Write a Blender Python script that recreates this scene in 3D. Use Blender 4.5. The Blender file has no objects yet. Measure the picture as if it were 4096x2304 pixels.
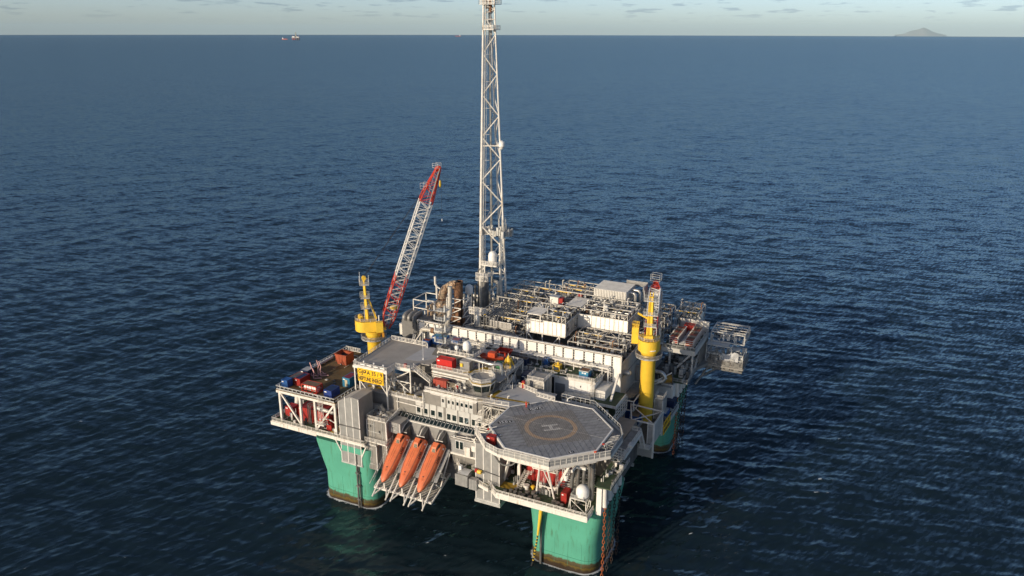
import bpy, bmesh, math, random
import numpy as np
from mathutils import Vector, Matrix
R = math.radians
sc = bpy.context.scene
COL = sc.collection
rng = random.Random(7)
# ------------------------------------------------------------ camera
cam_d = bpy.data.cameras.new('camera'); cam = bpy.data.objects.new('camera', cam_d); COL.objects.link(cam)
cam_d.lens = 28.0; cam_d.sensor_width = 36.0; cam_d.clip_start = 1.0; cam_d.clip_end = 200000.0
cam.matrix_world = (Matrix.Translation((91.0, -191.0, 123.0)) @ Matrix.Rotation(R(25.8), 4, 'Z')
                    @ Matrix.Rotation(R(90 - 17.95), 4, 'X') @ Matrix.Rotation(R(0.11), 4, 'Z'))
sc.camera = cam
# ------------------------------------------------------------ sky and sun
SUN_AZ = 247.6          # degrees from +X, where the sun stands
SUN_EL = 15.0
world = bpy.data.worlds.new('World'); sc.world = world; world.use_nodes = True
wn = world.node_tree.nodes; wl = world.node_tree.links
wn.clear()
w_out = wn.new('ShaderNodeOutputWorld'); w_bg = wn.new('ShaderNodeBackground')
sky = wn.new('ShaderNodeTexSky'); sky.sky_type = 'NISHITA'; sky.sun_disc = False
sky.sun_elevation = R(SUN_EL); sky.sun_rotation = R(90 - SUN_AZ)
sky.altitude = 0; sky.air_density = 0.5; sky.dust_density = 0.8; sky.ozone_density = 0.6
w_bg.inputs['Strength'].default_value = 0.137
# small flat dark clouds low over the horizon
tc = wn.new('ShaderNodeTexCoord'); sep = wn.new('ShaderNodeSeparateXYZ'); wl.new(tc.outputs['Generated'], sep.inputs[0])
mp = wn.new('ShaderNodeMapping'); mp.inputs['Scale'].default_value = (30, 30, 260); wl.new(tc.outputs['Generated'], mp.inputs['Vector'])
cn = wn.new('ShaderNodeTexNoise'); cn.inputs['Scale'].default_value = 1.0; cn.inputs['Detail'].default_value = 4.0
cn.inputs['Roughness'].default_value = 0.5; wl.new(mp.outputs[0], cn.inputs['Vector'])
cr = wn.new('ShaderNodeValToRGB'); cr.color_ramp.elements[0].position = 0.57; cr.color_ramp.elements[1].position = 0.66
wl.new(cn.outputs['Fac'], cr.inputs['Fac'])
lo = wn.new('ShaderNodeMapRange'); lo.inputs['From Min'].default_value = 0.008; lo.inputs['From Max'].default_value = 0.02
lo.inputs['To Min'].default_value = 0.0; lo.inputs['To Max'].default_value = 0.8; wl.new(sep.outputs['Z'], lo.inputs['Value'])
mm = wn.new('ShaderNodeMath'); mm.operation = 'MULTIPLY'; wl.new(cr.outputs['Color'], mm.inputs[0]); wl.new(lo.outputs[0], mm.inputs[1])
mix = wn.new('ShaderNodeMixRGB'); mix.blend_type = 'MULTIPLY'; mix.inputs['Color2'].default_value = (0.62, 0.66, 0.74, 1)
wl.new(mm.outputs[0], mix.inputs['Fac']); wl.new(sky.outputs[0], mix.inputs['Color1'])
wl.new(mix.outputs[0], w_bg.inputs['Color']); wl.new(w_bg.outputs[0], w_out.inputs['Surface'])
sun_d = bpy.data.lights.new('sun', 'SUN'); sun_d.energy = 3.9; sun_d.angle = R(0.5); sun_d.color = (1.0, 0.84, 0.63)
sun = bpy.data.objects.new('sun', sun_d); COL.objects.link(sun)
sdir = Vector((math.cos(R(SUN_AZ)) * math.cos(R(SUN_EL)), math.sin(R(SUN_AZ)) * math.cos(R(SUN_EL)), math.sin(R(SUN_EL))))
sun.rotation_euler = sdir.to_track_quat('Z', 'Y').to_euler()
vs = sc.view_settings; vs.view_transform = 'Standard'; vs.look = 'None'; vs.exposure = 0.06; vs.gamma = 1.0; vs.use_curve_mapping = False
sc.render.engine = 'CYCLES'

# ------------------------------------------------------------ materials
MATS = {}
def mat(name, col, rough=0.55, metal=0.0, var=0.12, dirt=None, amt=0.0, bump=0.0, scale=0.6, streak=True, spec=0.4, coat=0.0):
    """painted or bare surface with blotchy tone, rust or dirt in streaks, and fine relief"""
    if name in MATS: return MATS[name]
    m = bpy.data.materials.new(name); m.use_nodes = True; MATS[name] = m
    n = m.node_tree.nodes; l = m.node_tree.links; b = n['Principled BSDF']
    b.inputs['Roughness'].default_value = rough; b.inputs['Metallic'].default_value = metal
    b.inputs['Specular IOR Level'].default_value = spec; b.inputs['Coat Weight'].default_value = coat
    g = n.new('ShaderNodeNewGeometry')
    nz = n.new('ShaderNodeTexNoise'); nz.inputs['Scale'].default_value = scale; nz.inputs['Detail'].default_value = 5
    l.new(g.outputs['Position'], nz.inputs['Vector'])
    r1 = n.new('ShaderNodeMapRange'); r1.inputs['From Min'].default_value = 0.3; r1.inputs['From Max'].default_value = 0.7
    r1.inputs['To Min'].default_value = 1 - var; r1.inputs['To Max'].default_value = 1 + var; l.new(nz.outputs['Fac'], r1.inputs['Value'])
    mx = n.new('ShaderNodeMixRGB'); mx.blend_type = 'MULTIPLY'; mx.inputs['Fac'].default_value = 1.0
    mx.inputs['Color1'].default_value = (*col, 1); l.new(r1.outputs[0], mx.inputs['Color2'])
    out = mx.outputs[0]
    if dirt:
        mpn = n.new('ShaderNodeMapping'); mpn.inputs['Scale'].default_value = (1.7, 1.7, 0.16 if streak else 1.7)
        l.new(g.outputs['Position'], mpn.inputs['Vector'])
        n2 = n.new('ShaderNodeTexNoise'); n2.inputs['Scale'].default_value = 1.0; n2.inputs['Detail'].default_value = 7; n2.inputs['Roughness'].default_value = 0.65
        l.new(mpn.outputs[0], n2.inputs['Vector'])
        r2 = n.new('ShaderNodeMapRange'); r2.inputs['From Min'].default_value = 0.66 - 0.3 * amt; r2.inputs['From Max'].default_value = 0.80 - 0.2 * amt
        l.new(n2.outputs['Fac'], r2.inputs['Value'])
        m2 = n.new('ShaderNodeMixRGB'); l.new(r2.outputs[0], m2.inputs['Fac']); l.new(out, m2.inputs['Color1'])
        m2.inputs['Color2'].default_value = (*dirt, 1); out = m2.outputs[0]
    l.new(out, b.inputs['Base Color'])
    if bump:
        n3 = n.new('ShaderNodeTexNoise'); n3.inputs['Scale'].default_value = 4.0; n3.inputs['Detail'].default_value = 3
        l.new(g.outputs['Position'], n3.inputs['Vector'])
        bp = n.new('ShaderNodeBump'); bp.inputs['Strength'].default_value = bump; bp.inputs['Distance'].default_value = 0.05
        l.new(n3.outputs['Fac'], bp.inputs['Height']); l.new(bp.outputs[0], b.inputs['Normal'])
    return m
def ribs(name, col, pitch, depth=0.5, axis='XY', **k):
    """corrugated sheet: mat() plus a fine ribbed relief"""
    if name in MATS: return MATS[name]
    m = mat(name, col, **k); n = m.node_tree.nodes; l = m.node_tree.links; b = n['Principled BSDF']
    g = n.new('ShaderNodeNewGeometry'); s = n.new('ShaderNodeSeparateXYZ'); l.new(g.outputs['Position'], s.inputs[0])
    if axis == 'XY':
        a = n.new('ShaderNodeMath'); a.operation = 'ADD'; l.new(s.outputs['X'], a.inputs[0]); l.new(s.outputs['Y'], a.inputs[1]); v = a.outputs[0]
    else: v = s.outputs[axis]
    mu = n.new('ShaderNodeMath'); mu.operation = 'MULTIPLY'; mu.inputs[1].default_value = 2 * math.pi / pitch; l.new(v, mu.inputs[0])
    si = n.new('ShaderNodeMath'); si.operation = 'SINE'; l.new(mu.outputs[0], si.inputs[0])
    bp = n.new('ShaderNodeBump'); bp.inputs['Strength'].default_value = depth; bp.inputs['Distance'].default_value = pitch * 0.25
    l.new(si.outputs[0], bp.inputs['Height']); l.new(bp.outputs[0], b.inputs['Normal'])
    return m
RUST = (0.16, 0.055, 0.018); GRIME = (0.10, 0.085, 0.065)
W = mat('white_paint', (0.71, 0.68, 0.62), 0.5, dirt=(0.36, 0.26, 0.16), amt=0.32, var=0.10)
WB = mat('clean_white', (0.82, 0.81, 0.78), 0.4, var=0.04)
WP = mat('white_panel', (0.76, 0.74, 0.69), 0.5, dirt=(0.38, 0.26, 0.15), amt=0.12, var=0.06)
GA = mat('galvanised_steel', (0.50, 0.50, 0.48), 0.5, 0.25, var=0.2, dirt=RUST, amt=0.12)
GD = mat('dark_steel', (0.13, 0.13, 0.125), 0.6, 0.2, var=0.3, dirt=RUST, amt=0.25)
BK = mat('black_rubber', (0.02, 0.02, 0.022), 0.7)
ST = mat('cladding_steel', (0.55, 0.54, 0.51), 0.38, 0.75, var=0.15, dirt=GRIME, amt=0.15)
SL = ribs('louvre_steel', (0.47, 0.45, 0.41), 0.42, 0.6, 'Z', rough=0.5, metal=0.2, dirt=GRIME, amt=0.3)
CO = ribs('corrugated_grey', (0.30, 0.285, 0.26), 0.36, 0.35, 'XY', rough=0.5, metal=0.3, dirt=GRIME, amt=0.25)
CL = ribs('corrugated_light', (0.41, 0.405, 0.39), 0.36, 0.35, 'XY', rough=0.42, metal=0.45, dirt=GRIME, amt=0.12)
YE = mat('crane_yellow', (0.80, 0.52, 0.05), 0.42, var=0.06, dirt=(0.30, 0.16, 0.03), amt=0.10)
YL = mat('yellow_line', (0.42, 0.27, 0.03), 0.7, var=0.2, dirt=GRIME, amt=0.4, streak=False)
RE = mat('crane_red', (0.55, 0.045, 0.018), 0.5, var=0.12)
RC = mat('container_red', (0.36, 0.028, 0.022), 0.5, var=0.15, dirt=(0.20, 0.04, 0.03), amt=0.25)
RO = mat('rusty_orange', (0.36, 0.075, 0.03), 0.65, var=0.25, dirt=RUST, amt=0.4)
BL = mat('container_blue', (0.020, 0.095, 0.30), 0.5, var=0.18, dirt=(0.10, 0.10, 0.12), amt=0.22)
BN = mat('container_navy', (0.012, 0.028, 0.085), 0.5, var=0.2, dirt=(0.06, 0.06, 0.07), amt=0.25)
TQ = mat('container_turquoise', (0.03, 0.20, 0.34), 0.5, var=0.12, dirt=(0.12, 0.10, 0.08), amt=0.15)
OR = mat('lifeboat_orange', (0.62, 0.155, 0.06), 0.5, var=0.10, dirt=(0.72, 0.30, 0.12), amt=0.28, coat=0.1)  # pale streaks: worn paint, plus light on the boats put into the colour
GN = mat('green_deck', (0.050, 0.082, 0.042), 0.8, var=0.3, dirt=(0.10, 0.085, 0.05), amt=0.5, streak=False, scale=0.3)
BR = mat('rusty_brown_deck', (0.155, 0.098, 0.040), 0.8, var=0.3, dirt=(0.10, 0.095, 0.05), amt=0.55, streak=False, scale=0.22)
GR = mat('grey_roof', (0.36, 0.34, 0.31), 0.8, var=0.10, dirt=(0.26, 0.24, 0.21), amt=0.3, streak=False, scale=0.25)
GP = mat('pale_roof_patch', (0.42, 0.425, 0.43), 0.75, var=0.06)
GT = mat('grating', (0.24, 0.235, 0.22), 0.7, 0.2, var=0.25)
RS = mat('rusted_steel', (0.19, 0.095, 0.050), 0.8, 0.05, var=0.4, dirt=(0.34, 0.24, 0.15), amt=0.35, scale=0.9)
EX = mat('scorched_duct', (0.47, 0.35, 0.23), 0.65, 0.1, var=0.4, dirt=(0.20, 0.075, 0.025), amt=0.5, scale=0.8)
PK = mat('pink_primer', (0.55, 0.30, 0.28), 0.6, var=0.15)
SG = mat('sign_yellow', (0.86, 0.50, 0.012), 0.45, var=0.03)
GS = mat('window_glass', (0.012, 0.022, 0.022), 0.06, 0.0, var=0.3, spec=0.8)
TOB = mat('tarpaulin', (0.44, 0.45, 0.46), 0.6, var=0.15, bump=0.6)
FP = mat('frame_paint', (0.48, 0.46, 0.415), 0.5, var=0.2, dirt=(0.27, 0.20, 0.13), amt=0.42)
GB = mat('green_paint', (0.05, 0.20, 0.09), 0.5)

# ------------------------------------------------------------ mesh helpers
class MB:
    def __init__(s): s.v = []; s.f = []
    def add(s, vs, fs):
        o = len(s.v); s.v += [tuple(p) for p in vs]; s.f += [tuple(i + o for i in f) for f in fs]; return s
    def box(s, x0, x1, y0, y1, z0, z1):
        return s.add([(x0, y0, z0), (x1, y0, z0), (x1, y1, z0), (x0, y1, z0), (x0, y0, z1), (x1, y0, z1), (x1, y1, z1), (x0, y1, z1)],
                     [(0, 3, 2, 1), (4, 5, 6, 7), (0, 1, 5, 4), (1, 2, 6, 5), (2, 3, 7, 6), (3, 0, 4, 7)])
    def bar(s, p, q, w, h=None):
        p = Vector(p); q = Vector(q); h = h or w; d = (q - p)
        if d.length < 1e-6: return s
        d.normalize(); a = d.cross(Vector((0, 0, 1)))
        if a.length < 1e-3: a = Vector((1, 0, 0))
        a.normalize(); b = a.cross(d); a *= w / 2; b *= h / 2
        return s.add([p - a - b, p + a - b, p + a + b, p - a + b, q - a - b, q + a - b, q + a + b, q - a + b],
                     [(0, 1, 2, 3), (7, 6, 5, 4), (0, 4, 5, 1), (1, 5, 6, 2), (2, 6, 7, 3), (3, 7, 4, 0)])
    def tube(s, p, q, r, n=6, r2=None, cap=True):
        return s.path([p, q], r, n, r2=r2, cap=cap)
    def path(s, pts, r, n=6, bend=0.0, r2=None, cap=True, seg=4):
        P = [Vector(p) for p in pts]
        if bend > 0 and len(P) > 2:
            Q = [P[0]]
            for i in range(1, len(P) - 1):
                a, b, c = P[i - 1], P[i], P[i + 1]; u = (a - b); w = (c - b); t = min(bend, u.length * 0.49, w.length * 0.49)
                u.normalize(); w.normalize(); A = b + u * t; B = b + w * t
                for k in range(seg + 1):
                    e = k / seg; Q.append(A * (1 - e) ** 2 + b * 2 * e * (1 - e) + B * e * e)
            Q.append(P[-1]); P = Q
        vs = []; ref = None; N = len(P)
        for i, p in enumerate(P):
            d = (P[min(i + 1, N - 1)] - P[max(i - 1, 0)])
            if d.length < 1e-9: d = Vector((0, 0, 1))
            d.normalize()
            if ref is None:
                ref = d.cross(Vector((0, 0, 1)))
                if ref.length < 1e-3: ref = Vector((1, 0, 0))
            a = (ref - d * ref.dot(d)); a.normalize(); ref = a; b = d.cross(a)
            rr = r if r2 is None else r + (r2 - r) * i / (N - 1)
            for k in range(n):
                t = 2 * math.pi * (k + 0.5) / n; vs.append(p + a * (math.cos(t) * rr) + b * (math.sin(t) * rr))
        fs = [(i * n + k, i * n + (k + 1) % n, (i + 1) * n + (k + 1) % n, (i + 1) * n + k) for i in range(N - 1) for k in range(n)]
        if cap: fs += [tuple(reversed(range(n))), tuple(range((N - 1) * n, N * n))]
        return s.add(vs, fs)
    def lathe(s, prof, cx, cy, n=16, cap=True):
        vs = []; m = len(prof)
        for r, z in prof:
            for k in range(n):
                t = 2 * math.pi * k / n; vs.append((cx + r * math.cos(t), cy + r * math.sin(t), z))
        fs = [(i * n + k, i * n + (k + 1) % n, (i + 1) * n + (k + 1) % n, (i + 1) * n + k) for i in range(m - 1) for k in range(n)]
        if cap: fs += [tuple(reversed(range(n))), tuple(range((m - 1) * n, m * n))]
        return s.add(vs, fs)
    def prism(s, poly, z0, z1):
        n = len(poly)
        return s.add([(x, y, z0) for x, y in poly] + [(x, y, z1) for x, y in poly],
                     [tuple(reversed(range(n))), tuple(range(n, 2 * n))] + [(k, (k + 1) % n, n + (k + 1) % n, n + k) for k in range(n)])
    def quad(s, a, b, c, d): return s.add([a, b, c, d], [(0, 1, 2, 3)])
    def slab(s, corners, t):
        """quad (counter-clockwise seen from outside) with thickness t behind it"""
        a, b, c, d = [Vector(p) for p in corners]; nrm = (b - a).cross(d - a).normalized() * t
        return s.add([a, b, c, d, a - nrm, b - nrm, c - nrm, d - nrm], [(0, 1, 2, 3), (7, 6, 5, 4), (0, 4, 5, 1), (1, 5, 6, 2), (2, 6, 7, 3), (3, 7, 4, 0)])
    def rail(s, pts, h=1.1, sp=1.7, r=0.045, levels=(0.4, 0.75, 1.0), toe=True):
        for a, b in zip(pts[:-1], pts[1:]):
            a = Vector(a); b = Vector(b); L = (b - a).length; k = max(1, round(L / sp))
            for i in range(k + 1):
                p = a.lerp(b, i / k); s.bar(p, p + Vector((0, 0, h)), r * 1.5)
            for t in levels: s.bar(a + Vector((0, 0, h * t)), b + Vector((0, 0, h * t)), r * 1.7)
            if toe: s.bar(a + Vector((0, 0, 0.1)), b + Vector((0, 0, 0.1)), r, 0.2)
        return s
    def stair(s, p, q, w=1.0, steps=9):
        p = Vector(p); q = Vector(q); d = (q - p); hd = Vector((d.x, d.y, 0)).normalized(); sd = Vector((-hd.y, hd.x, 0)) * (w / 2)
        for e in (-1, 1):
            s.bar(p + sd * e, q + sd * e, 0.08, 0.28)
            s.bar(p + sd * e + Vector((0, 0, 1)), q + sd * e + Vector((0, 0, 1)), 0.07)
            s.bar(p + sd * e + Vector((0, 0, .5)), q + sd * e + Vector((0, 0, .5)), 0.06)
            for i in range(4):
                c = p.lerp(q, i / 3) + sd * e; s.bar(c, c + Vector((0, 0, 1)), 0.06)
        for i in range(steps + 1):
            c = p.lerp(q, i / steps); s.bar(c - sd, c + sd, 0.3, 0.05)
        return s
    def ladder(s, p, q, side=(1, 0, 0), w=0.5):
        p = Vector(p); q = Vector(q); sd = Vector(side) * (w / 2)
        s.bar(p - sd, q - sd, 0.07); s.bar(p + sd, q + sd, 0.07); k = max(2, int((q - p).length / 0.4))
        for i in range(k):
            c = p.lerp(q, (i + .5) / k); s.bar(c - sd, c + sd, 0.05)
        return s
    def frame(s, x0, x1, y0, y1, z0, z1, w, mids=()):
        for x in (x0, x1):
            for y in (y0, y1): s.bar((x, y, z0), (x, y, z1), w)
        for z in (z0, z1) + tuple(mids):
            for y in (y0, y1): s.bar((x0, y, z), (x1, y, z), w)
            for x in (x0, x1): s.bar((x, y0, z), (x, y1, z), w)
        return s
def mesh_of(mb, m, smooth=False):
    me = bpy.data.meshes.new('m'); me.from_pydata(mb.v, [], mb.f)
    if smooth:
        me.polygons.foreach_set('use_smooth', [True] * len(me.polygons)); me.set_sharp_from_angle(angle=R(40))
    for x in (m if isinstance(m, (list, tuple)) else [m]): me.materials.append(x)
    me.update(); return me
def obj(name, mb, m, parent=None, smooth=False):
    me = mb if isinstance(mb, bpy.types.Mesh) else mesh_of(mb, m, smooth)
    o = bpy.data.objects.new(name, me); COL.objects.link(o)
    if parent is not None:
        o.parent = parent; o.matrix_parent_inverse = parent.matrix_basis.inverted()
    return o
def tag(o, label, cat, group=None):
    o['label'] = label; o['category'] = cat
    if group: o['group'] = group
    return o
def thing(name, loc, label, cat, group=None):
    o = bpy.data.objects.new(name, None); COL.objects.link(o); o.location = loc; o.empty_display_size = 0.5
    return tag(o, label, cat, group)
def struct(o, kind='structure'): o['kind'] = kind; return o
def place(o, loc, rz=0): o.location = loc; o.rotation_euler = (0, 0, rz); return o
def copy_tree(o, parent=None):
    c = o.copy(); COL.objects.link(c); c.parent = parent
    for ch in o.children: copy_tree(ch, c)
    return c
def text_mb(txt, size, depth=0.0, bold=0.0):
    cu = bpy.data.curves.new('t', 'FONT'); cu.body = txt; cu.size = size; cu.align_x = 'CENTER'; cu.align_y = 'CENTER'; cu.extrude = depth; cu.offset = bold
    to = bpy.data.objects.new('t', cu); COL.objects.link(to)
    dg = bpy.context.evaluated_depsgraph_get(); me = bpy.data.meshes.new_from_object(to.evaluated_get(dg))
    bpy.data.objects.remove(to); bpy.data.curves.remove(cu); return me
def text(name, txt, size, m, M, parent, bold=0.0, depth=0.005, sx=1.0, fit=None):
    me = text_mb(txt, size, depth, bold)
    if fit:
        xs_ = [v.co.x for v in me.vertices]; sx = fit / (max(xs_) - min(xs_)); me.transform(Matrix.Translation((-(max(xs_) + min(xs_)) / 2, 0, 0)))
    me.transform(M @ Matrix.Diagonal((sx, 1, 1, 1))); me.materials.clear(); me.materials.append(m)
    return obj(name, me, m, parent)
# ------------------------------------------------------------ sea
WDIR = R(25.8 + 90 + 14)  # the waves run this way
RE_EARTH = 7.43e6        # earth radius with refraction
def sea_sheet():
    cx, cy, ch = 91.0, -191.0, 123.0
    f = 800.0
    # rings: about one picture row apart seen from 120 m up, out to the horizon
    rad = [40.0]; 
    while rad[-1] < 43500:
        r = rad[-1]; rad.append(r + max(0.45, min(r * r / (ch * f) * 0.92, 350.0)))
    rad = np.array(rad)
    hd = R(90 + 25.8)
    fine = np.arange(-R(40), R(40), 0.00128); coarse = np.linspace(R(40), 2 * math.pi - R(40), 120, endpoint=False)
    ang = hd + np.concatenate([fine, coarse]); nA = len(ang); nR = len(rad)
    A, Q = np.meshgrid(ang, rad)
    X = cx + Q * np.cos(A); Y = cy + Q * np.sin(A)
    d2 = X * X + Y * Y
    Z = -d2 / (2 * RE_EARTH)
    rs = np.random.RandomState(11)
    dx = np.zeros_like(X); dy = np.zeros_like(X); dz = np.zeros_like(X); J = np.ones_like(X)
    foot = np.maximum(Q * 0.00128, np.gradient(rad)[:, None] * np.ones_like(Q))     # grid step here
    main = WDIR                                                        # wind waves run away to the left
    side = (X - cx) * math.cos(R(25.8)) + (Y - cy) * math.sin(R(25.8))      # the two crossing seas trade places across the view
    wA = 0.95 - 0.2 * np.tanh(side / 220.0); wB = 0.95 + 0.2 * np.tanh(side / 220.0)
    lam = np.geomspace(1.8, 90.0, 110)
    for i, L in enumerate(lam):
        k = 2 * math.pi / L
        spread = 0.80 if L < 30 else 0.5
        sysA = rs.rand() < 0.5; th = main + (R(26) if sysA else R(-34)) + rs.normal(0, 0.30)
        a = 0.0088 * L ** 0.50 * (1.0 if L < 20 else (20 / L) ** 0.5) * rs.uniform(0.55, 1.25)
        ph = rs.uniform(0, 6.283)
        kx, ky = k * math.cos(th), k * math.sin(th)
        amp = a * np.clip((L / foot - 2.2) / 2.0, 0, 1) * (wA if sysA else wB)
        if amp.max() == 0: continue
        t = kx * X + ky * Y + ph
        s, c = np.sin(t), np.cos(t)
        dz += amp * c; dx -= amp * math.cos(th) * s; dy -= amp * math.sin(th) * s
        J -= amp * k * c
    # patches of stronger and weaker chop
    g = 0.85 + 0.22 * np.sin(X * 0.021 + Y * 0.013 + 1.0) * np.sin(Y * 0.017 - X * 0.009 + 2.0) * 0.6 + 0.07 * np.sin(X * 0.05 - Y * 0.043)
    X = X + dx * g; Y = Y + dy * g; Z = Z + dz * g
    co = np.stack([X, Y, Z], -1).reshape(-1, 3).astype(np.float32)
    i, j = np.meshgrid(np.arange(nR - 1), np.arange(nA), indexing='ij'); j2 = (j + 1) % nA
    quads = np.stack([i * nA + j, (i + 1) * nA + j, (i + 1) * nA + j2, i * nA + j2], -1).reshape(-1, 4)
    # centre patch inside the first ring
    me = bpy.data.meshes.new('sea'); nf = len(quads)
    me.vertices.add(len(co)); me.vertices.foreach_set('co', co.ravel())
    me.loops.add(nf * 4); me.loops.foreach_set('vertex_index', quads.ravel().astype(np.int32))
    me.polygons.add(nf); me.polygons.foreach_set('loop_start', np.arange(0, nf * 4, 4, dtype=np.int32))
    me.polygons.foreach_set('use_smooth', np.ones(nf, dtype=bool)); me.update(); me.validate()
    fo = me.attributes.new('crest', 'FLOAT', 'POINT')
    cr_ = np.clip((1 - J) * g * 2.0 - 0.30, -1, 1)
    for sx in (-31.2, 31.2):                       # wash where the sea meets the four columns
        for sy in (-31.5, 31.5):
            qx = np.abs(X - sx) - 5.2; qy = np.abs(Y - sy) - 5.2
            dd = np.hypot(np.maximum(qx, 0), np.maximum(qy, 0)) - 3.4
            cr_ = np.where(dd < 6, np.maximum(cr_, 0.85 * np.exp(-np.abs(dd) / 1.3) - 0.16), cr_)
    fo.data.foreach_set('value', cr_.ravel().astype(np.float32))
    return me
def sea_material():
    m = bpy.data.materials.new('sea_water'); m.use_nodes = True; n = m.node_tree.nodes; l = m.node_tree.links; b = n['Principled BSDF']
    b.inputs['Base Color'].default_value = (0.0095, 0.0205, 0.0275, 1); b.inputs['Roughness'].default_value = 0.12; b.inputs['IOR'].default_value = 1.333
    b.inputs['Specular IOR Level'].default_value = 0.5
    g = n.new('ShaderNodeNewGeometry')
    # slopes of the short waves, in world space: each layer tilts the surface by a coloured noise
    acc = None
    for (lx, ly, st, det, dr) in ((0.8, 3.2, 0.30, 3.0, 24), (2.6, 11.0, 0.27, 3.0, -28), (10.0, 44.0, 0.09, 2.5, 10), (140.0, 330.0, 0.018, 2.0, 0)):
        mp_ = n.new('ShaderNodeMapping'); mp_.vector_type = 'TEXTURE'; mp_.inputs['Rotation'].default_value = (0, 0, WDIR + R(dr)); mp_.inputs['Scale'].default_value = (lx, ly, lx)
        l.new(g.outputs['Position'], mp_.inputs['Vector'])
        nz = n.new('ShaderNodeTexNoise'); nz.inputs['Scale'].default_value = 1.0; nz.inputs['Detail'].default_value = det; nz.inputs['Roughness'].default_value = 0.55
        l.new(mp_.outputs[0], nz.inputs['Vector'])
        sb = n.new('ShaderNodeVectorMath'); sb.operation = 'SUBTRACT'; sb.inputs[1].default_value = (0.5, 0.5, 0.5); l.new(nz.outputs['Color'], sb.inputs[0])
        ml = n.new('ShaderNodeVectorMath'); ml.operation = 'MULTIPLY'; ml.inputs[1].default_value = (st * 2.0, st * 2.0, 0.0); l.new(sb.outputs[0], ml.inputs[0])
        if acc is None: acc = ml.outputs[0]
        else:
            ad = n.new('ShaderNodeVectorMath'); ad.operation = 'ADD'; l.new(acc, ad.inputs[0]); l.new(ml.outputs[0], ad.inputs[1]); acc = ad.outputs[0]
    an = n.new('ShaderNodeVectorMath'); an.operation = 'ADD'; l.new(g.outputs['Normal'], an.inputs[0]); l.new(acc, an.inputs[1])
    nn = n.new('ShaderNodeVectorMath'); nn.operation = 'NORMALIZE'; l.new(an.outputs[0], nn.inputs[0]); pass
    # whitecaps on the sharpest crests
    at = n.new('ShaderNodeAttribute'); at.attribute_name = 'crest'
    nz = n.new('ShaderNodeTexNoise'); nz.inputs['Scale'].default_value = 0.9; nz.inputs['Detail'].default_value = 8; nz.inputs['Roughness'].default_value = 0.75
    l.new(g.outputs['Position'], nz.inputs['Vector'])
    nl = n.new('ShaderNodeTexNoise'); nl.inputs['Scale'].default_value = 0.035; nl.inputs['Detail'].default_value = 2; l.new(g.outputs['Position'], nl.inputs['Vector'])
    a1 = n.new('ShaderNodeMath'); a1.operation = 'MULTIPLY_ADD'; a1.inputs[1].default_value = 1.1; l.new(nz.outputs['Fac'], a1.inputs[0]); l.new(at.outputs['Fac'], a1.inputs[2])
    a2 = n.new('ShaderNodeMath'); a2.operation = 'MULTIPLY_ADD'; a2.inputs[1].default_value = 0.25; l.new(nl.outputs['Fac'], a2.inputs[0]); l.new(a1.outputs[0], a2.inputs[2])
    mr = n.new('ShaderNodeMapRange'); mr.inputs['From Min'].default_value = FOAM0; mr.inputs['From Max'].default_value = FOAM0 + 0.12; l.new(a2.outputs[0], mr.inputs['Value'])
    df = n.new('ShaderNodeBsdfDiffuse'); df.inputs['Color'].default_value = (0.62, 0.66, 0.68, 1)
    # mean reflectance of a wavy sea levels off towards grazing view: body colour below, mirror above
    bd = n.new('ShaderNodeBsdfDiffuse'); l.new(b.inputs['Base Color'].links[0].from_socket, bd.inputs['Color']) if b.inputs['Base Color'].links else None
    bd.inputs['Color'].default_value = b.inputs['Base Color'].default_value
    gl = n.new('ShaderNodeBsdfGlossy'); gl.inputs['Roughness'].default_value = 0.17; gl.inputs['Color'].default_value = (0.70, 0.88, 1.0, 1)
    fz = n.new('ShaderNodeFresnel'); fz.inputs['IOR'].default_value = 1.333
    for q_ in (gl, fz): l.new(nn.outputs[0], q_.inputs['Normal'])
    cl_ = n.new('ShaderNodeMath'); cl_.operation = 'MINIMUM'; cl_.inputs[1].default_value = 0.345; l.new(fz.outputs[0], cl_.inputs[0])
    wat = n.new('ShaderNodeMixShader'); l.new(cl_.outputs[0], wat.inputs['Fac']); l.new(bd.outputs[0], wat.inputs[1]); l.new(gl.outputs[0], wat.inputs[2])
    ms = n.new('ShaderNodeMixShader'); l.new(mr.outputs[0], ms.inputs['Fac']); l.new(wat.outputs[0], ms.inputs[1]); l.new(df.outputs[0], ms.inputs[2])
    l.new(ms.outputs[0], n['Material Output'].inputs['Surface'])
    return m
FOAM0 = 1.05
sea_me = sea_sheet(); sea_me.materials.append(sea_material())
sea = bpy.data.objects.new('sea', sea_me); COL.objects.link(sea); struct(sea)
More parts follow.
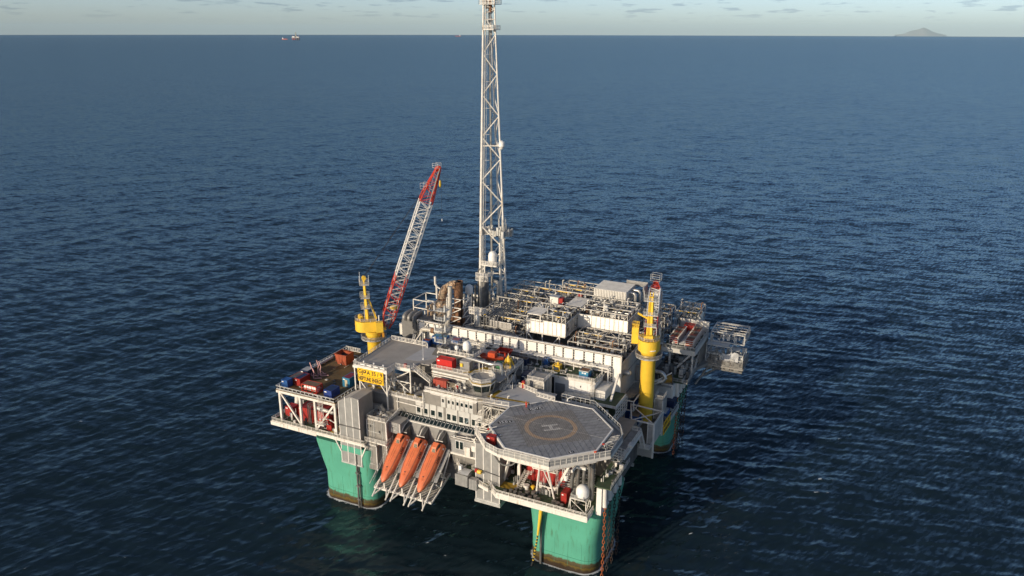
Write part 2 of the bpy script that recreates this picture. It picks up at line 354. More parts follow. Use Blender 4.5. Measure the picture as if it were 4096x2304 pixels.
# ------------------------------------------------------------ hull: four columns and the deck box
def teal_material():
    m = mat('teal_hull_paint', (0.095, 0.36, 0.255), 0.45, var=0.10, dirt=(0.075, 0.21, 0.13), amt=0.42, scale=0.18)
    n = m.node_tree.nodes; l = m.node_tree.links; b = n['Principled BSDF']
    base = b.inputs['Base Color'].links[0].from_socket
    g = n.new('ShaderNodeNewGeometry'); s = n.new('ShaderNodeSeparateXYZ'); l.new(g.outputs['Position'], s.inputs[0])
    nz = n.new('ShaderNodeTexNoise'); nz.inputs['Scale'].default_value = 0.55; nz.inputs['Detail'].default_value = 8; nz.inputs['Roughness'].default_value = 0.7
    l.new(g.outputs['Position'], nz.inputs['Vector'])
    h = n.new('ShaderNodeMath'); h.operation = 'MULTIPLY_ADD'; h.inputs[1].default_value = -2.6; l.new(nz.outputs['Fac'], h.inputs[0]); l.new(s.outputs['Z'], h.inputs[2])
    ramp = n.new('ShaderNodeValToRGB'); e = ramp.color_ramp.elements
    mr = n.new('ShaderNodeMapRange'); mr.inputs['From Min'].default_value = -2.3; mr.inputs['From Max'].default_value = 2.6; l.new(h.outputs[0], mr.inputs['Value']); l.new(mr.outputs[0], ramp.inputs['Fac'])
    e[0].position = 0.30; e[0].color = (0.030, 0.018, 0.010, 1); e[1].position = 0.44; e[1].color = (0.125, 0.085, 0.016, 1)
    for p, c in ((0.50, (0.050, 0.042, 0.020, 1)), (0.60, (0.085, 0.070, 0.035, 1))):
        q = e.new(p); q.color = c
    fac = n.new('ShaderNodeMapRange'); fac.inputs['From Min'].default_value = 1.05; fac.inputs['From Max'].default_value = 1.45; fac.inputs['To Min'].default_value = 1; fac.inputs['To Max'].default_value = 0
    l.new(h.outputs[0], fac.inputs['Value'])
    mx = n.new('ShaderNodeMixRGB'); l.new(fac.outputs[0], mx.inputs['Fac']); l.new(base, mx.inputs['Color1']); l.new(ramp.outputs[0], mx.inputs['Color2'])
    l.new(mx.outputs[0], b.inputs['Base Color'])
    return m
TEAL = teal_material()
def rrect(x0, x1, y0, y1, r, n=7):
    pts = []
    for cx, cy, a0 in ((x1 - r, y0 + r, -90), (x1 - r, y1 - r, 0), (x0 + r, y1 - r, 90), (x0 + r, y0 + r, 180)):
        for k in range(n + 1):
            t = R(a0 + 90 * k / n); pts.append((cx + r * math.cos(t), cy + r * math.sin(t)))
    return pts
def column(sx, sy, label, ztop=18.0):
    t = thing('hull_column', (31.2 * sx, 31.5 * sy, 0), label, 'column', 'hull columns standing in the sea')
    xs = sorted((22.6 * sx, 39.8 * sx)); ys = sorted((23.0 * sy, 40.1 * sy)); fl = 1.4
    lev = [(-12, 0), (0, 0), (7.6, 0), (8.6, 0.12), (13, 0.6), (17, 1.0), (ztop, 1.0)]
    mb = MB(); rings = []
    for z, k in lev:
        x0, x1 = xs; y0, y1 = ys
        if sx > 0: x1 += fl * k
        else: x0 -= fl * k
        if sy > 0: y1 += fl * k * 0.5
        else: y0 -= fl * k * 0.5
        rings.append([(x, y, z) for x, y in rrect(x0, x1, y0, y1, 3.4 - 1.6 * k)])
    n = len(rings[0]); vs = [p for r_ in rings for p in r_]
    fs = [(i * n + k, i * n + (k + 1) % n, (i + 1) * n + (k + 1) % n, (i + 1) * n + k) for i in range(len(rings) - 1) for k in range(n)]
    fs += [tuple(range((len(rings) - 1) * n, len(rings) * n))]
    mb.add(vs, fs); obj('shell', mb, TEAL, t, True)
    # weld seams standing a little proud
    mb = MB()
    for z in (3.4, 8.4):
        r_ = rrect(xs[0] - .02, xs[1] + .02, ys[0] - .02, ys[1] + .02, 3.4)
        for a, b in zip(r_, r_[1:] + r_[:1]): mb.bar((*a, z), (*b, z), 0.05, 0.07)
    for k in range(4):
        x = xs[0] + 3.4 + (xs[1] - xs[0] - 6.8) * k / 3; mb.box(x - .03, x + .03, ys[0] - .02, ys[0] + .02, 1, 8.4)
    obj('weld_seam', mb, mat('teal_seam', (0.04, 0.22, 0.15), 0.6), t)
    return t
colFL = column(-1, -1, 'teal column with marine growth at waterline, left of the orange lifeboats')
colFR = column(1, -1, 'nearest teal column, under the helideck, with a yellow pipe down its front')
colBR = column(1, 1, 'far teal column at the right, below the yellow crane and hanging chains')
colBL = column(-1, 1, 'rear teal column hidden behind the left crane')
# deck box under everything
t = thing('deck_box', (0, 0, 16), 'grey steel deck box carrying the modules between the four columns', 'deck')
mb = MB().box(-40, 38.5, -36, 40, 13.5, 17.9); obj('box_girder', mb, GD, t)
mb = MB()
for x in range(-36, 39, 8): mb.box(x - .3, x + .3, -36.2, 40.2, 12.7, 13.5)
for y in range(-32, 40, 8): mb.box(-40.2, 38.7, y - .3, y + .3, 12.3, 13.1)
obj('bottom_girders', mb, GA, t)
# white fairlead housings with chain pipes and chains
LINK = None
def chain_link():
    mb = MB(); pts = []
    for k in range(12):
        a = 2 * math.pi * k / 12; pts.append((0.26 * math.cos(a), 0, 0.26 * math.sin(a) + (0.30 if math.sin(a) > 0 else -0.30)))
    mb.path(pts + pts[:1], 0.10, 5, cap=False); return mesh_of(mb, mat('chain_steel', (0.055, 0.045, 0.04), 0.8, 0.3, var=0.4, dirt=RUST, amt=0.45), True)
def chain(x, y, z0, lean, label, rusty=False, col=None):
    global LINK
    LINK = LINK or chain_link()
    me = LINK
    if rusty:
        me = LINK.copy(); me.materials.clear(); me.materials.append(mat('chain_orange_rust', (0.36, 0.10, 0.03), 0.8, 0.1, var=0.4, dirt=(0.10, 0.04, 0.02), amt=0.5))
    t = thing('mooring_chain', (x, y, z0), label, 'chain', 'mooring chains hanging from the fairleads')
    k = 0; z = z0
    while z > -2.0:
        s = (z0 - z) / z0
        o = obj('chain_link', me, None); o.location = (lean * s, 0.35 * math.sin(s * 2.2), z - z0); o.rotation_euler = (0, 0, (math.pi / 2 if k % 2 else 0) + 0.35); o.parent = t
        k += 1; z -= 0.94
    return t
for (ys, nm, labs, x0) in (((-40.5, -37.1, -33.6, -30.0), 'near column',
        ('mooring chain bright orange with rust in its lower half, nearest the camera', 'second mooring chain on the nearest column, dark links', 'third mooring chain on the nearest column, dark links', 'fourth and farthest mooring chain on the nearest column, dark links'), 42.6),
        ((23.4, 26.8, 30.4, 34.2), 'far column',
        ('rust brown mooring chain, first of four on the far right column', 'second mooring chain on the far right column, black links', 'third mooring chain on the far right column, black links', 'last mooring chain at the far right, shortest in view'), 42.6)):
    t = thing('fairlead_housing', (41, sum(ys) / 4, 20), 'white chain pipe housing on the %s' % ('nearest column beside the helideck' if ys[0] < 0 else 'far right column below the pipe deck'), 'fairlead housing')
    y0, y1 = ys[0] - (0.9 if ys[0] < 0 else 2.0), ys[-1] + 2.2
    obj('housing', MB().box(40.0 if ys[0] < 0 else 24.0, 41.2, y0 + (0 if ys[0] < 0 else -1.5), y1, 17.92, 24.8), WP, t)
    for i, y in enumerate(ys):
        mb = MB().tube((41.75, y, 19.9), (41.6, y, 24.7), 0.55, 12); mb.box(41.0, 41.7, y - .3, y + .3, 20.4, 24.6); obj('chain_pipe', mb, W, t, True)
    mb = MB().box(39.4, 43.4, y0, y1, 25.0, 25.25); obj('walkway', mb, GN, t)
    mb = MB().rail([(43.3, y0, 25.25), (43.3, y1, 25.25)]); obj('railing', mb, GA, t)
    for i, (y, lb) in enumerate(zip(ys, labs)):
        chain(41.85, y, 19.8, -0.2, lb, rusty=(i == 0))
# caisson pipes down the column fronts
t = tag(obj('caisson_pipe', MB().tube((-27.3, -40.75, 16), (-27.4, -40.75, -3), 0.28, 8).tube((-26.75, -40.6, 16), (-26.8, -40.6, -3), 0.14, 6), GD, None, True), 'dark vertical pipe down the front of the left teal column', 'pipe')
mb = MB()
for z in (2.5, 6.5, 10.5): mb.box(-27.75, -26.6, -41.1, -40.0, z, z + .3)
obj('pipe_clamp', mb, GD, t)
t = thing('water_intake_pipe', (26, -41.5, 18), 'yellow pipe tapering into a black hose down the nearest teal column', 'pipe')
obj('guide_pipe', MB().tube((26.3, -41.0, 17.5), (26.2, -40.7, -3), 0.3, 8), GD, t, True)
obj('bend_stiffener', MB().tube((27.0, -42.4, 17.6), (25.9, -41.9, 8.5), 0.52, 10, r2=0.26), YE, t, True)
pts = [(25.9, -41.9, 8.5), (25.5, -42.0, 5), (25.0, -42.4, 1.5), (24.2, -43.2, -2.5)]
obj('hose', MB().path(pts, 0.17, 8, bend=1.5), BK, t, True)
for i in range(9):
    e = i / 8; p = Vector(pts[0]).lerp(Vector(pts[2]), e); obj('hose_collar', MB().tube(p + Vector((0, 0, .12)), p - Vector((0, 0, .12)), 0.24, 8), YE, t, True)
# ------------------------------------------------------------ left module: lower deck, laydown deck, containers
LD = 20.0; UD = 29.6
t = thing('laydown_platform', (-45, -26, LD), 'open braced steel platform at the left with a rusty brown laydown deck on top', 'platform')
obj('lower_deck', MB().prism([(-55.2, -41.2), (-24.0, -41.2), (-24.0, -24), (-55.2, -24)], LD - .12, LD), GN, t)
mb = MB().box(-55.4, -39.6, -41.5, -41.2, LD - 1.1, LD + .02); mb.box(-39.6, -23.8, -41.45, -41.2, LD - .6, LD + .02); mb.box(-55.4, -55.2, -41.2, -24, LD - 1.1, LD + .02); obj('edge_girder', mb, W, t)
mb = MB()
for x in range(-54, -24, 5): mb.box(x - .2, x + .2, -41.1, -24, LD - 1.0, LD - .12)
obj('floor_beam', mb, GA, t)
obj('lower_railing', MB().rail([(-55.2, -24, LD), (-55.2, -41.2, LD), (-39.6, -41.25, LD), (-24.0, -41.25, LD), (-23.9, -38, LD)]), W, t)
for x in (-52.6, -45.6, -40.6, -33.9):
    obj('post', MB().box(x - .3, x + .3, -40.2, -39.6, LD, UD - .7), W, t)
    obj('post', MB().box(x - .3, x + .3, -24.6, -24.0, LD, UD - .7), W, t)
for a, b in (((-52.4, UD - .9), (-45.8, LD + .3)), ((-34.1, UD - .9), (-40.4, LD + .3))):
    obj('brace', MB().bar((a[0], -39.9, a[1]), (b[0], -39.9, b[1]), 0.45), W, t)
obj('brace', MB().bar((-33.9, -39.5, UD - 1), (-33.9, -33, LD + 1), 0.35), W, t)
mb = MB().box(-53.4, -33.5, -40.4, -39.5, UD - .95, UD - .25); mb.box(-53.4, -52.9, -39.5, -9, UD - .95, UD - .25); mb.box(-34.0, -33.5, -39.5, -9, UD - .95, UD - .25); obj('deck_girder', mb, W, t)
obj('laydown_deck', MB().box(-53.5, -33.4, -40.4, -9, UD - .25, UD), BR, t)
# bulwark with square openings round the laydown deck
def bulwark(name, a, b, par, m=GA):
    mb = MB(); a = Vector(a); b = Vector(b); L = (b - a).length; k = int(L / 1.35)
    mb.bar(a + Vector((0, 0, 1.05)), b + Vector((0, 0, 1.05)), 0.22, 0.2); mb.bar(a + Vector((0, 0, .18)), b + Vector((0, 0, .18)), 0.2, 0.3)
    for i in range(k + 1):
        p = a.lerp(b, i / k); mb.bar(p, p + Vector((0, 0, 1.0)), 0.2)
    return obj(name, mb, m, par)
bulwark('bulwark', (-53.3, -40.3, UD), (-33.6, -40.3, UD), t); bulwark('bulwark', (-33.6, -40.3, UD), (-33.6, -30, UD), t); bulwark('bulwark', (-53.3, -40.3, UD), (-53.3, -9.2, UD), t)
obj('bumper_pipe', MB().path([(-53.0, -27, UD + .5), (-52.6, -17, UD + .6)], 0.42, 10), W, t, True)
obj('end_railing', MB().rail([(-53.3, -9.2, UD), (-48, -9.2, UD)], 1.3, 0.9, 0.06), W, t)
# ladder tower to the laydown deck
mb = MB().ladder((-38.6, -40.7, LD + 2.4), (-38.6, -40.7, UD + 1.2)).ladder((-37.6, -40.7, LD + 4), (-37.6, -40.7, UD + 1.2))
mb.box(-39.6, -37.0, -41.2, -39.8, LD + 2.3, LD + 2.4).rail([(-39.6, -41.2, LD + 2.4), (-37.0, -41.2, LD + 2.4), (-37.0, -39.8, LD + 2.4)]); obj('ladder_cage', mb, W, t)
# equipment under the deck
def equipment(name, label, cat, parts, loc, group=None):
    t = thing(name, loc, label, cat, group)
    for nm, mb, m in parts: obj(nm, mb, m, t, True)
    return t
def ribbed_box(name, label, cat, x0, x1, y0, y1, z0, z1, m, pitch=0.45, roof=None, group=None, door=False):
    """steel container: body, corrugation ribs, corner posts"""
    t = thing(name, ((x0 + x1) / 2, (y0 + y1) / 2, z0), label, cat, group)
    e = 0.05
    obj('body', MB().box(x0 + e, x1 - e, y0 + e, y1 - e, z0 + .1, z1 - .04), m, t)
    mb = MB(); k = max(2, int((x1 - x0) / pitch))
    for i in range(1, k):
        x = x0 + (x1 - x0) * i / k; mb.box(x - .09, x + .09, y0 + .01, y0 + .08, z0 + .2, z1 - .2)
    k = max(2, int((y1 - y0) / pitch))
    for i in range(1, k):
        y = y0 + (y1 - y0) * i / k; mb.box(x1 - .08, x1 - .01, y - .09, y + .09, z0 + .2, z1 - .2)
    obj('wall_ribs', mb, m, t)
    mb = MB().frame(x0 + .07, x1 - .07, y0 + .07, y1 - .07, z0 + .08, z1 - .05, 0.17); obj('corner_frame', mb, m, t)
    pw_ = min(.7, (x1 - x0) * .28); obj('placard', MB().box(x0 + .22, x0 + .22 + pw_, y0 - .03, y0 + .02, z1 - .62, z1 - .34), WB, t)
    if roof: obj('roof_sheet', MB().box(x0 + .2, x1 - .2, y0 + .2, y1 - .2, z1 - .05, z1 + .02), roof, t)
    if door:
        xm = (x0 + x1) / 2
        d = obj('door', MB().box(xm - .42, xm + .42, y0 - .03, y0 + .04, z0 + .2, z0 + 2.15), mat('door_cream', (0.50, 0.44, 0.30), 0.6), t)
    return t
ribbed_box('machinery_container', 'large red ribbed machinery container under the laydown deck', 'container', -48.6, -38.2, -37.5, -31.5, LD, LD + 4.0, RC, 0.55)
ribbed_box('machinery_container', 'narrow red cabinet at the far left end of the lower deck', 'cabinet', -53.9, -51.2, -37.0, -34.5, LD, LD + 2.8, RC)
ribbed_box('machinery_container', 'small red locker beside the ladder under the laydown deck', 'locker', -38.0, -36.4, -39.0, -37.4, LD, LD + 2.3, RC)
equipment('exhaust_silencer', 'large cream cylinder lying under the laydown deck above the red container', 'silencer',
          [('drum', MB().tube((-48.5, -36.5, UD - 2.3), (-39.5, -36.5, UD - 2.3), 1.0, 14), W), ('elbow', MB().path([(-49, -37.5, LD + 5), (-49.3, -36.5, UD - 2.3), (-48.3, -36.5, UD - 2.3)], 0.75, 10, 1.0), W)], (-44, -36.5, UD - 3))
equipment('cooling_pipework', 'bundle of vertical insulated pipes in front of the red container under the laydown deck', 'pipework',
          [('pipe', MB().path([(-44.6 + i * .45, -38.4, LD), (-44.6 + i * .45, -38.4, LD + 6.2 - i * .3), (-43 + i * .45, -36, LD + 6.2 - i * .3)], 0.13, 7, 0.5), GD) for i in range(3)] +
          [('header', MB().tube((-42, -37.9, LD + 5.3), (-36, -37.9, LD + 5.0), 0.5, 10), GA), ('pipe', MB().path([(-41, -38.2, LD + 2.2), (-37.5, -38.6, LD + 3.2), (-35, -38.6, LD + 2.4), (-35, -37, LD + .4)], 0.16, 7, 0.5), W)], (-43, -38, LD))
tag(obj('drip_tray', MB().box(-36.5, -34.5, -39.5, -36, LD + .01, LD + .16), YL), 'yellow drip tray on the lower deck near the left teal column', 'tray')
# containers on the laydown deck
ribbed_box('offshore_container', 'small bright blue container at the left front corner of the brown laydown deck', 'container', -53.0, -50.9, -38.5, -36.4, UD, UD + 2.1, BL)
ribbed_box('offshore_container', 'rust red open basket behind the small bright blue container', 'container', -52.6, -50.6, -36.0, -31.6, UD, UD + 1.8, RO, roof=GD)
ribbed_box('offshore_container', 'dark red half-height container beside the rust red basket', 'container', -50.5, -48.6, -36.0, -31.8, UD, UD + 2.0, RC, roof=BN)
ribbed_box('offshore_container', 'dark blue basket with grey lids next to the pink pipe spools', 'container', -53.0, -50.4, -30.6, -27.6, UD, UD + 1.9, BN, roof=GA)
ribbed_box('offshore_container', 'navy blue ribbed container at the front right corner of the brown deck', 'container', -38.4, -35.9, -38.6, -35.0, UD, UD + 2.1, mat('royal_blue', (0.02, 0.05, 0.22), 0.5, var=0.2), roof=BN)
ribbed_box('offshore_container', 'turquoise cabin with cream door beneath the yellow name sign', 'container', -38.0, -35.6, -31.0, -27.0, UD, UD + 2.7, TQ, roof=mat('maroon_roof', (0.22, 0.03, 0.05), 0.6), door=True)
ribbed_box('offshore_container', 'blue container half hidden behind the sign posts', 'container', -38.6, -36.6, -22.5, -19.5, UD, UD + 2.6, BL)
# open orange skip
t = thing('waste_skip', (-47.5, -17, UD), 'rusty orange open-topped skip at the back of the brown laydown deck', 'skip')
x0, x1, y0, y1, z0, z1 = -50.0, -45.8, -19.0, -15.4, UD, UD + 3.0
mb = MB().slab([(x0 + .9, y0, z0), (x1, y0, z0), (x1, y0, z1), (x0, y0, z1)], .08); obj('front_wall', mb, RO, t)
mb = MB().box(x1 - .08, x1, y0, y1, z0, z1); obj('side_wall', mb, RO, t)
mb = MB().slab([(x0, y0, z1), (x0, y1, z1), (x0 + .9, y1, z0), (x0 + .9, y0, z0)], .08); obj('sloping_wall', mb, RO, t)
mb = MB().box(x0, x1, y1 - .08, y1, z0, z1); obj('back_wall', mb, RO, t)
obj('rubbish', MB().box(x0 + .5, x1 - .1, y0 + .1, y1 - .1, z0 + 1.6, z0 + 2.1), BK, t)
obj('rim', MB().frame(x0, x1, y0, y1, z1 - .1, z1, 0.16), RO, t)
for x in (-49.5, -48.4, -47.3, -46.3): obj('rib', MB().box(x - .07, x + .07, y0 - .07, y0, z0 + .6, z1 - .2), RO, t)
# tank in a frame
t = thing('tank_container', (-43.6, -36.5, UD), 'white tank inside a red lattice frame with brown lid on the laydown deck', 'tank container')
x0, x1, y0, y1 = -46.0, -41.1, -38.4, -35.8
obj('tank', MB().tube((x0 + .4, -37.1, UD + 1.05), (x1 - .4, -37.1, UD + 1.05), 0.9, 14), WB, t, True)
mb = MB().frame(x0, x1, y0, y1, UD + .1, UD + 2.2, 0.2)
for x in (x0 + 1.6, x1 - 1.6): mb.bar((x, y0, UD), (x, y0, UD + 2.2), .12)
mb.bar((x0, y0, UD + 1.1), (x1, y0, UD + 1.1), .12); mb.bar((x1, y0, UD + .1), (x1, y1, UD + 2.2), .14); mb.bar((x1, y1, UD + .1), (x1, y0, UD + 2.2), .14)
mb.bar((x0, y0, UD + .1), (x0 + 1.6, y0, UD + 1.1), .12); mb.bar((x1, y0, UD + .1), (x1 - 1.6, y0, UD + 1.1), .12); obj('frame', mb, RE, t)
obj('lid', MB().box(x0 + .1, x1 - .1, y0 + .1, y1 - .1, UD + 2.2, UD + 2.28), mat('brown_lid', (0.17, 0.115, 0.075), 0.8, var=0.2), t)
# pink pipe spools
for i, (x, y, dz) in enumerate(((-51.3, -28.6, 3.4), (-49.5, -29.8, 2.4), (-48.9, -27.5, 3.8), (-50.2, -26.9, 3.6))):
    mb = MB().path([(x - .3, y + .6, UD + dz), (x + .5, y + .3, UD + dz * .62), (x + .4, y, UD + dz * .35), (x + 1.2, y - .9, UD + .2), (x + 3.0, y + .3, UD + .2)], 0.17, 7, 0.2)
    mb.path([(x + .4, y, UD + dz * .35), (x + 1.6, y + .6, UD + .2)], 0.14, 6)
    tag(obj('pipe_spool', mb, PK, None, True), ('pink bent pipe spool leaning tallest at the left of its bunch', 'short pink bent pipe spool in front of its bunch', 'pink bent pipe spool at the right of its bunch', 'pink bent pipe spool behind the others')[i], 'pipe spool', 'pink pipe spools on the laydown deck')
# ------------------------------------------------------------ grey lift tower beside the column (left) and its twin (right)
def clad_tower(name, label, x0, x1, y0, y1, z0, z1, apex, m, depthroof=6.0):
    t = thing(name, ((x0 + x1) / 2, y0, z0), label, 'tower')
    n = 3
    for i in range(n):
        a = x0 + (x1 - x0) * i / n; b = x0 + (x1 - x0) * (i + 1) / n
        def top(x):
            xm = x0 + (x1 - x0) * 0.62
            return z1 + (apex * (x - x0) / (xm - x0) if x < xm else apex * (1 - 0.12 * (x - xm) / (x1 - xm)))
        mb = MB().slab([(a + .06, y0, z0), (b - .06, y0, z0), (b - .06, y0, top(b)), (a + .06, y0, top(a))], .15); obj('front_panel', mb, m, t)
    mb = MB()
    for i in range(n + 1):
        a = x0 + (x1 - x0) * i / n; mb.box(a - .1, a + .1, y0 - .08, y0 + .1, z0, z1 + (0 if i == 0 else apex * .85))
    obj('seam_trim', mb, WP, t)
    obj('side_wall', MB().box(x1 - .12, x1, y0 + .12, y1, z0, z1 + apex * .88), CO, t)
    obj('side_wall', MB().box(x0, x0 + .12, y0 + .12, y1, z0, z1), CO, t)
    obj('back_wall', MB().box(x0 + .12, x1 - .12, y1 - .12, y1, z0, z1), CO, t)
    xm = x0 + (x1 - x0) * 0.62
    mb = MB().slab([(x0 - .1, y0 - .05, z1), (xm, y0 - .05, z1 + apex), (xm, y1, z1 + apex), (x0 - .1, y1, z1)], .12)
    mb.slab([(xm, y0 - .05, z1 + apex), (x1 + .1, y0 - .05, z1 + apex * .88), (x1 + .1, y1, z1 + apex * .88), (xm, y1, z1 + apex)], .12); obj('roof', mb, GR, t)
    obj('base_beam', MB().box(x0 - .2, x1 + .2, y0 - .15, y1, z0 - .45, z0), GA, t)
    return t
tw = clad_tower('clad_tower', 'tall grey corrugated tower with sloping roof in front of the left column', -32.0, -25.6, -40.75, -34.5, 13.2, 30.7, 2.0, CL)
obj('brace', MB().bar((-33.4, -41.2, 19.4), (-32.0, -40.9, 16.2), .3), W, tw); obj('brace', MB().bar((-23.6, -41.0, 19.6), (-25.6, -40.7, 15.5), .3), W, tw)
obj('collar_beam', MB().box(-32.2, -25.4, -41.0, -40.7, 23.9, 24.15), GD, tw)
# stepped utility blocks between tower and lifeboats
def block(name, label, x0, x1, y0, y1, z0, z1, m=CO, roof=GR, railing=True, group=None, extra=None, cat='building'):
    t = thing(name, ((x0 + x1) / 2, (y0 + y1) / 2, z0), label, cat, group)
    obj('wall', MB().box(x0, x1, y0, y1, z0, z1 - .15), m, t)
    obj('roof', MB().box(x0 - .15, x1 + .15, y0 - .15, y1 + .1, z1 - .15, z1), roof, t)
    mb = MB()
    for x in (x0, x1): mb.box(x - .08, x + .08, y0 - .08, y0 + .08, z0, z1 - .15)
    obj('corner_trim', mb, WP, t)
    cd_ = MB(); rr_ = random.Random(int(x0 * 7 + z1 * 3))
    for k in range(4):
        xx = x0 + (x1 - x0) * rr_.random(); cd_.bar((xx, y0 - .08, z0 + .2), (xx, y0 - .08, z1 - .3), .1)
        zz = z0 + (z1 - z0) * rr_.random(); cd_.bar((x0, y0 - .1, zz), (x0 + (x1 - x0) * rr_.random(), y0 - .1, zz), .12)
        yy = y0 + (y1 - y0) * rr_.random(); cd_.bar((x1 + .08, yy, z0 + .2), (x1 + .08, yy, z1 - .3), .1)
    o_ = obj('conduits', cd_, GA, t); o_['kind'] = 'stuff'
    if railing: obj('railing', MB().rail([(x0, y1, z1), (x0, y0, z1), (x1, y0, z1), (x1, y1, z1)]), W, t)
    return t
b1 = block('utility_block', 'grey stepped block between the clad tower and the lifeboats, railings on its roof', -25.0, -19.0, -38.5, -30.5, 12.2, 26.2)
b2 = block('utility_block', 'lower grey block hanging beside the left column above the sea', -24.6, -21.2, -40.0, -38.5, 12.5, 19.6)
b3 = block('utility_block', 'small white walled hut with flat grey roof above the leftmost lifeboat', -20.2, -15.7, -36.9, -33.2, 22.9, 26.0, m=CL, railing=False)
mb = MB()
for i, (x, z) in enumerate(((-23.6, 24), (-21.0, 22.6))): mb.box(x - .25, x + .25, -38.56, -38.5, z, z + .9)
obj('vent', mb, BK, b1)
mb = MB().box(-24.8, -18.2, -39.9, -38.5, 20.3, 20.5); mb.rail([(-24.8, -39.9, 20.5), (-18.3, -39.9, 20.5), (-18.3, -37.5, 20.5)]); obj('walkway', mb, W, b1)
obj('duct', MB().path([(-26.5, -33.5, 27.5), (-24, -33.5, 27.6), (-23.2, -33.5, 26.4)], .75, 4), ST, b1)
obj('handrail_pipe', MB().path([(-18.7, -38.6, 21), (-18.7, -38.7, 24.5), (-18.9, -38.6, 26.3), (-18.5, -32.5, 28.0)], .14, 6, .4), W, b1, True)
obj('window', MB().box(-19.0, -18.95, -34.0, -33.2, 23.6, 24.8), GS, b1)
# ------------------------------------------------------------ living quarters
q = thing('living_quarters', (-5, -26, 18), 'grey clad living quarters with two rows of windows above the lifeboats', 'building')
obj('core', MB().box(-33.0, 5.6, -30.9, -18.2, 18, 30.2).box(-11.2, 5.5, -30.9, -18.2, 30.2, 33.75).box(5.6, 19.5, -24.2, -18.2, 18, 33.75), CO, q)
YF = -31.3
W2 = [(-13.9, -12.8), (-11.7, -10.6), (-9.6, -8.4), (-7.4, -6.2), (-4.8, -3.7), (-3.2, -2.0), (-1.2, 0.0), (0.4, 1.6), (2.5, 3.7), (4.1, 5.2)]
W1 = [(-6.15, -5.55), (-4.45, -3.8), (-3.2, -2.6), (-1.95, -1.2), (-0.7, 0.05), (0.6, 1.4), (1.9, 2.7)]
def wallrow(xs, z0, z1, mats):
    for i, (a, b) in enumerate(zip(xs[:-1], xs[1:])):
        obj('wall_panel', MB().box(a + .025, b - .025, YF + (0 if i % 2 else 0.03), YF + .45, z0, z1), mats[i % len(mats)], q)
# lower band: pale plain panels round the windows between darker ribbed strips
xs = [-20.5, -14.3, -12.4, -12.0, -10.2, -9.9, -8.0, -7.7, -5.8, -5.1, -1.7, -1.4, 1.9, 2.2, 5.6]
for i, (a, b) in enumerate(zip(xs[:-1], xs[1:])):
    m = CO if i % 2 == 0 else CL
    if i % 2 == 0: obj('wall_panel', MB().box(a + .02, b - .02, YF - .02, YF + .4, 26.6, 30.35), m, q)
    else:
        obj('wall_panel', MB().box(a + .02, b - .02, YF, YF + .4, 26.6, 27.08).box(a + .02, b - .02, YF, YF + .4, 28.92, 30.35), mat('plain_panel', (0.60, 0.585, 0.55), 0.42, 0.35, var=0.12, dirt=GRIME, amt=0.1), q)
        ws = [w for w in W2 if a - .05 <= w[0] and w[1] <= b + .05]
        ed = [a + .02] + [v for w in ws for v in w] + [b - .02]
        for u, v in zip(ed[0::2], ed[1::2]): obj('wall_panel', MB().box(u, v, YF, YF + .4, 27.08, 28.92), MATS['plain_panel'], q)
def window(x0, x1, z0, z1, mull=False, y=YF):
    w = obj('window', MB().box(x0 - .07, x1 + .07, y - .05, y + .12, z0 - .07, z0).box(x0 - .07, x1 + .07, y - .05, y + .12, z1, z1 + .07).box(x0 - .07, x0, y - .05, y + .12, z0, z1).box(x1, x1 + .07, y - .05, y + .12, z0, z1), WP, q)
    obj('pane', MB().box(x0, x1, y + .06, y + .16, z0, z1), GS, w)
    if mull: obj('mullion', MB().box((x0 + x1) / 2 - .04, (x0 + x1) / 2 + .04, y, y + .08, z0, z1), WP, w)
for i, (a, b) in enumerate(W2): window(a, b, 27.15 if i > 3 else 27.35, 28.85)
# upper storey
xs = [-11.4, -6.55, -5.2, -4.7, -3.5, -3.4, -2.3, -2.1, -1.0, -0.85, 0.25, 0.42, 1.6, 1.75, 2.9, 4.0]
for i, (a, b) in enumerate(zip(xs[:-1], xs[1:])):
    m = CO if i % 2 == 0 else MATS['plain_panel']
    ws = [w for w in W1 if a - .05 <= w[0] and w[1] <= b + .05]
    if not ws: obj('wall_panel', MB().box(a + .02, b - .02, YF - .02, YF + .4, 30.4, 33.8), m, q)
    else:
        u, v = ws[0]; obj('wall_panel', MB().box(a + .02, b - .02, YF, YF + .4, 30.4, 31.7).box(a + .02, b - .02, YF, YF + .4, 32.82, 33.8).box(a + .02, u, YF, YF + .4, 31.7, 32.82).box(v, b - .02, YF, YF + .4, 31.7, 32.82), m, q)
for a, b in W1: window(a, b, 31.75, 32.75)
obj('eave', MB().box(-11.5, 4.1, YF - .12, YF + .5, 33.8, 34.05), WP, q); obj('eave', MB().box(-20.6, -11.4, YF - .12, YF + .5, 30.35, 30.55), WP, q)
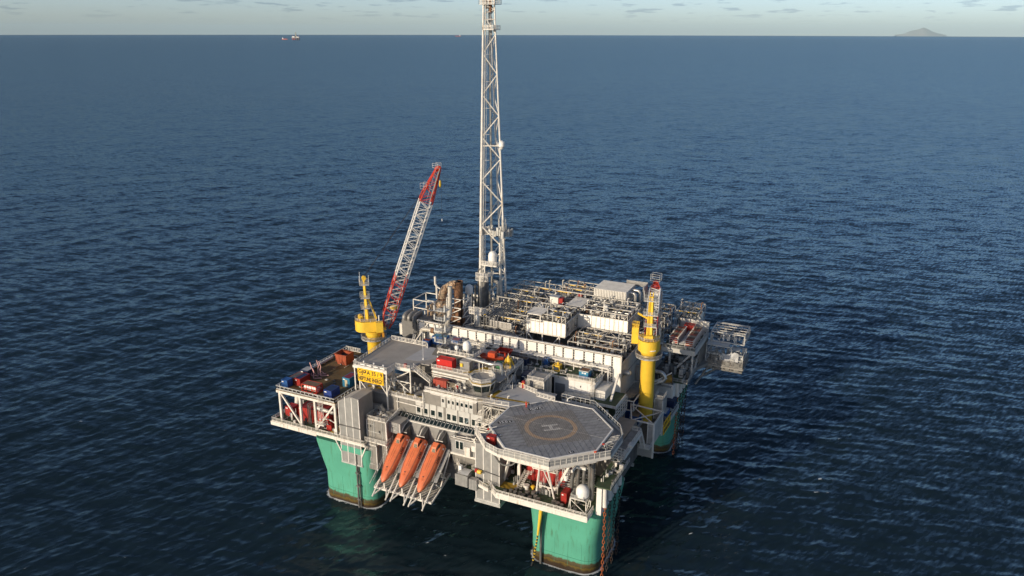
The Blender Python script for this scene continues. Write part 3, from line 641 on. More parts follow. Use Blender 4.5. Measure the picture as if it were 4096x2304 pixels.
# sloping glass gallery
NP = 21; X0, X1 = -19.4, 4.2
for i in range(NP):
    a = X0 + (X1 - X0) * i / NP + .16; b = X0 + (X1 - X0) * (i + 1) / NP - .16
    obj('sloping_pane', MB().slab([(a, -33.0, 25.62), (b, -33.0, 25.62), (b, -31.42, 26.5), (a, -31.42, 26.5)], .05), GS, q)
    obj('glazing_bar', MB().bar((b + .16, -33.02, 25.64), (b + .16, -31.42, 26.54), .16, .12), CL, q)
obj('gallery_back', MB().slab([(X0 - .2, -32.98, 25.5), (X1 + .3, -32.98, 25.5), (X1 + .3, -31.42, 26.36), (X0 - .2, -31.42, 26.36)], .08), GD, q)
obj('gallery_sill', MB().box(X0 - .3, X1 + .4, -33.5, -32.98, 25.3, 25.6), W, q)
for i in range(NP): # white bars laid on the panes stand for lamps glowing behind them
    a = X0 + (X1 - X0) * (i + .5) / NP
    if i > 1: obj('lamp_bar', MB().bar((a - .22, -31.78, 26.38), (a + .22, -31.78, 26.38), .18, .06), WB, q)
obj('gallery_wall', MB().box(X0 - .3, X1 + .4, -33.4, -31, 18, 25.3), CL, q)
obj('gallery_end', MB().add([(X0 - .3, -33, 25.6), (X0 - .3, -31.3, 26.6), (X0 - .3, -31.3, 25.6)], [(0, 1, 2)]), CO, q)
obj('gallery_pipe', MB().path([(-20.2, -31.5, 29.2), (-12.3, -31.75, 28.9 + .3), (-11.7, -31.75, 28.95), (-11.6, -31.75, 31.6), (-11.7, -31.6, 33.4)], .15, 7, .4).path([(-19.5, -33.2, 25.9), (-19.7, -31.7, 26.8), (-19.7, -31.55, 30.2)], .13, 6, .3), W, q, True)
# roof decks of the quarters
obj('roof_deck', MB().box(-11.3, 5.5, -31.2, -18.2, 33.75, 34.0).prism([(5.5, -31.2), (13.0, -30.9), (13.0, -30.1), (20.4, -22.6), (20.4, -18.2), (5.5, -18.2)], 33.75, 34.0), GR, q)
obj('roof_pad', MB().prism([(5.0, -26.2), (8.0, -30.6), (12.9, -30.6), (12.9, -30.0), (20.45, -22.5), (20.45, -21.2), (7.5, -18.4), (5.5, -21)], 34.004, 34.02), GP, q)
obj('roof_line', MB().box(-10, 5.0, -30.6, -29.6, 34.004, 34.012).prism([(5.0, -27.6), (15.9, -26.5), (15.9, -25.7), (5.0, -26.5)], 34.024, 34.032).prism([(5.2, -26.4), (6.6, -26.4), (6.9, -22.6), (5.8, -22.6)], 34.024, 34.031), YL, q)
obj('wing_roof', MB().box(-33.0, -11.4, -31.2, -22, 30.2, 30.5), GR, q); obj('wing_line', MB().box(-31, -12, -29.6, -28.4, 30.504, 30.512), YL, q)
obj('roof_railing', MB().rail([(-11.3, -31.1, 34.05), (4.0, -31.1, 34.05), (6.5, -30.6, 34.05), (12.4, -30.0, 34.05)]), W, q)
obj('roof_railing', MB().rail([(-22.0, -31.1, 30.5), (-11.5, -31.1, 30.5)]), W, q)
obj('roof_railing', MB().rail([(9.5, -18.4, 34.02), (15.8, -20.4, 34.02), (16.0, -21.6, 34.02), (21.5, -22.3, 34.02)], 1.2, 1.2, .07), W, q)
obj('roof_pipe', MB().tube((-11.2, -30.6, 34.6), (3.9, -30.6, 34.5), .22, 8).tube((-11.2, -30.1, 34.35), (3.9, -30.1, 34.3), .14, 6).tube((-9.5, -31.35, 33.55), (3.8, -31.35, 33.55), .12, 6), W, q, True)
# second tier
obj('tier_wall', MB().box(-13.0, 4.5, -24.7, -10.5, 33.9, 37.3), CO, q)
obj('tier_deck', MB().box(-13.2, 7.4, -24.9, -10.5, 37.3, 37.52), GR, q)
obj('tier_line', MB().prism([(-4.5, -24.3), (2.0, -21.5), (1.6, -18.3), (-0.5, -18.0)], 37.524, 37.532), YL, q)
obj('tier_railing', MB().rail([(-13.1, -24.8, 37.52), (-2.0, -24.8, 37.52)]).rail([(1.7, -20.2, 37.52), (6.9, -20.4, 37.52), (7.3, -11, 37.52), (-1, -10.7, 37.52)]), W, q)
obj('tier_pipe', MB().tube((-12.8, -25.0, 36.7), (-1.5, -25.0, 36.6), .3, 8).tube((-12.8, -25.1, 36.0), (-2.5, -25.1, 35.9), .18, 8).tube((-12.8, -25.1, 35.4), (-6, -25.1, 35.4), .12, 6), W, q, True)
for x in (-10.6, -8.2, -5.4, -3.4): obj('door', MB().box(x - .5, x + .5, -24.78, -24.69, 34.02, 36.0), (CL, GA)[int(x) % 2], q)
# stairs
obj('stair', MB().stair((-12.6, -26.2, 34.05), (-17.6, -27.0, 37.5), 1.2, 12), W, q); obj('stair', MB().stair((6.6, -22.5, 34.05), (7.3, -18.8, 36.0), 1.2, 8), W, q); obj('stair', MB().stair((6.0, -18.0, 36.0), (1.8, -19.2, 38.5 - 1.0), 1.2, 9), GA, q)
obj('support_post', MB().bar((7.2, -20.2, 34), (7.2, -20.2, 37.3), .25).bar((7.2, -11, 30), (7.2, -11, 37.3), .25).bar((7.2, -20.2, 34.1), (7.2, -14, 37.2), .2), W, q)
# pipes and riser rack at the right end of the front wall
mb = MB()
for i in range(8): mb.path([(4.3 + .32 * i, -31.2 + .12 * i, 25.8), (4.3 + .32 * i, -31.2 + .12 * i, 31.2 + .3 * (i % 3)), (6.2 + .32 * i, -29.5, 33.0 + .1 * i)], .11, 6, .4)
obj('riser_pipe', mb, W, q, True)
mb = MB()
for i in range(7): mb.path([(4.6, -31.6 - .22 * i, 26.2 + .35 * (i % 4)), (9.5, -31.6 - .2 * i, 26.2 + .35 * (i % 4)), (11.5, -30.2, 27.5 + .2 * i)], .1, 6, .4)
obj('header_pipe', mb, W, q, True)
obj('valve_frame', MB().frame(4.6, 8.8, -33.2, -31.0, 26.0, 29.6, .16, (27.2, 28.4)).frame(9.0, 12.4, -32.0, -29.4, 27.8, 31.4, .18, (29.6,)).box(9.0, 11.8, -33.6, -31.4, 27.2, 28.8), W, q)
obj('access_stair', MB().stair((6.2, -32.6, 28.4), (10.2, -31.5, 31.0), 1.0, 8).box(9.8, 12.6, -32.4, -30.4, 30.9, 31.0).rail([(9.8, -32.4, 31), (12.6, -32.4, 31)]), W, q)
# -------- high grey roof with the name sign
g = thing('sign_roof_deck', (-25, -22, 30.5), 'broad plain grey roof deck on posts behind the yellow name sign', 'roof deck')
obj('deck_plate', MB().prism([(-33.0, -32.3), (-22.2, -32.3), (-22.2, -28.4), (-17.4, -28.4), (-17.4, -23.6), (-14.6, -23.4), (-14.6, -12.3), (-34.0, -12.3)], 37.2, 37.5), GR, g)
obj('pale_patch', MB().prism([(-22.6, -23.0), (-18.5, -22.6), (-14.8, -18.5), (-14.8, -12.6), (-22.2, -12.6)], 37.504, 37.515), GP, g)
obj('edge_beam', MB().box(-33.1, -22.1, -32.45, -32.2, 36.8, 37.52).box(-22.3, -22.05, -32.2, -28.4, 36.8, 37.52).box(-22.2, -17.3, -28.55, -28.3, 36.8, 37.52), W, g)
obj('railing', MB().rail([(-34.0, -12.4, 37.5), (-33.0, -32.2, 37.5), (-22.2, -32.2, 37.5), (-22.2, -28.4, 37.5), (-17.5, -28.4, 37.5)]).rail([(-34, -12.4, 37.5), (-22.4, -12.4, 37.5), (-21.2, -13.5, 37.5)], 1.3, 1.2, .065), W, g)
for x, y, z in ((-32.7, -32.1, 29.6), (-31.2, -32.1, 29.6), (-22.5, -32.1, 26), (-22.5, -28.6, 30.4), (-17.6, -28.2, 30.4), (-32.7, -13, 29.7)):
    obj('post', MB().bar((x, y, z), (x, y, 37.2), .32), W, g)
for a, b in (((-22.5, -32.1, 30.6), (-22.5, -28.6, 36.6)), ((-22.5, -28.5, 34.3), (-17.7, -28.3, 30.8)), ((-22.4, -28.5, 34.2), (-17.7, -28.3, 36.9)), ((-24.5, -32.0, 33.2), (-22.5, -32.1, 30.7)), ((-31.2, -32, 33.2), (-29.2, -31.8, 30.6)), ((-22.5, -28.5, 33.6), (-17.7, -28.2, 33.5)), ((-22.5, -32, 34), (-22.5, -28.5, 31))):
    obj('brace', MB().bar(a, b, .24), W, g)
for i, x in enumerate((-32.2, -29.4, -26.2, -23.2)): obj('floodlight', MB().tube((x, -32.3, 37.5), (x, -32.3, 39.0), .06, 5).lathe([(.0, 38.9), (.22, 39.0), (.25, 39.25), (.0, 39.45)], x, -32.3, 8), WB, g, True)
mb = MB()
for i in range(4): mb.box(-30.6 + i * 2.1, -29.2 + i * 2.1, -32.36, -32.26, 38.05, 38.35)
obj('lamp_fitting', mb, WB, g)
obj('fire_box', MB().box(-19.6, -18.9, -28.2, -27.6, 37.5, 38.7), RC, g)
s = thing('name_sign', (-27.3, -32.5, 33.4), 'large yellow sign reading GJØA 35 / 9 NEPTUNE ENERGY in black letters', 'sign')
obj('sign_panel', MB().box(-31.4, -23.2, -32.62, -32.5, 35.32, 37.1), SG, s); obj('sign_panel', MB().box(-31.4, -23.2, -32.62, -32.5, 33.4, 35.2), SG, s)
F = Matrix.Rotation(R(90), 4, 'X')
text('lettering', 'GJØA 35 / 9', 1.62, BK, Matrix.Translation((-27.3, -32.64, 36.2)) @ F, s, 0.03, .01, fit=7.6)
text('lettering', 'NEPTUNE ENERGY', 1.62, BK, Matrix.Translation((-27.3, -32.64, 34.25)) @ F, s, 0.05, .01, fit=7.8)
# -------- control cab on the quarters' roof
c = thing('control_cab', (2.8, -26.0, 34), 'eight-sided control cab with slanted windows and hazard-striped rim on the quarters roof', 'control cab')
def octo(r, cx=2.9, cy=-26.0, a0=22.5): return [(cx + r * math.cos(R(a0 + 45 * k)), cy + r * math.sin(R(a0 + 45 * k))) for k in range(8)]
def band(name, r0, z0, r1, z1, m, th=0.1, gap=0.0, parent=None):
    A = octo(r0); B = octo(r1)
    for k in range(8):
        a, b, cc, d = A[k], A[(k + 1) % 8], B[(k + 1) % 8], B[k]
        def L(p, q, e): return (p[0] + (q[0] - p[0]) * e, p[1] + (q[1] - p[1]) * e)
        p = [(*L(a, b, gap), z0), (*L(a, b, 1 - gap), z0), (*L(d, cc, 1 - gap), z1), (*L(d, cc, gap), z1)]
        obj(name, MB().slab(p, th), m, parent)
band('base_panel', 2.5, 34.0, 2.75, 35.3, ST, parent=c); band('window', 2.75, 35.35, 3.2, 37.2, GS, .08, .05, c)
A = octo(2.76); B = octo(3.24)
for k in range(8): obj('window_post', MB().bar((*A[k], 35.3), (*B[k], 37.25), .2), ST, c)
band('fascia', 3.35, 37.2, 3.45, 37.75, W, parent=c)
def stripe_mat():
    m = mat('hazard_stripes', (0.6, 0.38, 0.03), 0.5); n = m.node_tree.nodes; l = m.node_tree.links; b = n['Principled BSDF']
    g_ = n.new('ShaderNodeNewGeometry'); sp = n.new('ShaderNodeSeparateXYZ'); l.new(g_.outputs['Position'], sp.inputs[0])
    a = n.new('ShaderNodeMath'); a.operation = 'ADD'; l.new(sp.outputs['X'], a.inputs[0]); l.new(sp.outputs['Z'], a.inputs[1])
    fr = n.new('ShaderNodeMath'); fr.operation = 'PINGPONG'; fr.inputs[1].default_value = 0.22; l.new(a.outputs[0], fr.inputs[0])
    gt = n.new('ShaderNodeMath'); gt.operation = 'GREATER_THAN'; gt.inputs[1].default_value = 0.11; l.new(fr.outputs[0], gt.inputs[0])
    mx = n.new('ShaderNodeMixRGB'); mx.inputs['Color1'].default_value = (0.62, 0.40, 0.03, 1); mx.inputs['Color2'].default_value = (0.02, 0.02, 0.02, 1); l.new(gt.outputs[0], mx.inputs['Fac']); l.new(mx.outputs[0], b.inputs['Base Color']); return m
band('hazard_rim', 3.48, 37.75, 3.6, 38.1, stripe_mat(), parent=c)
obj('roof', MB().prism(octo(3.55), 38.1, 38.35), GR, c); obj('roof_railing', MB().rail([(*p, 38.35) for p in octo(3.3)] + [(*octo(3.3)[0], 38.35)], .8, 1.3), W, c)
obj('roof_ladder', MB().ladder((4.6, -23.6, 34), (4.6, -23.6, 39.4)).rail([(4.0, -24.4, 38.35), (5.0, -24.2, 38.35)], 1.1, .5), W, c)
# -------- things on the roofs
ribbed_box('roof_container', 'bright red container on the upper tier roof above the tier railing', 'container', -12.0, -7.3, -23.9, -21.7, 37.52, 40.1, mat('bright_red', (0.55, 0.022, 0.018), 0.45, var=0.1), 0.5)
t = thing('red_cabinet', (-8.6, -27.4, 34), 'long brick red cabinet row on the quarters roof with pipes leaving its end', 'cabinet')
for i in range(5): obj('cabinet_door', MB().box(-10.6 + i * .8, -9.84 + i * .8, -28.2, -26.8, 34.25, 36.2), mat('brick_red', (0.33, 0.055, 0.035), 0.55, var=0.12), t)
obj('plinth', MB().box(-10.6, -6.6, -28.1, -26.9, 34.0, 34.25), GA, t)
mb = MB()
for i in range(6): mb.path([(-6.6, -27.8 + .2 * i, 36.0 - .1 * i), (-5.6 + .25 * i, -27.8 + .2 * i, 36.0 - .1 * i), (-5.6 + .25 * i, -28.2 + .2 * i, 34.1)], .09, 6, .4)
obj('outlet_pipe', mb, mat('brass_pipe', (0.5, 0.42, 0.3), 0.4, 0.5), t, True)
t = thing('ventilation_duct', (0, -22, 40), 'long shiny round duct crossing above the control cab roof, bent down at its right end', 'duct')
obj('duct_run', MB().path([(-5.4, -19.6, 38.6), (-4.8, -20.2, 40.2), (3.4, -21.8, 40.4), (5.6, -20.6, 40.5), (5.9, -20.9, 36.5)], .48, 12, .9), ST, t, True)
for x in (-0.6, 0.4, 3.6): obj('duct_support', MB().bar((x, -21.2, 37.5), (x, -21.2, 40.0), .16), W, t)
t = thing('equipment_hut', (-4.2, -21.5, 37.5), 'small grey shed with yellow box on the upper tier beside the shiny duct', 'shed'); obj('wall', MB().box(-5.6, -2.8, -22.6, -20.4, 37.52, 40.0), CL, t); obj('roof', MB().box(-5.7, -2.7, -22.7, -20.3, 40.0, 40.12), GR, t); obj('call_box', MB().box(-5.4, -4.7, -22.95, -22.6, 38.6, 39.5), YE, t)
t = thing('antenna_platform', (-9, -17.5, 37.5), 'railed steel antenna platform behind the red roof container', 'platform')
obj('frame', MB().frame(-14.2, -3.2, -19.6, -12.6, 37.5, 40.0, .25), W, t); obj('deck', MB().box(-14.2, -3.2, -19.6, -12.6, 39.85, 40.0), GT, t); obj('railing', MB().rail([(-14.2, -12.6, 40), (-14.2, -19.6, 40), (-3.2, -19.6, 40), (-3.2, -12.6, 40), (-14.2, -12.6, 40)], 1.1, 1.3, .055), W, t)
obj('awning', MB().slab([(-15.6, -20.4, 39.2), (-11.6, -20.4, 39.2), (-11.6, -17.2, 40.8), (-15.6, -17.2, 40.8)], .1), GD, t)
mb = MB()
for i in range(14):
    x = -12.5 + rng.random() * 9; y = -19 + rng.random() * 5.5; z = 40.05; mb.bar((x, y, z), (x, y, z + .5 + rng.random() * 1.4), .09); mb.box(x - .3, x + .3, y - .2, y + .2, z + .2, z + .5 + rng.random() * .5)
obj('fittings', mb, GA, t)
def dome(name, label, x, y, z0, z1, r, group=None, mast=0.0, m=WB):
    t = thing(name, (x, y, z0 - mast), label, 'radome', group); h = z1 - z0
    pr = [(r * .62, z0), (r * .97, z0 + .15 * h), (r, z0 + .3 * h)] + [(r * math.cos(R(a)), z1 - r * (1 - math.sin(R(a)))) for a in (0, 20, 40, 58, 74, 86)]
    obj('shell', MB().lathe(pr, x, y, 20), m, t, True)
    obj('pedestal', MB().tube((x, y, z0 - mast), (x, y, z0), .16 if mast else .3, 8), W, t)
    return t
dome('satellite_dome', 'larger white satellite dome on a short mast among the roof railings', -6.0, -18.0, 41.2, 44.0, 1.12, mast=1.2)
dome('satellite_dome', 'small white satellite dome left of the larger roof dome', -8.8, -18.6, 41.2, 42.4, .5, mast=1.2)
# lattice antenna mast
t = thing('antenna_mast', (-14.0, -17.6, 37.5), 'thin black lattice antenna mast rising beside the awning', 'mast')
for dx, dy in ((0, 0), (1.5, 0), (0, 1.5), (1.5, 1.5)): obj('mast_leg', MB().tube((-14.6 + dx, -18.0 + dy, 37.5), (-14.6 + dx, -18.0 + dy, 52.0), .07, 5), GD, t)
mb = MB(); z = 37.6
while z < 51.5:
    for a, b in (((0, 0), (1.5, 0)), ((1.5, 0), (1.5, 1.5)), ((1.5, 1.5), (0, 1.5)), ((0, 1.5), (0, 0))):
        mb.bar((-14.6 + a[0], -18 + a[1], z), (-14.6 + b[0], -18 + b[1], z + 1.5), .055); mb.bar((-14.6 + a[0], -18 + a[1], z), (-14.6 + b[0], -18 + b[1], z), .05)
    z += 1.5
obj('lattice', mb, GD, t)
for z in (42.2, 45.4, 48.6, 51.2): obj('antenna_stage', MB().box(-15.3, -12.2, -18.6, -15.9, z, z + .1).rail([(-15.3, -18.6, z), (-12.2, -18.6, z), (-12.2, -15.9, z)], 1.0, 1.0, .04).box(-15.6, -15.2, -18.9, -18.5, z + .2, z + 1.7).box(-12.4, -12.0, -18.9, -18.5, z + .3, z + 2.0), GA, t)
obj('whip_antenna', MB().tube((-12.7, -19.2, 37.5), (-12.7, -19.2, 52.5), .09, 5), BK, t)
tag(obj('whip_antenna', MB().tube((-18.0, -21.0, 37.5), (-18.0, -21.0, 45.5), .05, 5).box(-18.15, -17.85, -21.15, -20.85, 37.5, 37.8), WB), 'thin white whip antenna standing on the pale roof patch', 'antenna')
# rescue boat
t = thing('rescue_boat', (-0.5, -14, 37.5), 'orange rescue boat on the roof near the antenna platform', 'boat')
hull = MB(); secs = []
for i, (x, w, zb, zt) in enumerate(((-3.4, .9, 38.3, 39.4), (-2.2, 1.15, 38.0, 39.2), (0, 1.25, 37.9, 39.1), (2.0, 1.05, 38.1, 39.2), (3.4, .25, 38.8, 39.6))): secs.append([(x, -w, zt), (x, -w * .8, (zb + zt) / 2), (x, 0, zb), (x, w * .8, (zb + zt) / 2), (x, w, zt)])
vs = [(p[0] - 0.2, p[1] - 14.4, p[2]) for s_ in secs for p in s_]; fs = [(i * 5 + k, i * 5 + k + 1, (i + 1) * 5 + k + 1, (i + 1) * 5 + k) for i in range(4) for k in range(4)] + [(0, 1, 2, 3, 4), (24, 23, 22, 21, 20)] + [(i * 5 + 4, i * 5, (i + 1) * 5, (i + 1) * 5 + 4) for i in range(4)]
obj('hull', hull.add(vs, fs), mat('boat_orange', (0.52, 0.07, 0.018), 0.5, var=0.15), t, True); obj('cabin', MB().box(-1.2, .9, -15.2, -13.6, 39.1, 40.5), MATS['boat_orange'], t); obj('cradle', MB().box(-2.4, -2.0, -15.2, -13.6, 37.5, 38.1).box(1.4, 1.8, -15.2, -13.6, 37.5, 38.1), GA, t)
obj('davit', MB().path([(2.8, -12.8, 37.5), (2.8, -12.8, 40.4), (2.0, -14.6, 41.0)], .18, 6, .5), RE, t)
t = thing('mooring_tool', (5.2, -15.6, 37.5), 'yellow cone-shaped mooring tool with grey end and splayed arms, beside the green locker', 'tool')
obj('cone', MB().lathe([(.75, 37.9), (.72, 38.7), (.45, 40.1), (.12, 41.0)], 5.2, -15.6, 10), YE, t, True)
for k in range(4):
    a = R(45 + 90 * k); obj('arm', MB().bar((5.2 + .5 * math.cos(a), -15.6 + .5 * math.sin(a), 40.2), (5.2 + 1.6 * math.cos(a), -15.6 + 1.6 * math.sin(a), 37.7), .4), YE, t)
obj('end_plate', MB().tube((5.4, -16.9, 38.3), (5.5, -17.1, 38.3), .72, 14), mat('buff', (.42, .34, .22), .7), t)
t = thing('green_locker', (3.4, -17.6, 37.5), 'green locker cabinet beside the yellow cone tool', 'locker'); obj('cabinet', MB().box(2.7, 4.1, -18.2, -17.0, 37.52, 39.5), GB, t); obj('lid', MB().box(2.6, 4.2, -18.3, -16.9, 39.5, 39.58), GB, t); obj('door_seam', MB().box(3.38, 3.42, -18.22, -18.2, 37.7, 39.4), BK, t)
t = thing('fire_cabinet', (11.2, -18.6, 34), 'slim red fire cabinet at the railing of the pale roof pad', 'cabinet'); obj('cabinet', MB().box(10.7, 11.5, -19.0, -18.3, 34.1, 36.0), RC, t); obj('emblem', MB().box(10.95, 11.25, -19.02, -18.99, 35.2, 35.5), YE, t); obj('foot', MB().box(10.8, 11.4, -18.9, -18.4, 34.02, 34.1), GA, t)
t = thing('fire_cabinet', (-1.6, -29, 34), 'small red fire hose box against the cab side on the quarters roof', 'cabinet'); obj('cabinet', MB().box(-3.9, -3.3, -27.8, -27.2, 34.3, 35.5), RC, t); obj('stand', MB().frame(-4.1, -3.0, -27.9, -27.1, 34.02, 35.7, .08), W, t)
for i, (x, y, z, r, lb) in enumerate(((10.2, -14.5, 33.2, 1.15, 'shiny truncated cone vent in front of the louvred hut'), (5.9, -14.4, 33.4, 1.2, 'shiny truncated cone vent beside the navy container under the raised deck'))):
    t = thing('vent_cone', (x, y, z), lb, 'vent', 'shiny cone vents'); obj('cone', MB().lathe([(r * 1.1, z), (r * .62, z + 2.0)], x, y, 18), ST, t, True); obj('throat', MB().lathe([(r * .5, z + 1.9), (r * .5, z + 2.03)], x, y, 14), BK, t); obj('base', MB().box(x - 1.6, x + 1.6, y - 1.3, y + 1.3, z - .4, z), GA, t)
for i, (x, y, lb) in enumerate(((-9.8, -6.2, 'grey dome-topped air intake left of its pair, behind the roof dome'), (-5.8, -6.0, 'grey dome-topped air intake right of its pair, near the red skip'))):
    t = thing('air_intake', (x, y, 35), lb, 'air intake', 'grey air intakes by the white wall'); obj('drum', MB().lathe([(1.45, 35.2), (1.45, 36.4)], x, y, 18), GA, t, True); obj('cap', MB().lathe([(1.5, 36.4), (1.5, 36.6), (.95, 37.4)], x, y, 18), W, t, True); obj('mouth', MB().lathe([(.9, 37.38), (.9, 37.44)], x, y, 16), BK, t)
# ------------------------------------------------------------ free-fall lifeboats and their launching station
D = Vector((0, -0.802, -0.598)); NN = Vector((0, -0.598, 0.802)); XX = Vector((1, 0, 0))
def bp(x, s, w, h): return Vector((x, -35.4, 21.9)) + D * s + XX * w + NN * h
SECS = [(0, 1.30, 0.95, -1.2), (0.5, 1.42, 1.05, -1.35), (1.6, 1.5, 1.12, -1.45), (4, 1.54, 1.10, -1.5), (7, 1.48, 1.0, -1.45), (9, 1.30, 0.88, -1.3), (10.6, 1.02, 0.70, -1.05), (12, 0.74, 0.50, -0.8), (12.8, 0.46, 0.28, -0.52), (13.25, 0.14, 0.04, -0.22)]
def sec_at(s):
    for (a, b) in zip(SECS[:-1], SECS[1:]):
        if a[0] <= s <= b[0]:
            e = (s - a[0]) / (b[0] - a[0]); return [a[i] + (b[i] - a[i]) * e for i in range(4)]
    return SECS[-1]
def hull_pt(x, s, ang, off=0.0):
    _, w, tp, bt = sec_at(s); w *= 1.32; tp *= 1.25; bt *= 1.1; c_, s_ = math.cos(ang), math.sin(ang); p = 0.78
    return bp(x, s, (w + off) * math.copysign(abs(c_) ** p, c_), ((tp + off) if s_ > 0 else (-bt + off)) * math.copysign(abs(s_) ** p, s_))
def lifeboat(x, label):
    t = thing('lifeboat', bp(x, 6, 0, -1.5), label, 'lifeboat', 'orange free-fall lifeboats')
    n = 20; mb = MB(); vs = []
    for s, *_ in SECS:
        for k in range(n): vs.append(hull_pt(x, s, 2 * math.pi * k / n))
    fs = [(i * n + k, i * n + (k + 1) % n, (i + 1) * n + (k + 1) % n, (i + 1) * n + k) for i in range(len(SECS) - 1) for k in range(n)]
    fs += [tuple(reversed(range(n))), tuple(range((len(SECS) - 1) * n, len(SECS) * n))]
    obj('hull', mb.add(vs, fs), OR, t, True)
    # helmsman's cockpit: a faceted block near the stern
    b = [(0.25, 1.2), (0.25, -1.2), (3.5, -0.6), (3.5, 0.6)]; tpz = [(0.5, .8), (0.5, -.8), (1.8, -.62), (1.8, .62)]
    vs = [bp(x, s, w, .9) for s, w in b] + [bp(x, s, w, 2.15) for s, w in tpz]
    cp = obj('cockpit', MB().add(vs, [(3, 2, 1, 0), (4, 5, 6, 7), (0, 1, 5, 4), (1, 2, 6, 5), (2, 3, 7, 6), (3, 0, 4, 7)]), OR, t)
    def face_quad(i, j, e0, e1, h0, h1, off=.02):
        A, B = vs[i], vs[j]; C_, D_ = vs[i + 4], vs[j + 4]
        P = lambda e, h: (A.lerp(B, e)).lerp(C_.lerp(D_, e), h)
        q_ = [P(e0, h0), P(e1, h0), P(e1, h1), P(e0, h1)]; nr = (q_[1] - q_[0]).cross(q_[3] - q_[0]).normalized(); ctr = bp(x, 1.5, 0, 1.2)
        if nr.dot(q_[0] - ctr) < 0: nr = -nr
        return MB().add([p + nr * off for p in q_], [(0, 1, 2, 3)])
    for i, j, e0, e1 in ((3, 0, .12, .42), (3, 0, .52, .88), (1, 2, .12, .46), (1, 2, .55, .85), (2, 3, .12, .88)): obj('window', face_quad(i, j, e0, e1, .3, .8), GS, cp)
    # rubbing ropes, hatch, deck seam, lettering
    for a0 in (52, 128): obj('grab_rope', MB().path([hull_pt(x, .6 + i * .55, R(a0), .04) for i in range(21)], .04, 5), GD, t)
    for w in (-.28, .28): obj('deck_seam', MB().path([bp(x, s, w, sec_at(s)[2] * 1.25 + .0) for s in (3.5, 5, 6.5, 8)], .03, 4), RS, t)
    hc = bp(x, 10.2, -.1, sec_at(10.2)[2] * 1.2 - .02); obj('hatch', MB().tube(hc - NN * .05, hc + NN * .14, .34, 12), OR, t, True)
    obj('skid_keel', MB().bar(bp(x, .8, 0, -1.55), bp(x, 9, 0, -1.5), .5, .3), GD, t)
    for s in (2.2, 9.6): obj('lifting_lug', MB().bar(bp(x, s, 0, 1.0), bp(x, s, 0, 1.35), .18), GD, t)
    M = Matrix(((NN.x, 0, 0, 0),) * 4)
    ax = -D; up = (NN * 0.9 - XX * 0.45).normalized(); nrm = ax.cross(up).normalized(); up = nrm.cross(ax)
    pos = hull_pt(x, 4.3, R(30), .05); M = Matrix(((ax.x, up.x, nrm.x, pos.x), (ax.y, up.y, nrm.y, pos.y), (ax.z, up.z, nrm.z, pos.z), (0, 0, 0, 1)))
    text('lettering', 'LF8R', .95, BK, M, t, .02)
    pos = hull_pt(x, 1.2, R(25), .05); M = Matrix(((ax.x, up.x, nrm.x, pos.x), (ax.y, up.y, nrm.y, pos.y), (ax.z, up.z, nrm.z, pos.z), (0, 0, 0, 1)))
    obj('emblem', MB().add([M @ Vector(p) for p in ((-.22, -.2, .02), (.22, -.2, .02), (.22, .2, .02), (-.22, .2, .02))], [(0, 1, 2, 3)]), WB, t)
    return t
BX = (-15.5, -10.1, -4.7)
for x, lb in zip(BX, ('leftmost of three orange lifeboats, next to the left teal column', 'middle one of the three orange lifeboats on the launch ramps', 'rightmost of three orange lifeboats, beside the open slatted ramp')): lifeboat(x, lb)
st = thing('lifeboat_station', (-10, -40, 14), 'white steel launch station with slatted sloping floor under the lifeboats', 'launch station')
ys0, zs0, ys1, zs1 = -33.2, 15.6, -45.2, 11.5
for i in range(27):
    e = (i + .5) / 27; y = ys0 + (ys1 - ys0) * e; z = zs0 + (zs1 - zs0) * e
    for a, b in ((-18.4, -12.95), (-12.65, -7.55), (-7.25, -1.5)): obj('slat', MB().box(a, b, y - .13, y + .13, z - .04, z + .04), mat('slat_steel', (.42, .40, .36), .6, var=.2, dirt=RUST, amt=.2), st)
for x in (-18.5, -12.8, -7.4, -1.4): obj('ramp_beam', MB().bar((x, ys0, zs0 - .1), (x, ys1, zs1 - .1), .26, .5), W, st)
obj('cross_beam', MB().bar((-18.5, ys1 - .2, zs1 - .1), (-1.4, ys1 - .2, zs1 - .1), .4, .5), W, st); obj('cross_beam', MB().bar((-18.5, ys0, zs0 - .3), (-1.4, ys0, zs0 - .3), .4, .6), W, st)
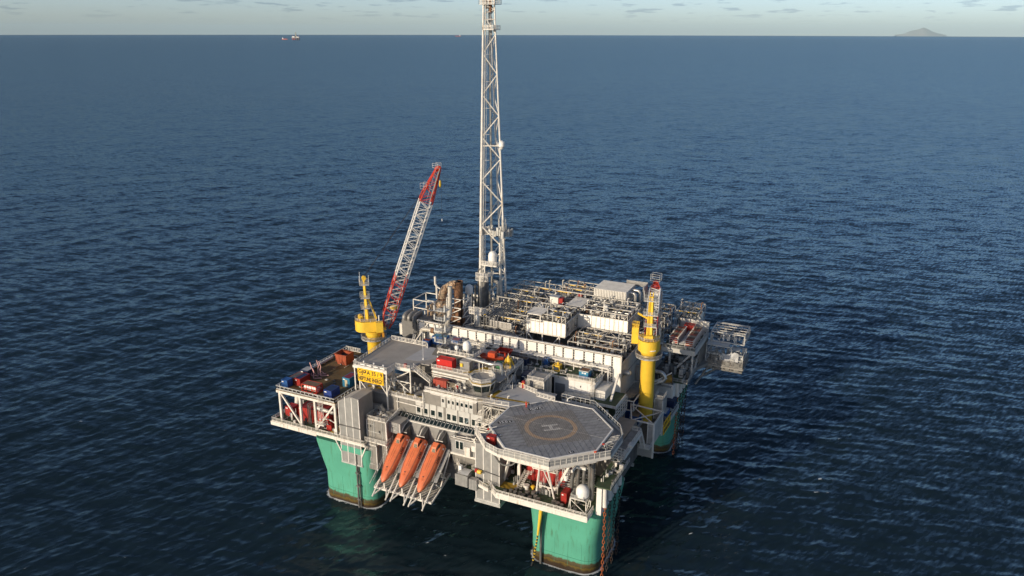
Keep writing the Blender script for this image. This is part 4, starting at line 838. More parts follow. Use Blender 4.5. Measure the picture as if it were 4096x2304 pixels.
for bx in BX:
    for sx in (-2.0, 2.0):
        x = bx + sx
        obj('guide_arm', MB().tube((x, -47.9, 10.3), (x, -42.2, 14.9), .2, 8), W, st, True)
        obj('arm_brace', MB().bar((x, -47.5, 10.5), (x - sx * .75, -45.2, 11.9), .26), W, st); obj('arm_post', MB().bar((x, -45.3, 11.6), (x, -44.7, 13.0), .24), W, st)
    obj('bow_post', MB().bar((bx, -45.2, 11.5), (bx, -45.2, 13.2), .3), W, st)
    for sx in (-1.1, 1.1): obj('skid_rail', MB().bar(bp(bx, 0, sx, -1.75), bp(bx, 11.5, sx * .8, -1.75), .2, .3), GA, st)
    # dark boarding hood at the stern
    v = [(bx - 1.2, -35.2, 21.6), (bx + 1.2, -35.2, 21.6), (bx + 1.2, -33.4, 21.6), (bx - 1.2, -33.4, 21.6), (bx - .9, -35.6, 23.6), (bx + .9, -35.6, 23.6), (bx + 1.1, -33.6, 25.0), (bx - 1.1, -33.6, 25.0)]
    obj('boarding_hood', MB().add(v, [(0, 3, 2, 1), (4, 5, 6, 7), (0, 1, 5, 4), (1, 2, 6, 5), (2, 3, 7, 6), (3, 0, 4, 7)]), mat('hood_black', (.085, .083, .08), .5), st)
    obj('hoist_arm', MB().path([(bx + .2, -33.6, 25.2), (bx + .2, -35.4, 25.0), (bx - .1, -36.4, 23.4)], .12, 6, .4).bar((bx - 1.2, -35.8, 23.2), (bx + 1.2, -35.8, 23.2), .16), W, st)
for i, x in enumerate((-12.8, -7.4, -2.0)):
    a = bp(x, .6, 0, -.6); b = bp(x, 9.6, 0, -.9)
    obj('gangway', MB().bar(a, b, .95, .1), mat('gangway_grey', (.30, .305, .305), .6, var=.12), st)
    mb = MB()
    for e in (-.5, .5):
        mb.bar(a + XX * e + NN * .9, b + XX * e + NN * .9, .06)
        for k in range(10):
            p = a.lerp(b, k / 9) + XX * e; mb.bar(p, p + NN * .9, .05)
        for k in range(9): mb.bar(a.lerp(b, k / 9) + XX * e, a.lerp(b, (k + 1) / 9) + XX * e + NN * .9, .045)
    obj('gangway_railing', mb, GA, st)
obj('left_railing', MB().bar((-18.2, -36, 22.5), (-18.2, -46, 14.6), .08).bar((-18.2, -36, 21.6), (-18.2, -46, 13.7), .08).bar((-18.2, -44.5, 16), (-18.9, -46.8, 13), .1), GA, st)
obj('side_truss', MB().bar((-1.4, -36, 20.5), (-1.4, -41, 13.2), .26).bar((-1.4, -38, 14.0), (-1.4, -41, 18.0), .26).bar((-1.4, -41, 13.2), (-1.4, -43, 15.2), .22), W, st)
# flat fronted cabin right of the lifeboats
cb = thing('muster_cabin', (2, -36, 20), 'white cabin with two tall windows right of the rightmost lifeboat', 'cabin')
obj('wall', MB().box(-0.9, 6.4, -36.0, -33.4, 21.2, 25.0), CL, cb); obj('roof', MB().box(-1.1, 6.6, -36.2, -33.4, 25.0, 25.2), GR, cb); obj('sill_beam', MB().box(-1.1, 6.6, -36.25, -36.0, 20.7, 21.2), W, cb)
for a, b in ((.45, 1.35), (1.6, 2.55)):
    w = obj('window', MB().box(a - .1, b + .1, -36.06, -36.0, 22.4, 24.7), WB, cb); obj('pane', MB().box(a, b, -36.1, -36.06, 22.5, 24.6), GS, w)
obj('duct_box', MB().box(3.4, 4.9, -36.9, -36.0, 21.4, 24.0).box(5.2, 6.2, -36.6, -36.0, 23.0, 24.6), W, cb); obj('support_wall', MB().box(-0.9, 8.6, -35.6, -33.6, 13.5, 20.7), CO, cb)
obj('vent', MB().box(.4, 1.1, -35.66, -35.6, 17.6, 18.9), BK, cb); obj('roof_pipe', MB().path([(-.8, -36.1, 25.5), (5.5, -36.1, 25.5), (6.3, -36.1, 27)], .12, 6, .5).path([(-.5, -35.6, 25.6), (6, -35, 25.7)], .1, 6), W, cb, True)
# right clad tower and its platform
tw = clad_tower('clad_tower', 'grey clad tower under the left edge of the helideck, reaching below the deck', 8.9, 15.3, -41.2, -35.0, 13.6, 28.6, 0.5, CL)
obj('foot_skirt', MB().box(8.6, 15.6, -41.5, -35, 12.6, 13.2), GA, tw); obj('pipe_band', MB().tube((8.8, -41.4, 21.9), (15.4, -41.4, 21.2), .12, 6), GD, tw)
pl = thing('muster_platform', (7, -40, 18.4), 'small railed platform with yellow lines in front of the right clad tower', 'platform')
obj('deck', MB().prism([(0.6, -36.0), (5.2, -40.4), (9.6, -42.2), (13.6, -43.6), (14.2, -41.3), (8.8, -41.3), (8.8, -35.6)], 18.2, 18.4), GN, pl); obj('fascia', MB().bar((9.6, -42.3, 18.1), (13.6, -43.7, 18.1), .15, .7).bar((0.6, -36.0, 18.2), (9.6, -42.3, 18.2), .15, .5), W, pl)
obj('railing', MB().rail([(0.7, -36.0, 18.4), (4.2, -39.5, 18.4)]).rail([(9.8, -42.2, 18.4), (13.6, -43.6, 18.4), (14.6, -41.0, 18.4)]).rail([(5.6, -37.2, 18.4), (8.6, -37.2, 18.4)]), W, pl)
obj('deck_line', MB().bar((2.2, -36.9, 18.41), (6.5, -40, 18.41), .1, .01).bar((9, -41.8, 18.41), (14, -41.6, 18.41), .1, .01), YL, pl)
rf = thing('liferaft_box', (7, -43, 17), 'white corrugated liferaft housing with grey curved roof hanging off the muster platform', 'liferaft housing')
for i in range(4): obj('front_panel', MB().box(4.3 + i * .85, 5.12 + i * .85, -43.4, -43.28, 17.2, 20.2), CL, rf)
obj('side_panel', MB().box(7.68, 7.76, -43.3, -41.2, 17.2, 20.2), CL, rf); obj('floor', MB().box(4.3, 7.7, -43.3, -41.2, 17.1, 17.25), GA, rf)
v = []; fs = []
for k in range(7):
    e = k / 6; y = -43.5 + 2.6 * e; z = 20.2 + .7 * math.sin(math.pi * (0.15 + .55 * e)); v += [(5.0, y, z), (7.9, y, z)]
obj('curved_roof', MB().add(v, [(2 * k, 2 * k + 1, 2 * k + 3, 2 * k + 2) for k in range(6)]), GA, rf)
for i in range(3): obj('side_bin', MB().box(8.0 + i * .72, 8.68 + i * .72, -43.2, -41.9, 16.8, 19.6), CL, rf)
obj('cabinet', MB().box(4.6, 5.4, -42.2, -41.4, 19.8, 21.8), WB, rf); obj('davit_box', MB().box(9.0, 9.7, -41.9, -41.3, 21.0, 21.9), RC, rf); obj('winch', MB().tube((9.8, -41.9, 21.4), (10.8, -41.9, 21.4), .5, 10), YE, rf, True)
# ------------------------------------------------------------ helideck
HZ = 34.0; HC = (26.05, -35.5); HW = 13.2; HK = 5.45
def octa(off=0.0):
    w = HW + off; k = HK + off * 0.4142; x, y = HC
    return [(x - k, y - w), (x + k, y - w), (x + w, y - k), (x + w, y + k), (x + k, y + w), (x - k, y + w), (x - w, y + k), (x - w, y - k)]
h = thing('helideck', (HC[0], HC[1], 18), 'octagonal grey helideck with net, tan circle and H, carried on white braced legs', 'helideck')
HM = mat('helideck_alloy', (0.345, 0.34, 0.33), 0.55, 0.25, var=0.16, dirt=(0.12, 0.12, 0.125), amt=0.35, scale=0.35, streak=False)
HM2 = mat('helideck_alloy_dark', (0.315, 0.311, 0.305), 0.55, 0.25, var=0.16, dirt=(0.11, 0.11, 0.115), amt=0.35, scale=0.35, streak=False)
obj('deck_frame', MB().prism(octa(-.1), HZ - .5, HZ - .06), GA, h)
npl = 44; wp = 2 * HW / npl
for i in range(npl):
    x0 = HC[0] - HW + i * wp; x1 = x0 + wp - .05
    def ext(x):
        dx = abs(x - HC[0]); return HW if dx <= HK else HW - (dx - HK)
    a, b = ext(x0), ext(x1)
    if a <= 0 or b <= 0: continue
    obj('deck_plank', MB().prism([(x0, HC[1] - a + .05), (x1, HC[1] - b + .05), (x1, HC[1] + b - .05), (x0, HC[1] + a - .05)], HZ - .055, HZ), (HM, HM2)[i % 2 if i % 5 else 0], h)
O = octa(.0); P_ = octa(.35)
for k in range(8): obj('edge_gutter', MB().prism([O[k], P_[k], P_[(k + 1) % 8], O[(k + 1) % 8]][::-1], HZ - .35, HZ + .10), WP, h)
LA = R(39.5); u_ = Vector((math.cos(LA), math.sin(LA), 0)); v_ = Vector((-math.sin(LA), math.cos(LA), 0)); C0 = Vector((HC[0], HC[1], HZ))
TAN = mat('tan_paint', (0.56, 0.385, 0.25), 0.7, var=0.1); WH = mat('marking_grey_white', (0.68, 0.66, 0.62), 0.7, var=0.1)
mb = MB(); n = 64
for k in range(n):
    a, b = 2 * math.pi * k / n, 2 * math.pi * (k + 1) / n
    mb.quad(*[(HC[0] + r_ * math.cos(t_), HC[1] + r_ * math.sin(t_), HZ + .008) for r_, t_ in ((5.25, a), (6.25, a), (6.25, b), (5.25, b))])
obj('aiming_circle', mb, TAN, h)
def hq(u0, u1, v0, v1, z): return [tuple(C0 + u_ * a + v_ * b + Vector((0, 0, z))) for a, b in ((u0, v0), (u1, v0), (u1, v1), (u0, v1))]
mb = MB().quad(*hq(-2, 2, .78, 1.35, .012)).quad(*hq(-2, 2, -1.35, -.78, .012)).quad(*hq(-.38, .38, -.78, .78, .012)); obj('letter_h', mb, WH, h)
obj('sector_line', MB().bar((13.3, -34.9, HZ + .01), (38.8, -34.95, HZ + .01), .1, .01), WH, h)
# rope net laid over the middle with lashings out to the rim
NH = 7.5; mb = MB(); k = -NH
while k <= NH + .01:
    mb.bar(C0 + u_ * k - v_ * NH + Vector((0, 0, .03)), C0 + u_ * k + v_ * NH + Vector((0, 0, .03)), .04, .03)
    mb.bar(C0 + v_ * k - u_ * NH + Vector((0, 0, .045)), C0 + v_ * k + u_ * NH + Vector((0, 0, .045)), .045, .03); k += .5
obj('rope_net', mb, mat('rope', (.20, .18, .15), .9, var=.4, scale=.9), h)['kind'] = 'stuff'
def rim_hit(p, d):
    best = 99; q = octa(0)
    for i in range(8):
        a = Vector((*q[i], 0)); b = Vector((*q[(i + 1) % 8], 0)); e = b - a; w = Vector((p.x, p.y, 0)) - a; den = d.x * e.y - d.y * e.x
        if abs(den) < 1e-6: continue
        t_ = (e.x * w.y - e.y * w.x) / den; s_ = (d.x * w.y - d.y * w.x) / den
        if 0 < t_ < best and -1e-6 <= s_ <= 1 + 1e-6: best = t_
    return best
for sd, ed in ((u_, v_), (-u_, v_), (v_, u_), (-v_, u_)):
    for i in range(11):
        p = C0 + sd * NH + ed * (-NH + 15 * (i + .5) / 11) + Vector((0, 0, .03)); L = rim_hit(p, sd)
        if L < 60: obj('net_lashing', MB().bar(p, p + sd * L, .04, .03), GD, h)
def deck_text(s_, x, y, ang, size, mb_w, mb_h):
    M = Matrix.Translation((x, y, HZ + .016)) @ Matrix.Rotation(ang, 4, 'Z')
    obj('marking_ground', MB().add([M @ Vector(p) for p in ((-mb_w, -mb_h, -.008), (mb_w, -mb_h, -.008), (mb_w, mb_h, -.008), (-mb_w, mb_h, -.008))], [(0, 1, 2, 3)]), BK, h)
    text('marking_text', s_, size, WB, M, h, .025, .002)
deck_text('15.0 t', 15.1, -37.8, LA, 1.25, 1.75, .5); deck_text('GJØA', 18.95, -28.2, R(47), 1.25, 1.75, .55)
deck_text('21', 17.0, -44.2, R(-45), .95, .65, .45); deck_text('21', 34.9, -26.5, R(135), .95, .65, .45); deck_text('21', 34.7, -44.1, R(45), .95, .65, .45)
# walkway ring below the rim with mesh fence
ring = [(9.6, -42.6), (15.6, -48.6), (19.4, -50.0), (31.9, -50.0), (42.4, -39.7), (42.4, -31.3), (40.4, -27.2), (30.6, -17.9), (21.5, -17.6)]
inner = [(13.4, -40.9), (19.0, -46.5), (20.4, -47.6), (31.2, -47.6), (38.4, -40.4), (38.4, -30.3), (38.0, -29.6), (31.2, -22.9), (22.0, -22.6)]
for i in range(len(ring) - 1):
    a, b, c_, d_ = inner[i], ring[i], ring[i + 1], inner[i + 1]
    obj('walkway_plate', MB().prism([a, b, c_, d_], 32.0, 32.12), HM2, h)
FM = mat('fence_mesh', (.36, .36, .35), .5, .3, var=.1)
for i in range(len(ring) - 1):
    a = Vector((*ring[i], 0)); b = Vector((*ring[i + 1], 0)); L = (b - a).length; k = max(1, round(L / 1.35))
    sunny = i in (1, 2)
    mb = MB()
    for j in range(k):
        p = a.lerp(b, j / k); q_ = a.lerp(b, (j + 1) / k); e = (q_ - p) * .02
        mb.slab([(*(p + e)[:2], 32.75), (*(q_ - e)[:2], 32.75), (*(q_ - e)[:2], 33.9), (*(p + e)[:2], 33.9)], .04)
    if i < 6: obj('fence_panel', mb, FM, h)
    mb = MB()
    for j in range(k + 1):
        p = a.lerp(b, j / k); mb.bar((*p[:2], 32.0), (*p[:2], 34.1), .1)
    mb.bar((*a[:2], 34.1), (*b[:2], 34.1), .13); mb.bar((*a[:2], 33.4), (*b[:2], 33.4), .07); obj('fence_frame', mb, W if i < 4 else GA, h)
    obj('fascia', MB().bar((*a[:2], 32.35), (*b[:2], 32.35), .12, .75), W, h)
# rim truss and supports
for k in range(8):
    a, b = octa(.2)[k], octa(.2)[(k + 1) % 8]; mb = MB(); A = Vector((*a, 0)); B = Vector((*b, 0)); m_ = 6
    for j in range(m_):
        p = A.lerp(B, j / m_); q_ = A.lerp(B, (j + 1) / m_); mb.bar((*p[:2], 33.6), (*q_[:2], 31.2), .14); mb.bar((*p[:2], 33.6), (*p[:2], 31.2), .14)
    mb.bar((*a, 33.5), (*b, 33.5), .3); mb.bar((*a, 31.2), (*b, 31.2), .3); obj('rim_truss', mb, W, h)
mb = MB()
for x in (16, 21, 26, 31, 36): mb.bar((x, -47, 31.0), (x, -24, 31.0), .4, .6)
for y in (-44, -38.5, -33, -27): mb.bar((14, y, 30.6), (38.2, y, 30.6), .4, .6)
obj('under_girders', mb, W, h)
for a, b, w in (((13.9, -36.0, 18.3), (13.9, -36.0, 31), .55), ((18.6, -37.0, 18.3), (18.6, -37.0, 31), .7), ((31.8, -34.2, 18.3), (31.8, -34.2, 31), .7), ((38.0, -30, 25), (38.0, -30, 31), .5),
                ((15.0, -38.2, 18.5), (19.5, -42.5, 31), .55), ((13.6, -38, 19), (16, -39.5, 31), .5), ((28.5, -37.6, 19), (34, -38.5, 31), .55), ((24.5, -40.0, 18.3), (26.6, -42.0, 31), .5), ((29.2, -40.2, 18.3), (27.2, -42.0, 31), .5), ((25.0, -40.2, 21.0), (28.7, -40.4, 21.0), .3), ((28.8, -40.4, 20.6), (26.8, -41.3, 26), .3)):
    obj('leg', MB().tube(a, b, w / 2, 8) if w < .52 else MB().bar(a, b, w), W, h)
obj('drain_pipe', MB().path([(14.5, -42, 31), (15, -43.6, 28.2), (17.5, -44.6, 26.6), (20.5, -44.6, 27.2), (22, -43.5, 29.4), (22, -42, 31)], .22, 7, 1.2), GD, h, True)
# things on the walkway ring
ribbed_box('foam_cabinet', 'red foam cabinet on the walkway at the left edge of the helideck', 'cabinet', 14.6, 16.6, -46.3, -44.8, 32.15, 34.3, RC)
tag(obj('fire_cabinet', MB().box(38.9, 39.6, -41.6, -41.0, 32.15, 34.0).box(38.85, 39.65, -41.65, -40.95, 34.0, 34.06), mat('orange_red', (.6, .08, .02), .5)), 'small orange red cabinet at the right front rim of the helideck', 'cabinet')
for (x, y, lb, red) in ((13.9, -43.4, 'grey fire monitor with red wheel behind the red foam cabinet', True), (40.4, -38.4, 'grey fire monitor frame with red wheel at the right rim of the helideck', True), (24.2, -20.6, 'small white fire monitor stand at the rear rim of the helideck', False)):
    t = thing('fire_monitor', (x, y, 32.1), lb, 'fire monitor', 'fire monitors round the helideck')
    obj('stand', MB().frame(x - .5, x + .5, y - .5, y + .5, 32.12, 33.8, .09, (32.9,)).rail([(x - .9, y - .9, 32.12), (x + .9, y - .9, 32.12)], 1.1, .6), GA, t); obj('barrel', MB().path([(x, y, 33.8), (x, y, 34.5), (x + .6, y + .5, 34.8), (x + 1.4, y + 1.0, 35.0)], .13, 7, .3), GA if red else WB, t, True)
    if red: obj('wheel', MB().lathe([(.3, 34.5), (.34, 34.6), (.3, 34.7)], x - .2, y - .2, 10), RE, t)
mb = MB().frame(40.2, 42.0, -37.4, -33.0, 32.12, 33.8, .1, (32.7, 33.3))
for i in range(6): mb.bar((40.2, -37.4 + i * .85, 33.8), (42.0, -36.6 + i * .85, 34.2), .12); 
tag(obj('equipment_rack', mb, GA), 'tangled grey steel rack on the right walkway of the helideck', 'rack')
# ------------------------------------------------------------ deck under the helideck
FD = 18.3
d = thing('front_deck', (28, -38, FD), 'green railed deck under the helideck, drums along its front edge', 'deck')
obj('deck_plate', MB().prism([(16.2, -44.3), (38.9, -44.3), (38.9, -40.2), (37.8, -26), (12, -26), (12, -41)], FD - .25, FD), GN, d)
obj('edge_girder', MB().bar((15.9, -44.4, FD - .5), (39.0, -44.4, FD - .5), .2, 1.1).bar((39.0, -44.4, FD - .4), (39.0, -40, FD - .4), .2, .9).bar((15.9, -44.4, FD - .5), (12.2, -41.2, FD - .5), .2, .9), W, d)
obj('railing', MB().rail([(12.4, -41.4, FD), (16.0, -44.3, FD), (27.4, -44.3, FD), (39.0, -44.3, FD), (39.0, -40.5, FD)], 1.15, 1.7, .06), W, d)
obj('kick_strip', MB().bar((16, -44.32, FD + .15), (39, -44.32, FD + .15), .06, .3), WP, d)
obj('deck_line', MB().box(14.5, 19.5, -41.2, -38.5, FD + .004, FD + .012), YL, d)
ribbed_box('fire_pump_module', 'large red machinery module in the shade under the helideck', 'module', 19.6, 29.8, -35.0, -28, FD, FD + 6.4, RC, .6)
ribbed_box('red_locker', 'upright red locker beside the radome on the front deck', 'locker', 31.2, 32.6, -41.0, -38.4, FD, FD + 2.7, RC, .4)
t = dome('satellite_dome', 'big white radome on a braced stand at the front deck corner under the helideck', 36.6, -41.2, 21.4, 24.6, 1.55)
obj('stand', MB().frame(34.2, 38.0, -42.6, -39.6, FD, 21.3, .16).bar((34.2, -42.6, 21), (37.8, -42.6, FD), .14).bar((38.0, -42.6, FD), (38.0, -39.6, 21.2), .14), W, t); obj('stand_deck', MB().box(34.2, 38.0, -42.6, -39.6, 21.2, 21.35).rail([(34.2, -39.6, 21.35), (34.2, -42.6, 21.35), (37.4, -42.6, 21.35)], 1.0, 1.0), GA, t); obj('stand_ladder', MB().ladder((33.6, -42.2, FD), (34.2, -42.2, 22.3), (0, 1, 0)), W, t)
DRM = mat('drum_steel', (.10, .095, .088), .6, .3, var=.3, dirt=RUST, amt=.3); DTP = mat('drum_lid', (.24, .23, .21), .5, .4, var=.3)
k = 0
for (x, y, r_) in ((17.6, -42.6, .5), (18.9, -42.2, .52), (20.2, -42.6, .5), (21.2, -42.0, .55), (22.4, -42.8, .5), (22.8, -41.4, .6), (24.0, -42.7, .55), (25.2, -42.0, .5), (26.3, -42.9, .5), (19.6, -40.9, .5), (20.8, -40.6, .48), (24.2, -40.9, .6), (29.8, -41.8, .62), (31.0, -42.4, .6), (32.2, -42.9, .5), (28.0, -38.8, .55), (34.9, -41.4, .5), (35.6, -43.2, .45)):
    t = thing('cable_drum', (x, y, FD), 'dark round drum with pale lid, one of those along the front deck railing', 'drum', 'dark drums on the front deck'); hh = .55 + .35 * ((k * 7) % 3) / 2
    obj('barrel', MB().lathe([(r_, FD), (r_, FD + hh)], x, y, 12), DRM, t, True); obj('lid', MB().lathe([(r_ * .92, FD + hh), (r_ * .92, FD + hh + .04), (r_ * .3, FD + hh + .05)], x, y, 12), DTP, t); k += 1
tag(obj('yellow_hose_reel', MB().lathe([(.25, FD + .5), (.55, FD + .6), (.55, FD + .9), (.25, FD + 1.0)], 23.0, -38.6, 10).box(22.8, 23.2, -38.8, -38.4, FD, FD + .5), YE), 'small bright yellow reel on the front deck by the stair', 'reel')
tag(obj('paint_bin', MB().lathe([(.6, FD), (.65, FD + 1.2)], 21.7, -39.4, 12).lathe([(.7, FD + 1.2), (.7, FD + 1.26)], 21.7, -39.4, 12), W, None, True), 'white round bin on the front deck beside the stair', 'bin')
obj('stair', MB().stair((19.8, -39.6, FD), (20.4, -36.4, FD + 2.4), 1.1, 8).box(19.6, 21.6, -36.4, -35.1, FD + 2.3, FD + 2.4).rail([(21.6, -36.4, FD + 2.4), (21.6, -35.2, FD + 2.4)]), W, d)
obj('ladder', MB().ladder((29.0, -38.2, FD), (29.0, -38.2, FD + 6.5)), W, d); obj('mid_platform', MB().box(22.5, 29.0, -38.0, -36, FD + 5.2, FD + 5.3).rail([(22.5, -38.0, FD + 5.3), (29.0, -38.0, FD + 5.3)], 1.2, .9, .06), W, d)
mb = MB()
for i in range(9):
    z = FD + .8 + i * .62; mb.path([(29.4, -36 - .1 * (i % 3), z), (32.6, -35.6, z), (33.6, -34, z + .3 * (i % 3)), (36.8, -33.5, z)], .12 + .05 * (i % 3), 6, .5)
obj('pipework', mb, GA, d, True)
mb = MB()
for i in range(4): mb.path([(32.6 + i * 1.25, -37.8 + .6 * i, FD + 1.2), (32.6 + i * 1.25, -37.8 + .6 * i, FD + 5.2 + .4 * i), (32.4 + i * 1.2, -35.2, FD + 6.6 + .4 * i), (30.5, -33, FD + 6.6 + .4 * i)], .45, 10, .9)
obj('exhaust_pipe', mb, GD, d, True); obj('riser', MB().tube((38.4, -40.0, 20.5), (38.4, -40.0, 30.5), .5, 10), GD, d, True)
mb = MB()
for i in range(6): mb.bar((24.6 + .35 * i, -39.8, FD), (24.9 + .35 * i, -39.6, FD + 6 + .5 * (i % 2)), .08)
obj('guide_rods', mb, GA, d); obj('crew_basket', MB().frame(30.4, 31.8, -38.4, -37.2, FD + 5.0, FD + 7.2, .06, (FD + 5.6, FD + 6.2)).lathe([(.5, FD + 4.2), (.5, FD + 5.4)], 31.1, -37.8, 10), WB, d)
# right hand walkway between helideck column and right laydown
w = thing('side_walkway', (40, -12, 25), 'long grey walkway with railing along the right side behind the helideck', 'walkway')
obj('deck_plate', MB().box(38.6, 41.2, -27.5, -11.5, 24.7, 24.9), GT, w); obj('railing', MB().rail([(41.1, -27.4, 24.9), (41.1, -11.6, 24.9), (38.8, -11.6, 24.9)]), W, w); obj('hull_side', MB().box(33.4, 38.2, -26, -5.4, 18.2, 24.6), CO, w)
obj('bollard', MB().box(40.6, 41.8, -21, -19, 24.9, 25.6), W, w); obj('edge_beam', MB().box(41.2, 41.4, -27.5, -11.5, 24.0, 24.9), W, w)
obj('fall_rack', MB().frame(40.0, 42.0, -30.4, -27.8, 26, 28.2, .1, (26.7, 27.4)).frame(40.2, 42.2, -33.6, -31, 28, 30.2, .1, (28.7, 29.4)), GA, w)
# ------------------------------------------------------------ long white blast wall
bw = thing('blast_wall', (0, 0, 30), 'long white ribbed blast wall running across the middle of the platform', 'wall')
xs = [-33.0]; r8 = random.Random(3)
while xs[-1] < 28.0: xs.append(xs[-1] + r8.choice((2.35, 2.6, 2.6, 2.8, 3.1)))
xs[-1] = 28.6; xs.append(31.1)
ZT = 39.5
for i, (a, b) in enumerate(zip(xs[:-1], xs[1:])):
    zb = 26.0 if a > 27 else 33.6
    mb = MB(); n = int((ZT - .35 - zb) / .72)
    for k in range(n):
        z0 = ZT - .35 - (k + 1) * .72; z1 = z0 + .72
        mb.add([(a + .52, -.10, z0), (b, -.10, z0), (b, .0, z1 - .03), (a + .52, .0, z1 - .03), (a + .52, .2, z0), (b, .2, z0), (b, .2, z1 - .03), (a + .52, .2, z1 - .03)], [(0, 1, 2, 3), (7, 6, 5, 4), (0, 4, 5, 1), (1, 5, 6, 2), (2, 6, 7, 3), (3, 7, 4, 0)])
    obj('wall_panel', mb, WP, bw)
    mb = MB().box(a + .02, a + .52, .22, .4, zb, ZT - .1)
    obj('stiffener_slot', mb, GD, bw)
    mb = MB()
    for k in range(n): mb.box(a + .04, a + .52, .06, .24, ZT - .45 - k * .72, ZT - .33 - k * .72)
    mb.box(a - .06, a + .04, -.12, .3, zb, ZT - .05); obj('stiffener', mb, W, bw)
obj('cap_beam', MB().box(-33.2, 31.3, -.14, .5, ZT - .05, ZT + .18), W, bw); obj('back_sheet', MB().box(-33.0, 31.1, .42, .5, 30, ZT - .1), CO, bw)
obj('end_post', MB().box(31.1, 31.5, -.2, .5, 25, ZT + .1), W, bw)
obj('cable_shelf', MB().box(-26.5, 28.4, -2.1, -.2, 36.1, 36.35), WP, bw)
for x in np.arange(-25.5, 28.4, 2.75): obj('shelf_post', MB().box(x - .12, x + .12, -2.0, -1.76, 34, 36.1), W, bw)
obj('shelf_rail', MB().tube((-26, -1.9, 35.3), (28.3, -1.9, 35.3), .09, 5).tube((-26, -1.2, 35.0), (28.3, -1.2, 35.0), .16, 6).tube((-26, -.8, 35.4), (28.3, -.8, 35.4), .14, 6), W, bw)
obj('end_brace', MB().bar((31.0, -.6, 34.6), (31.0, -7.0, 28.6), .55), W, bw); obj('end_brace', MB().bar((-29.2, -.3, 39.0), (-31.4, -5.4, 33.8), .45), W, bw)
obj('end_ladder_frame', MB().bar((28.5, -2.0, 36.2), (28.5, -2.0, 26), .3).bar((28.5, -2, 35), (28.5, -.1, 34.4), .15).bar((28.5, -2, 33.6), (28.5, -.1, 33.0), .15).bar((28.5, -2, 32.2), (28.5, -.1, 31.6), .15), W, bw)
# ------------------------------------------------------------ service deck between quarters and blast wall
m_ = thing('service_deck', (-8, -5, 34), 'narrow service deck with containers between the quarters and the white blast wall', 'deck')
obj('deck_plate', MB().box(-30.5, 7.4, -12.3, -.3, 33.9, 34.05), GD, m_); obj('deck_body', MB().box(-30.5, 7.4, -12.2, -.3, 20, 33.85), CO, m_)
obj('railing', MB().rail([(-15.5, -11.9, 34.05), (-1.2, -10.2, 36.0), (3.6, -8.6, 34.05), (7.2, -8.0, 34.05)]), W, m_)
ribbed_box('service_container', 'long blue container with pale stencilling below the fat grey exhaust pipe', 'container', -25.2, -20.6, -4.6, -2.3, 34.9, 37.4, BL, roof=TQ)
ribbed_box('service_container', 'blue container with faded maroon roof near the left part of the blast wall', 'container', -18.7, -16.3, -5.0, -2.4, 34.9, 37.4, BL, roof=mat('faded_maroon', (.33, .13, .15), .7, var=.3))
ribbed_box('service_container', 'small blue box with rusty lid at the left end below the long blue container', 'container', -27.6, -25.4, -6.0, -4.2, 34.4, 36.2, BL, roof=RO)
obj('plinth', MB().box(-25.4, -16, -5, -2.2, 34.05, 34.9), GD, m_)
t = thing('waste_skip', (-1.8, -4, 34.5), 'red boat-shaped open skip in front of the blast wall', 'skip')
v = [(-3.1, -5.2, 34.6), (-.7, -5.2, 34.6), (-.7, -3.2, 34.6), (-3.1, -3.2, 34.6), (-3.6, -5.8, 37.0), (.3, -5.8, 37.0), (.3, -2.8, 37.0), (-3.6, -2.8, 37.0)]
obj('tub', MB().add(v, [(0, 3, 2, 1), (0, 1, 5, 4), (1, 2, 6, 5), (2, 3, 7, 6), (3, 0, 4, 7)]), mat('skip_red', (.50, .035, .02), .5, var=.2), t); obj('rim', MB().frame(-3.6, .3, -5.8, -2.8, 36.9, 37.05, .18), MATS['skip_red'], t); obj('contents', MB().box(-3.2, -.1, -5.4, -3.2, 36.2, 36.3), RC, t)
for x in (-3.0, -2.0, -1.0, -.1): obj('rib', MB().bar((x + .1, -5.25, 34.8), (x - .0, -5.86, 36.9), .14), MATS['skip_red'], t)
ribbed_box('open_basket', 'dark blue open basket beside the red skip', 'basket', 2.4, 5.8, -5.6, -3.6, 34.1, 35.9, BN, roof=BK)
ribbed_box('service_container', 'tall navy container below the raised deck near the cone vents', 'container', 7.7, 10.5, -13.0, -9.4, 31.2, 34.9, BN)
t = thing('exhaust_pipe', (-24, -1.5, 34), 'fat grey exhaust pipe bending in front of the blast wall beside the rusty stack', 'pipe')
PW = mat('pipe_buff', (.50, .47, .41), .5, .15, var=.12, dirt=GRIME, amt=.3)
obj('pipe_run', MB().path([(-30.6, -1.9, 33.8), (-30.6, -1.9, 37.9), (-22.6, -1.7, 37.9), (-20.8, -1.5, 43.9), (-20.5, -1.5, 52.4)], .68, 12, 1.7, seg=6), PW, t, True)
obj('flange', MB().tube((-27.0, -1.85, 37.9), (-26.0, -1.83, 37.9), .86, 12), RS, t, True)
for z in (45.5, 47.8, 50.0): obj('pipe_band', MB().tube((-20.7, -1.5, z), (-20.7, -1.5, z + .18), .72, 12), GA, t)
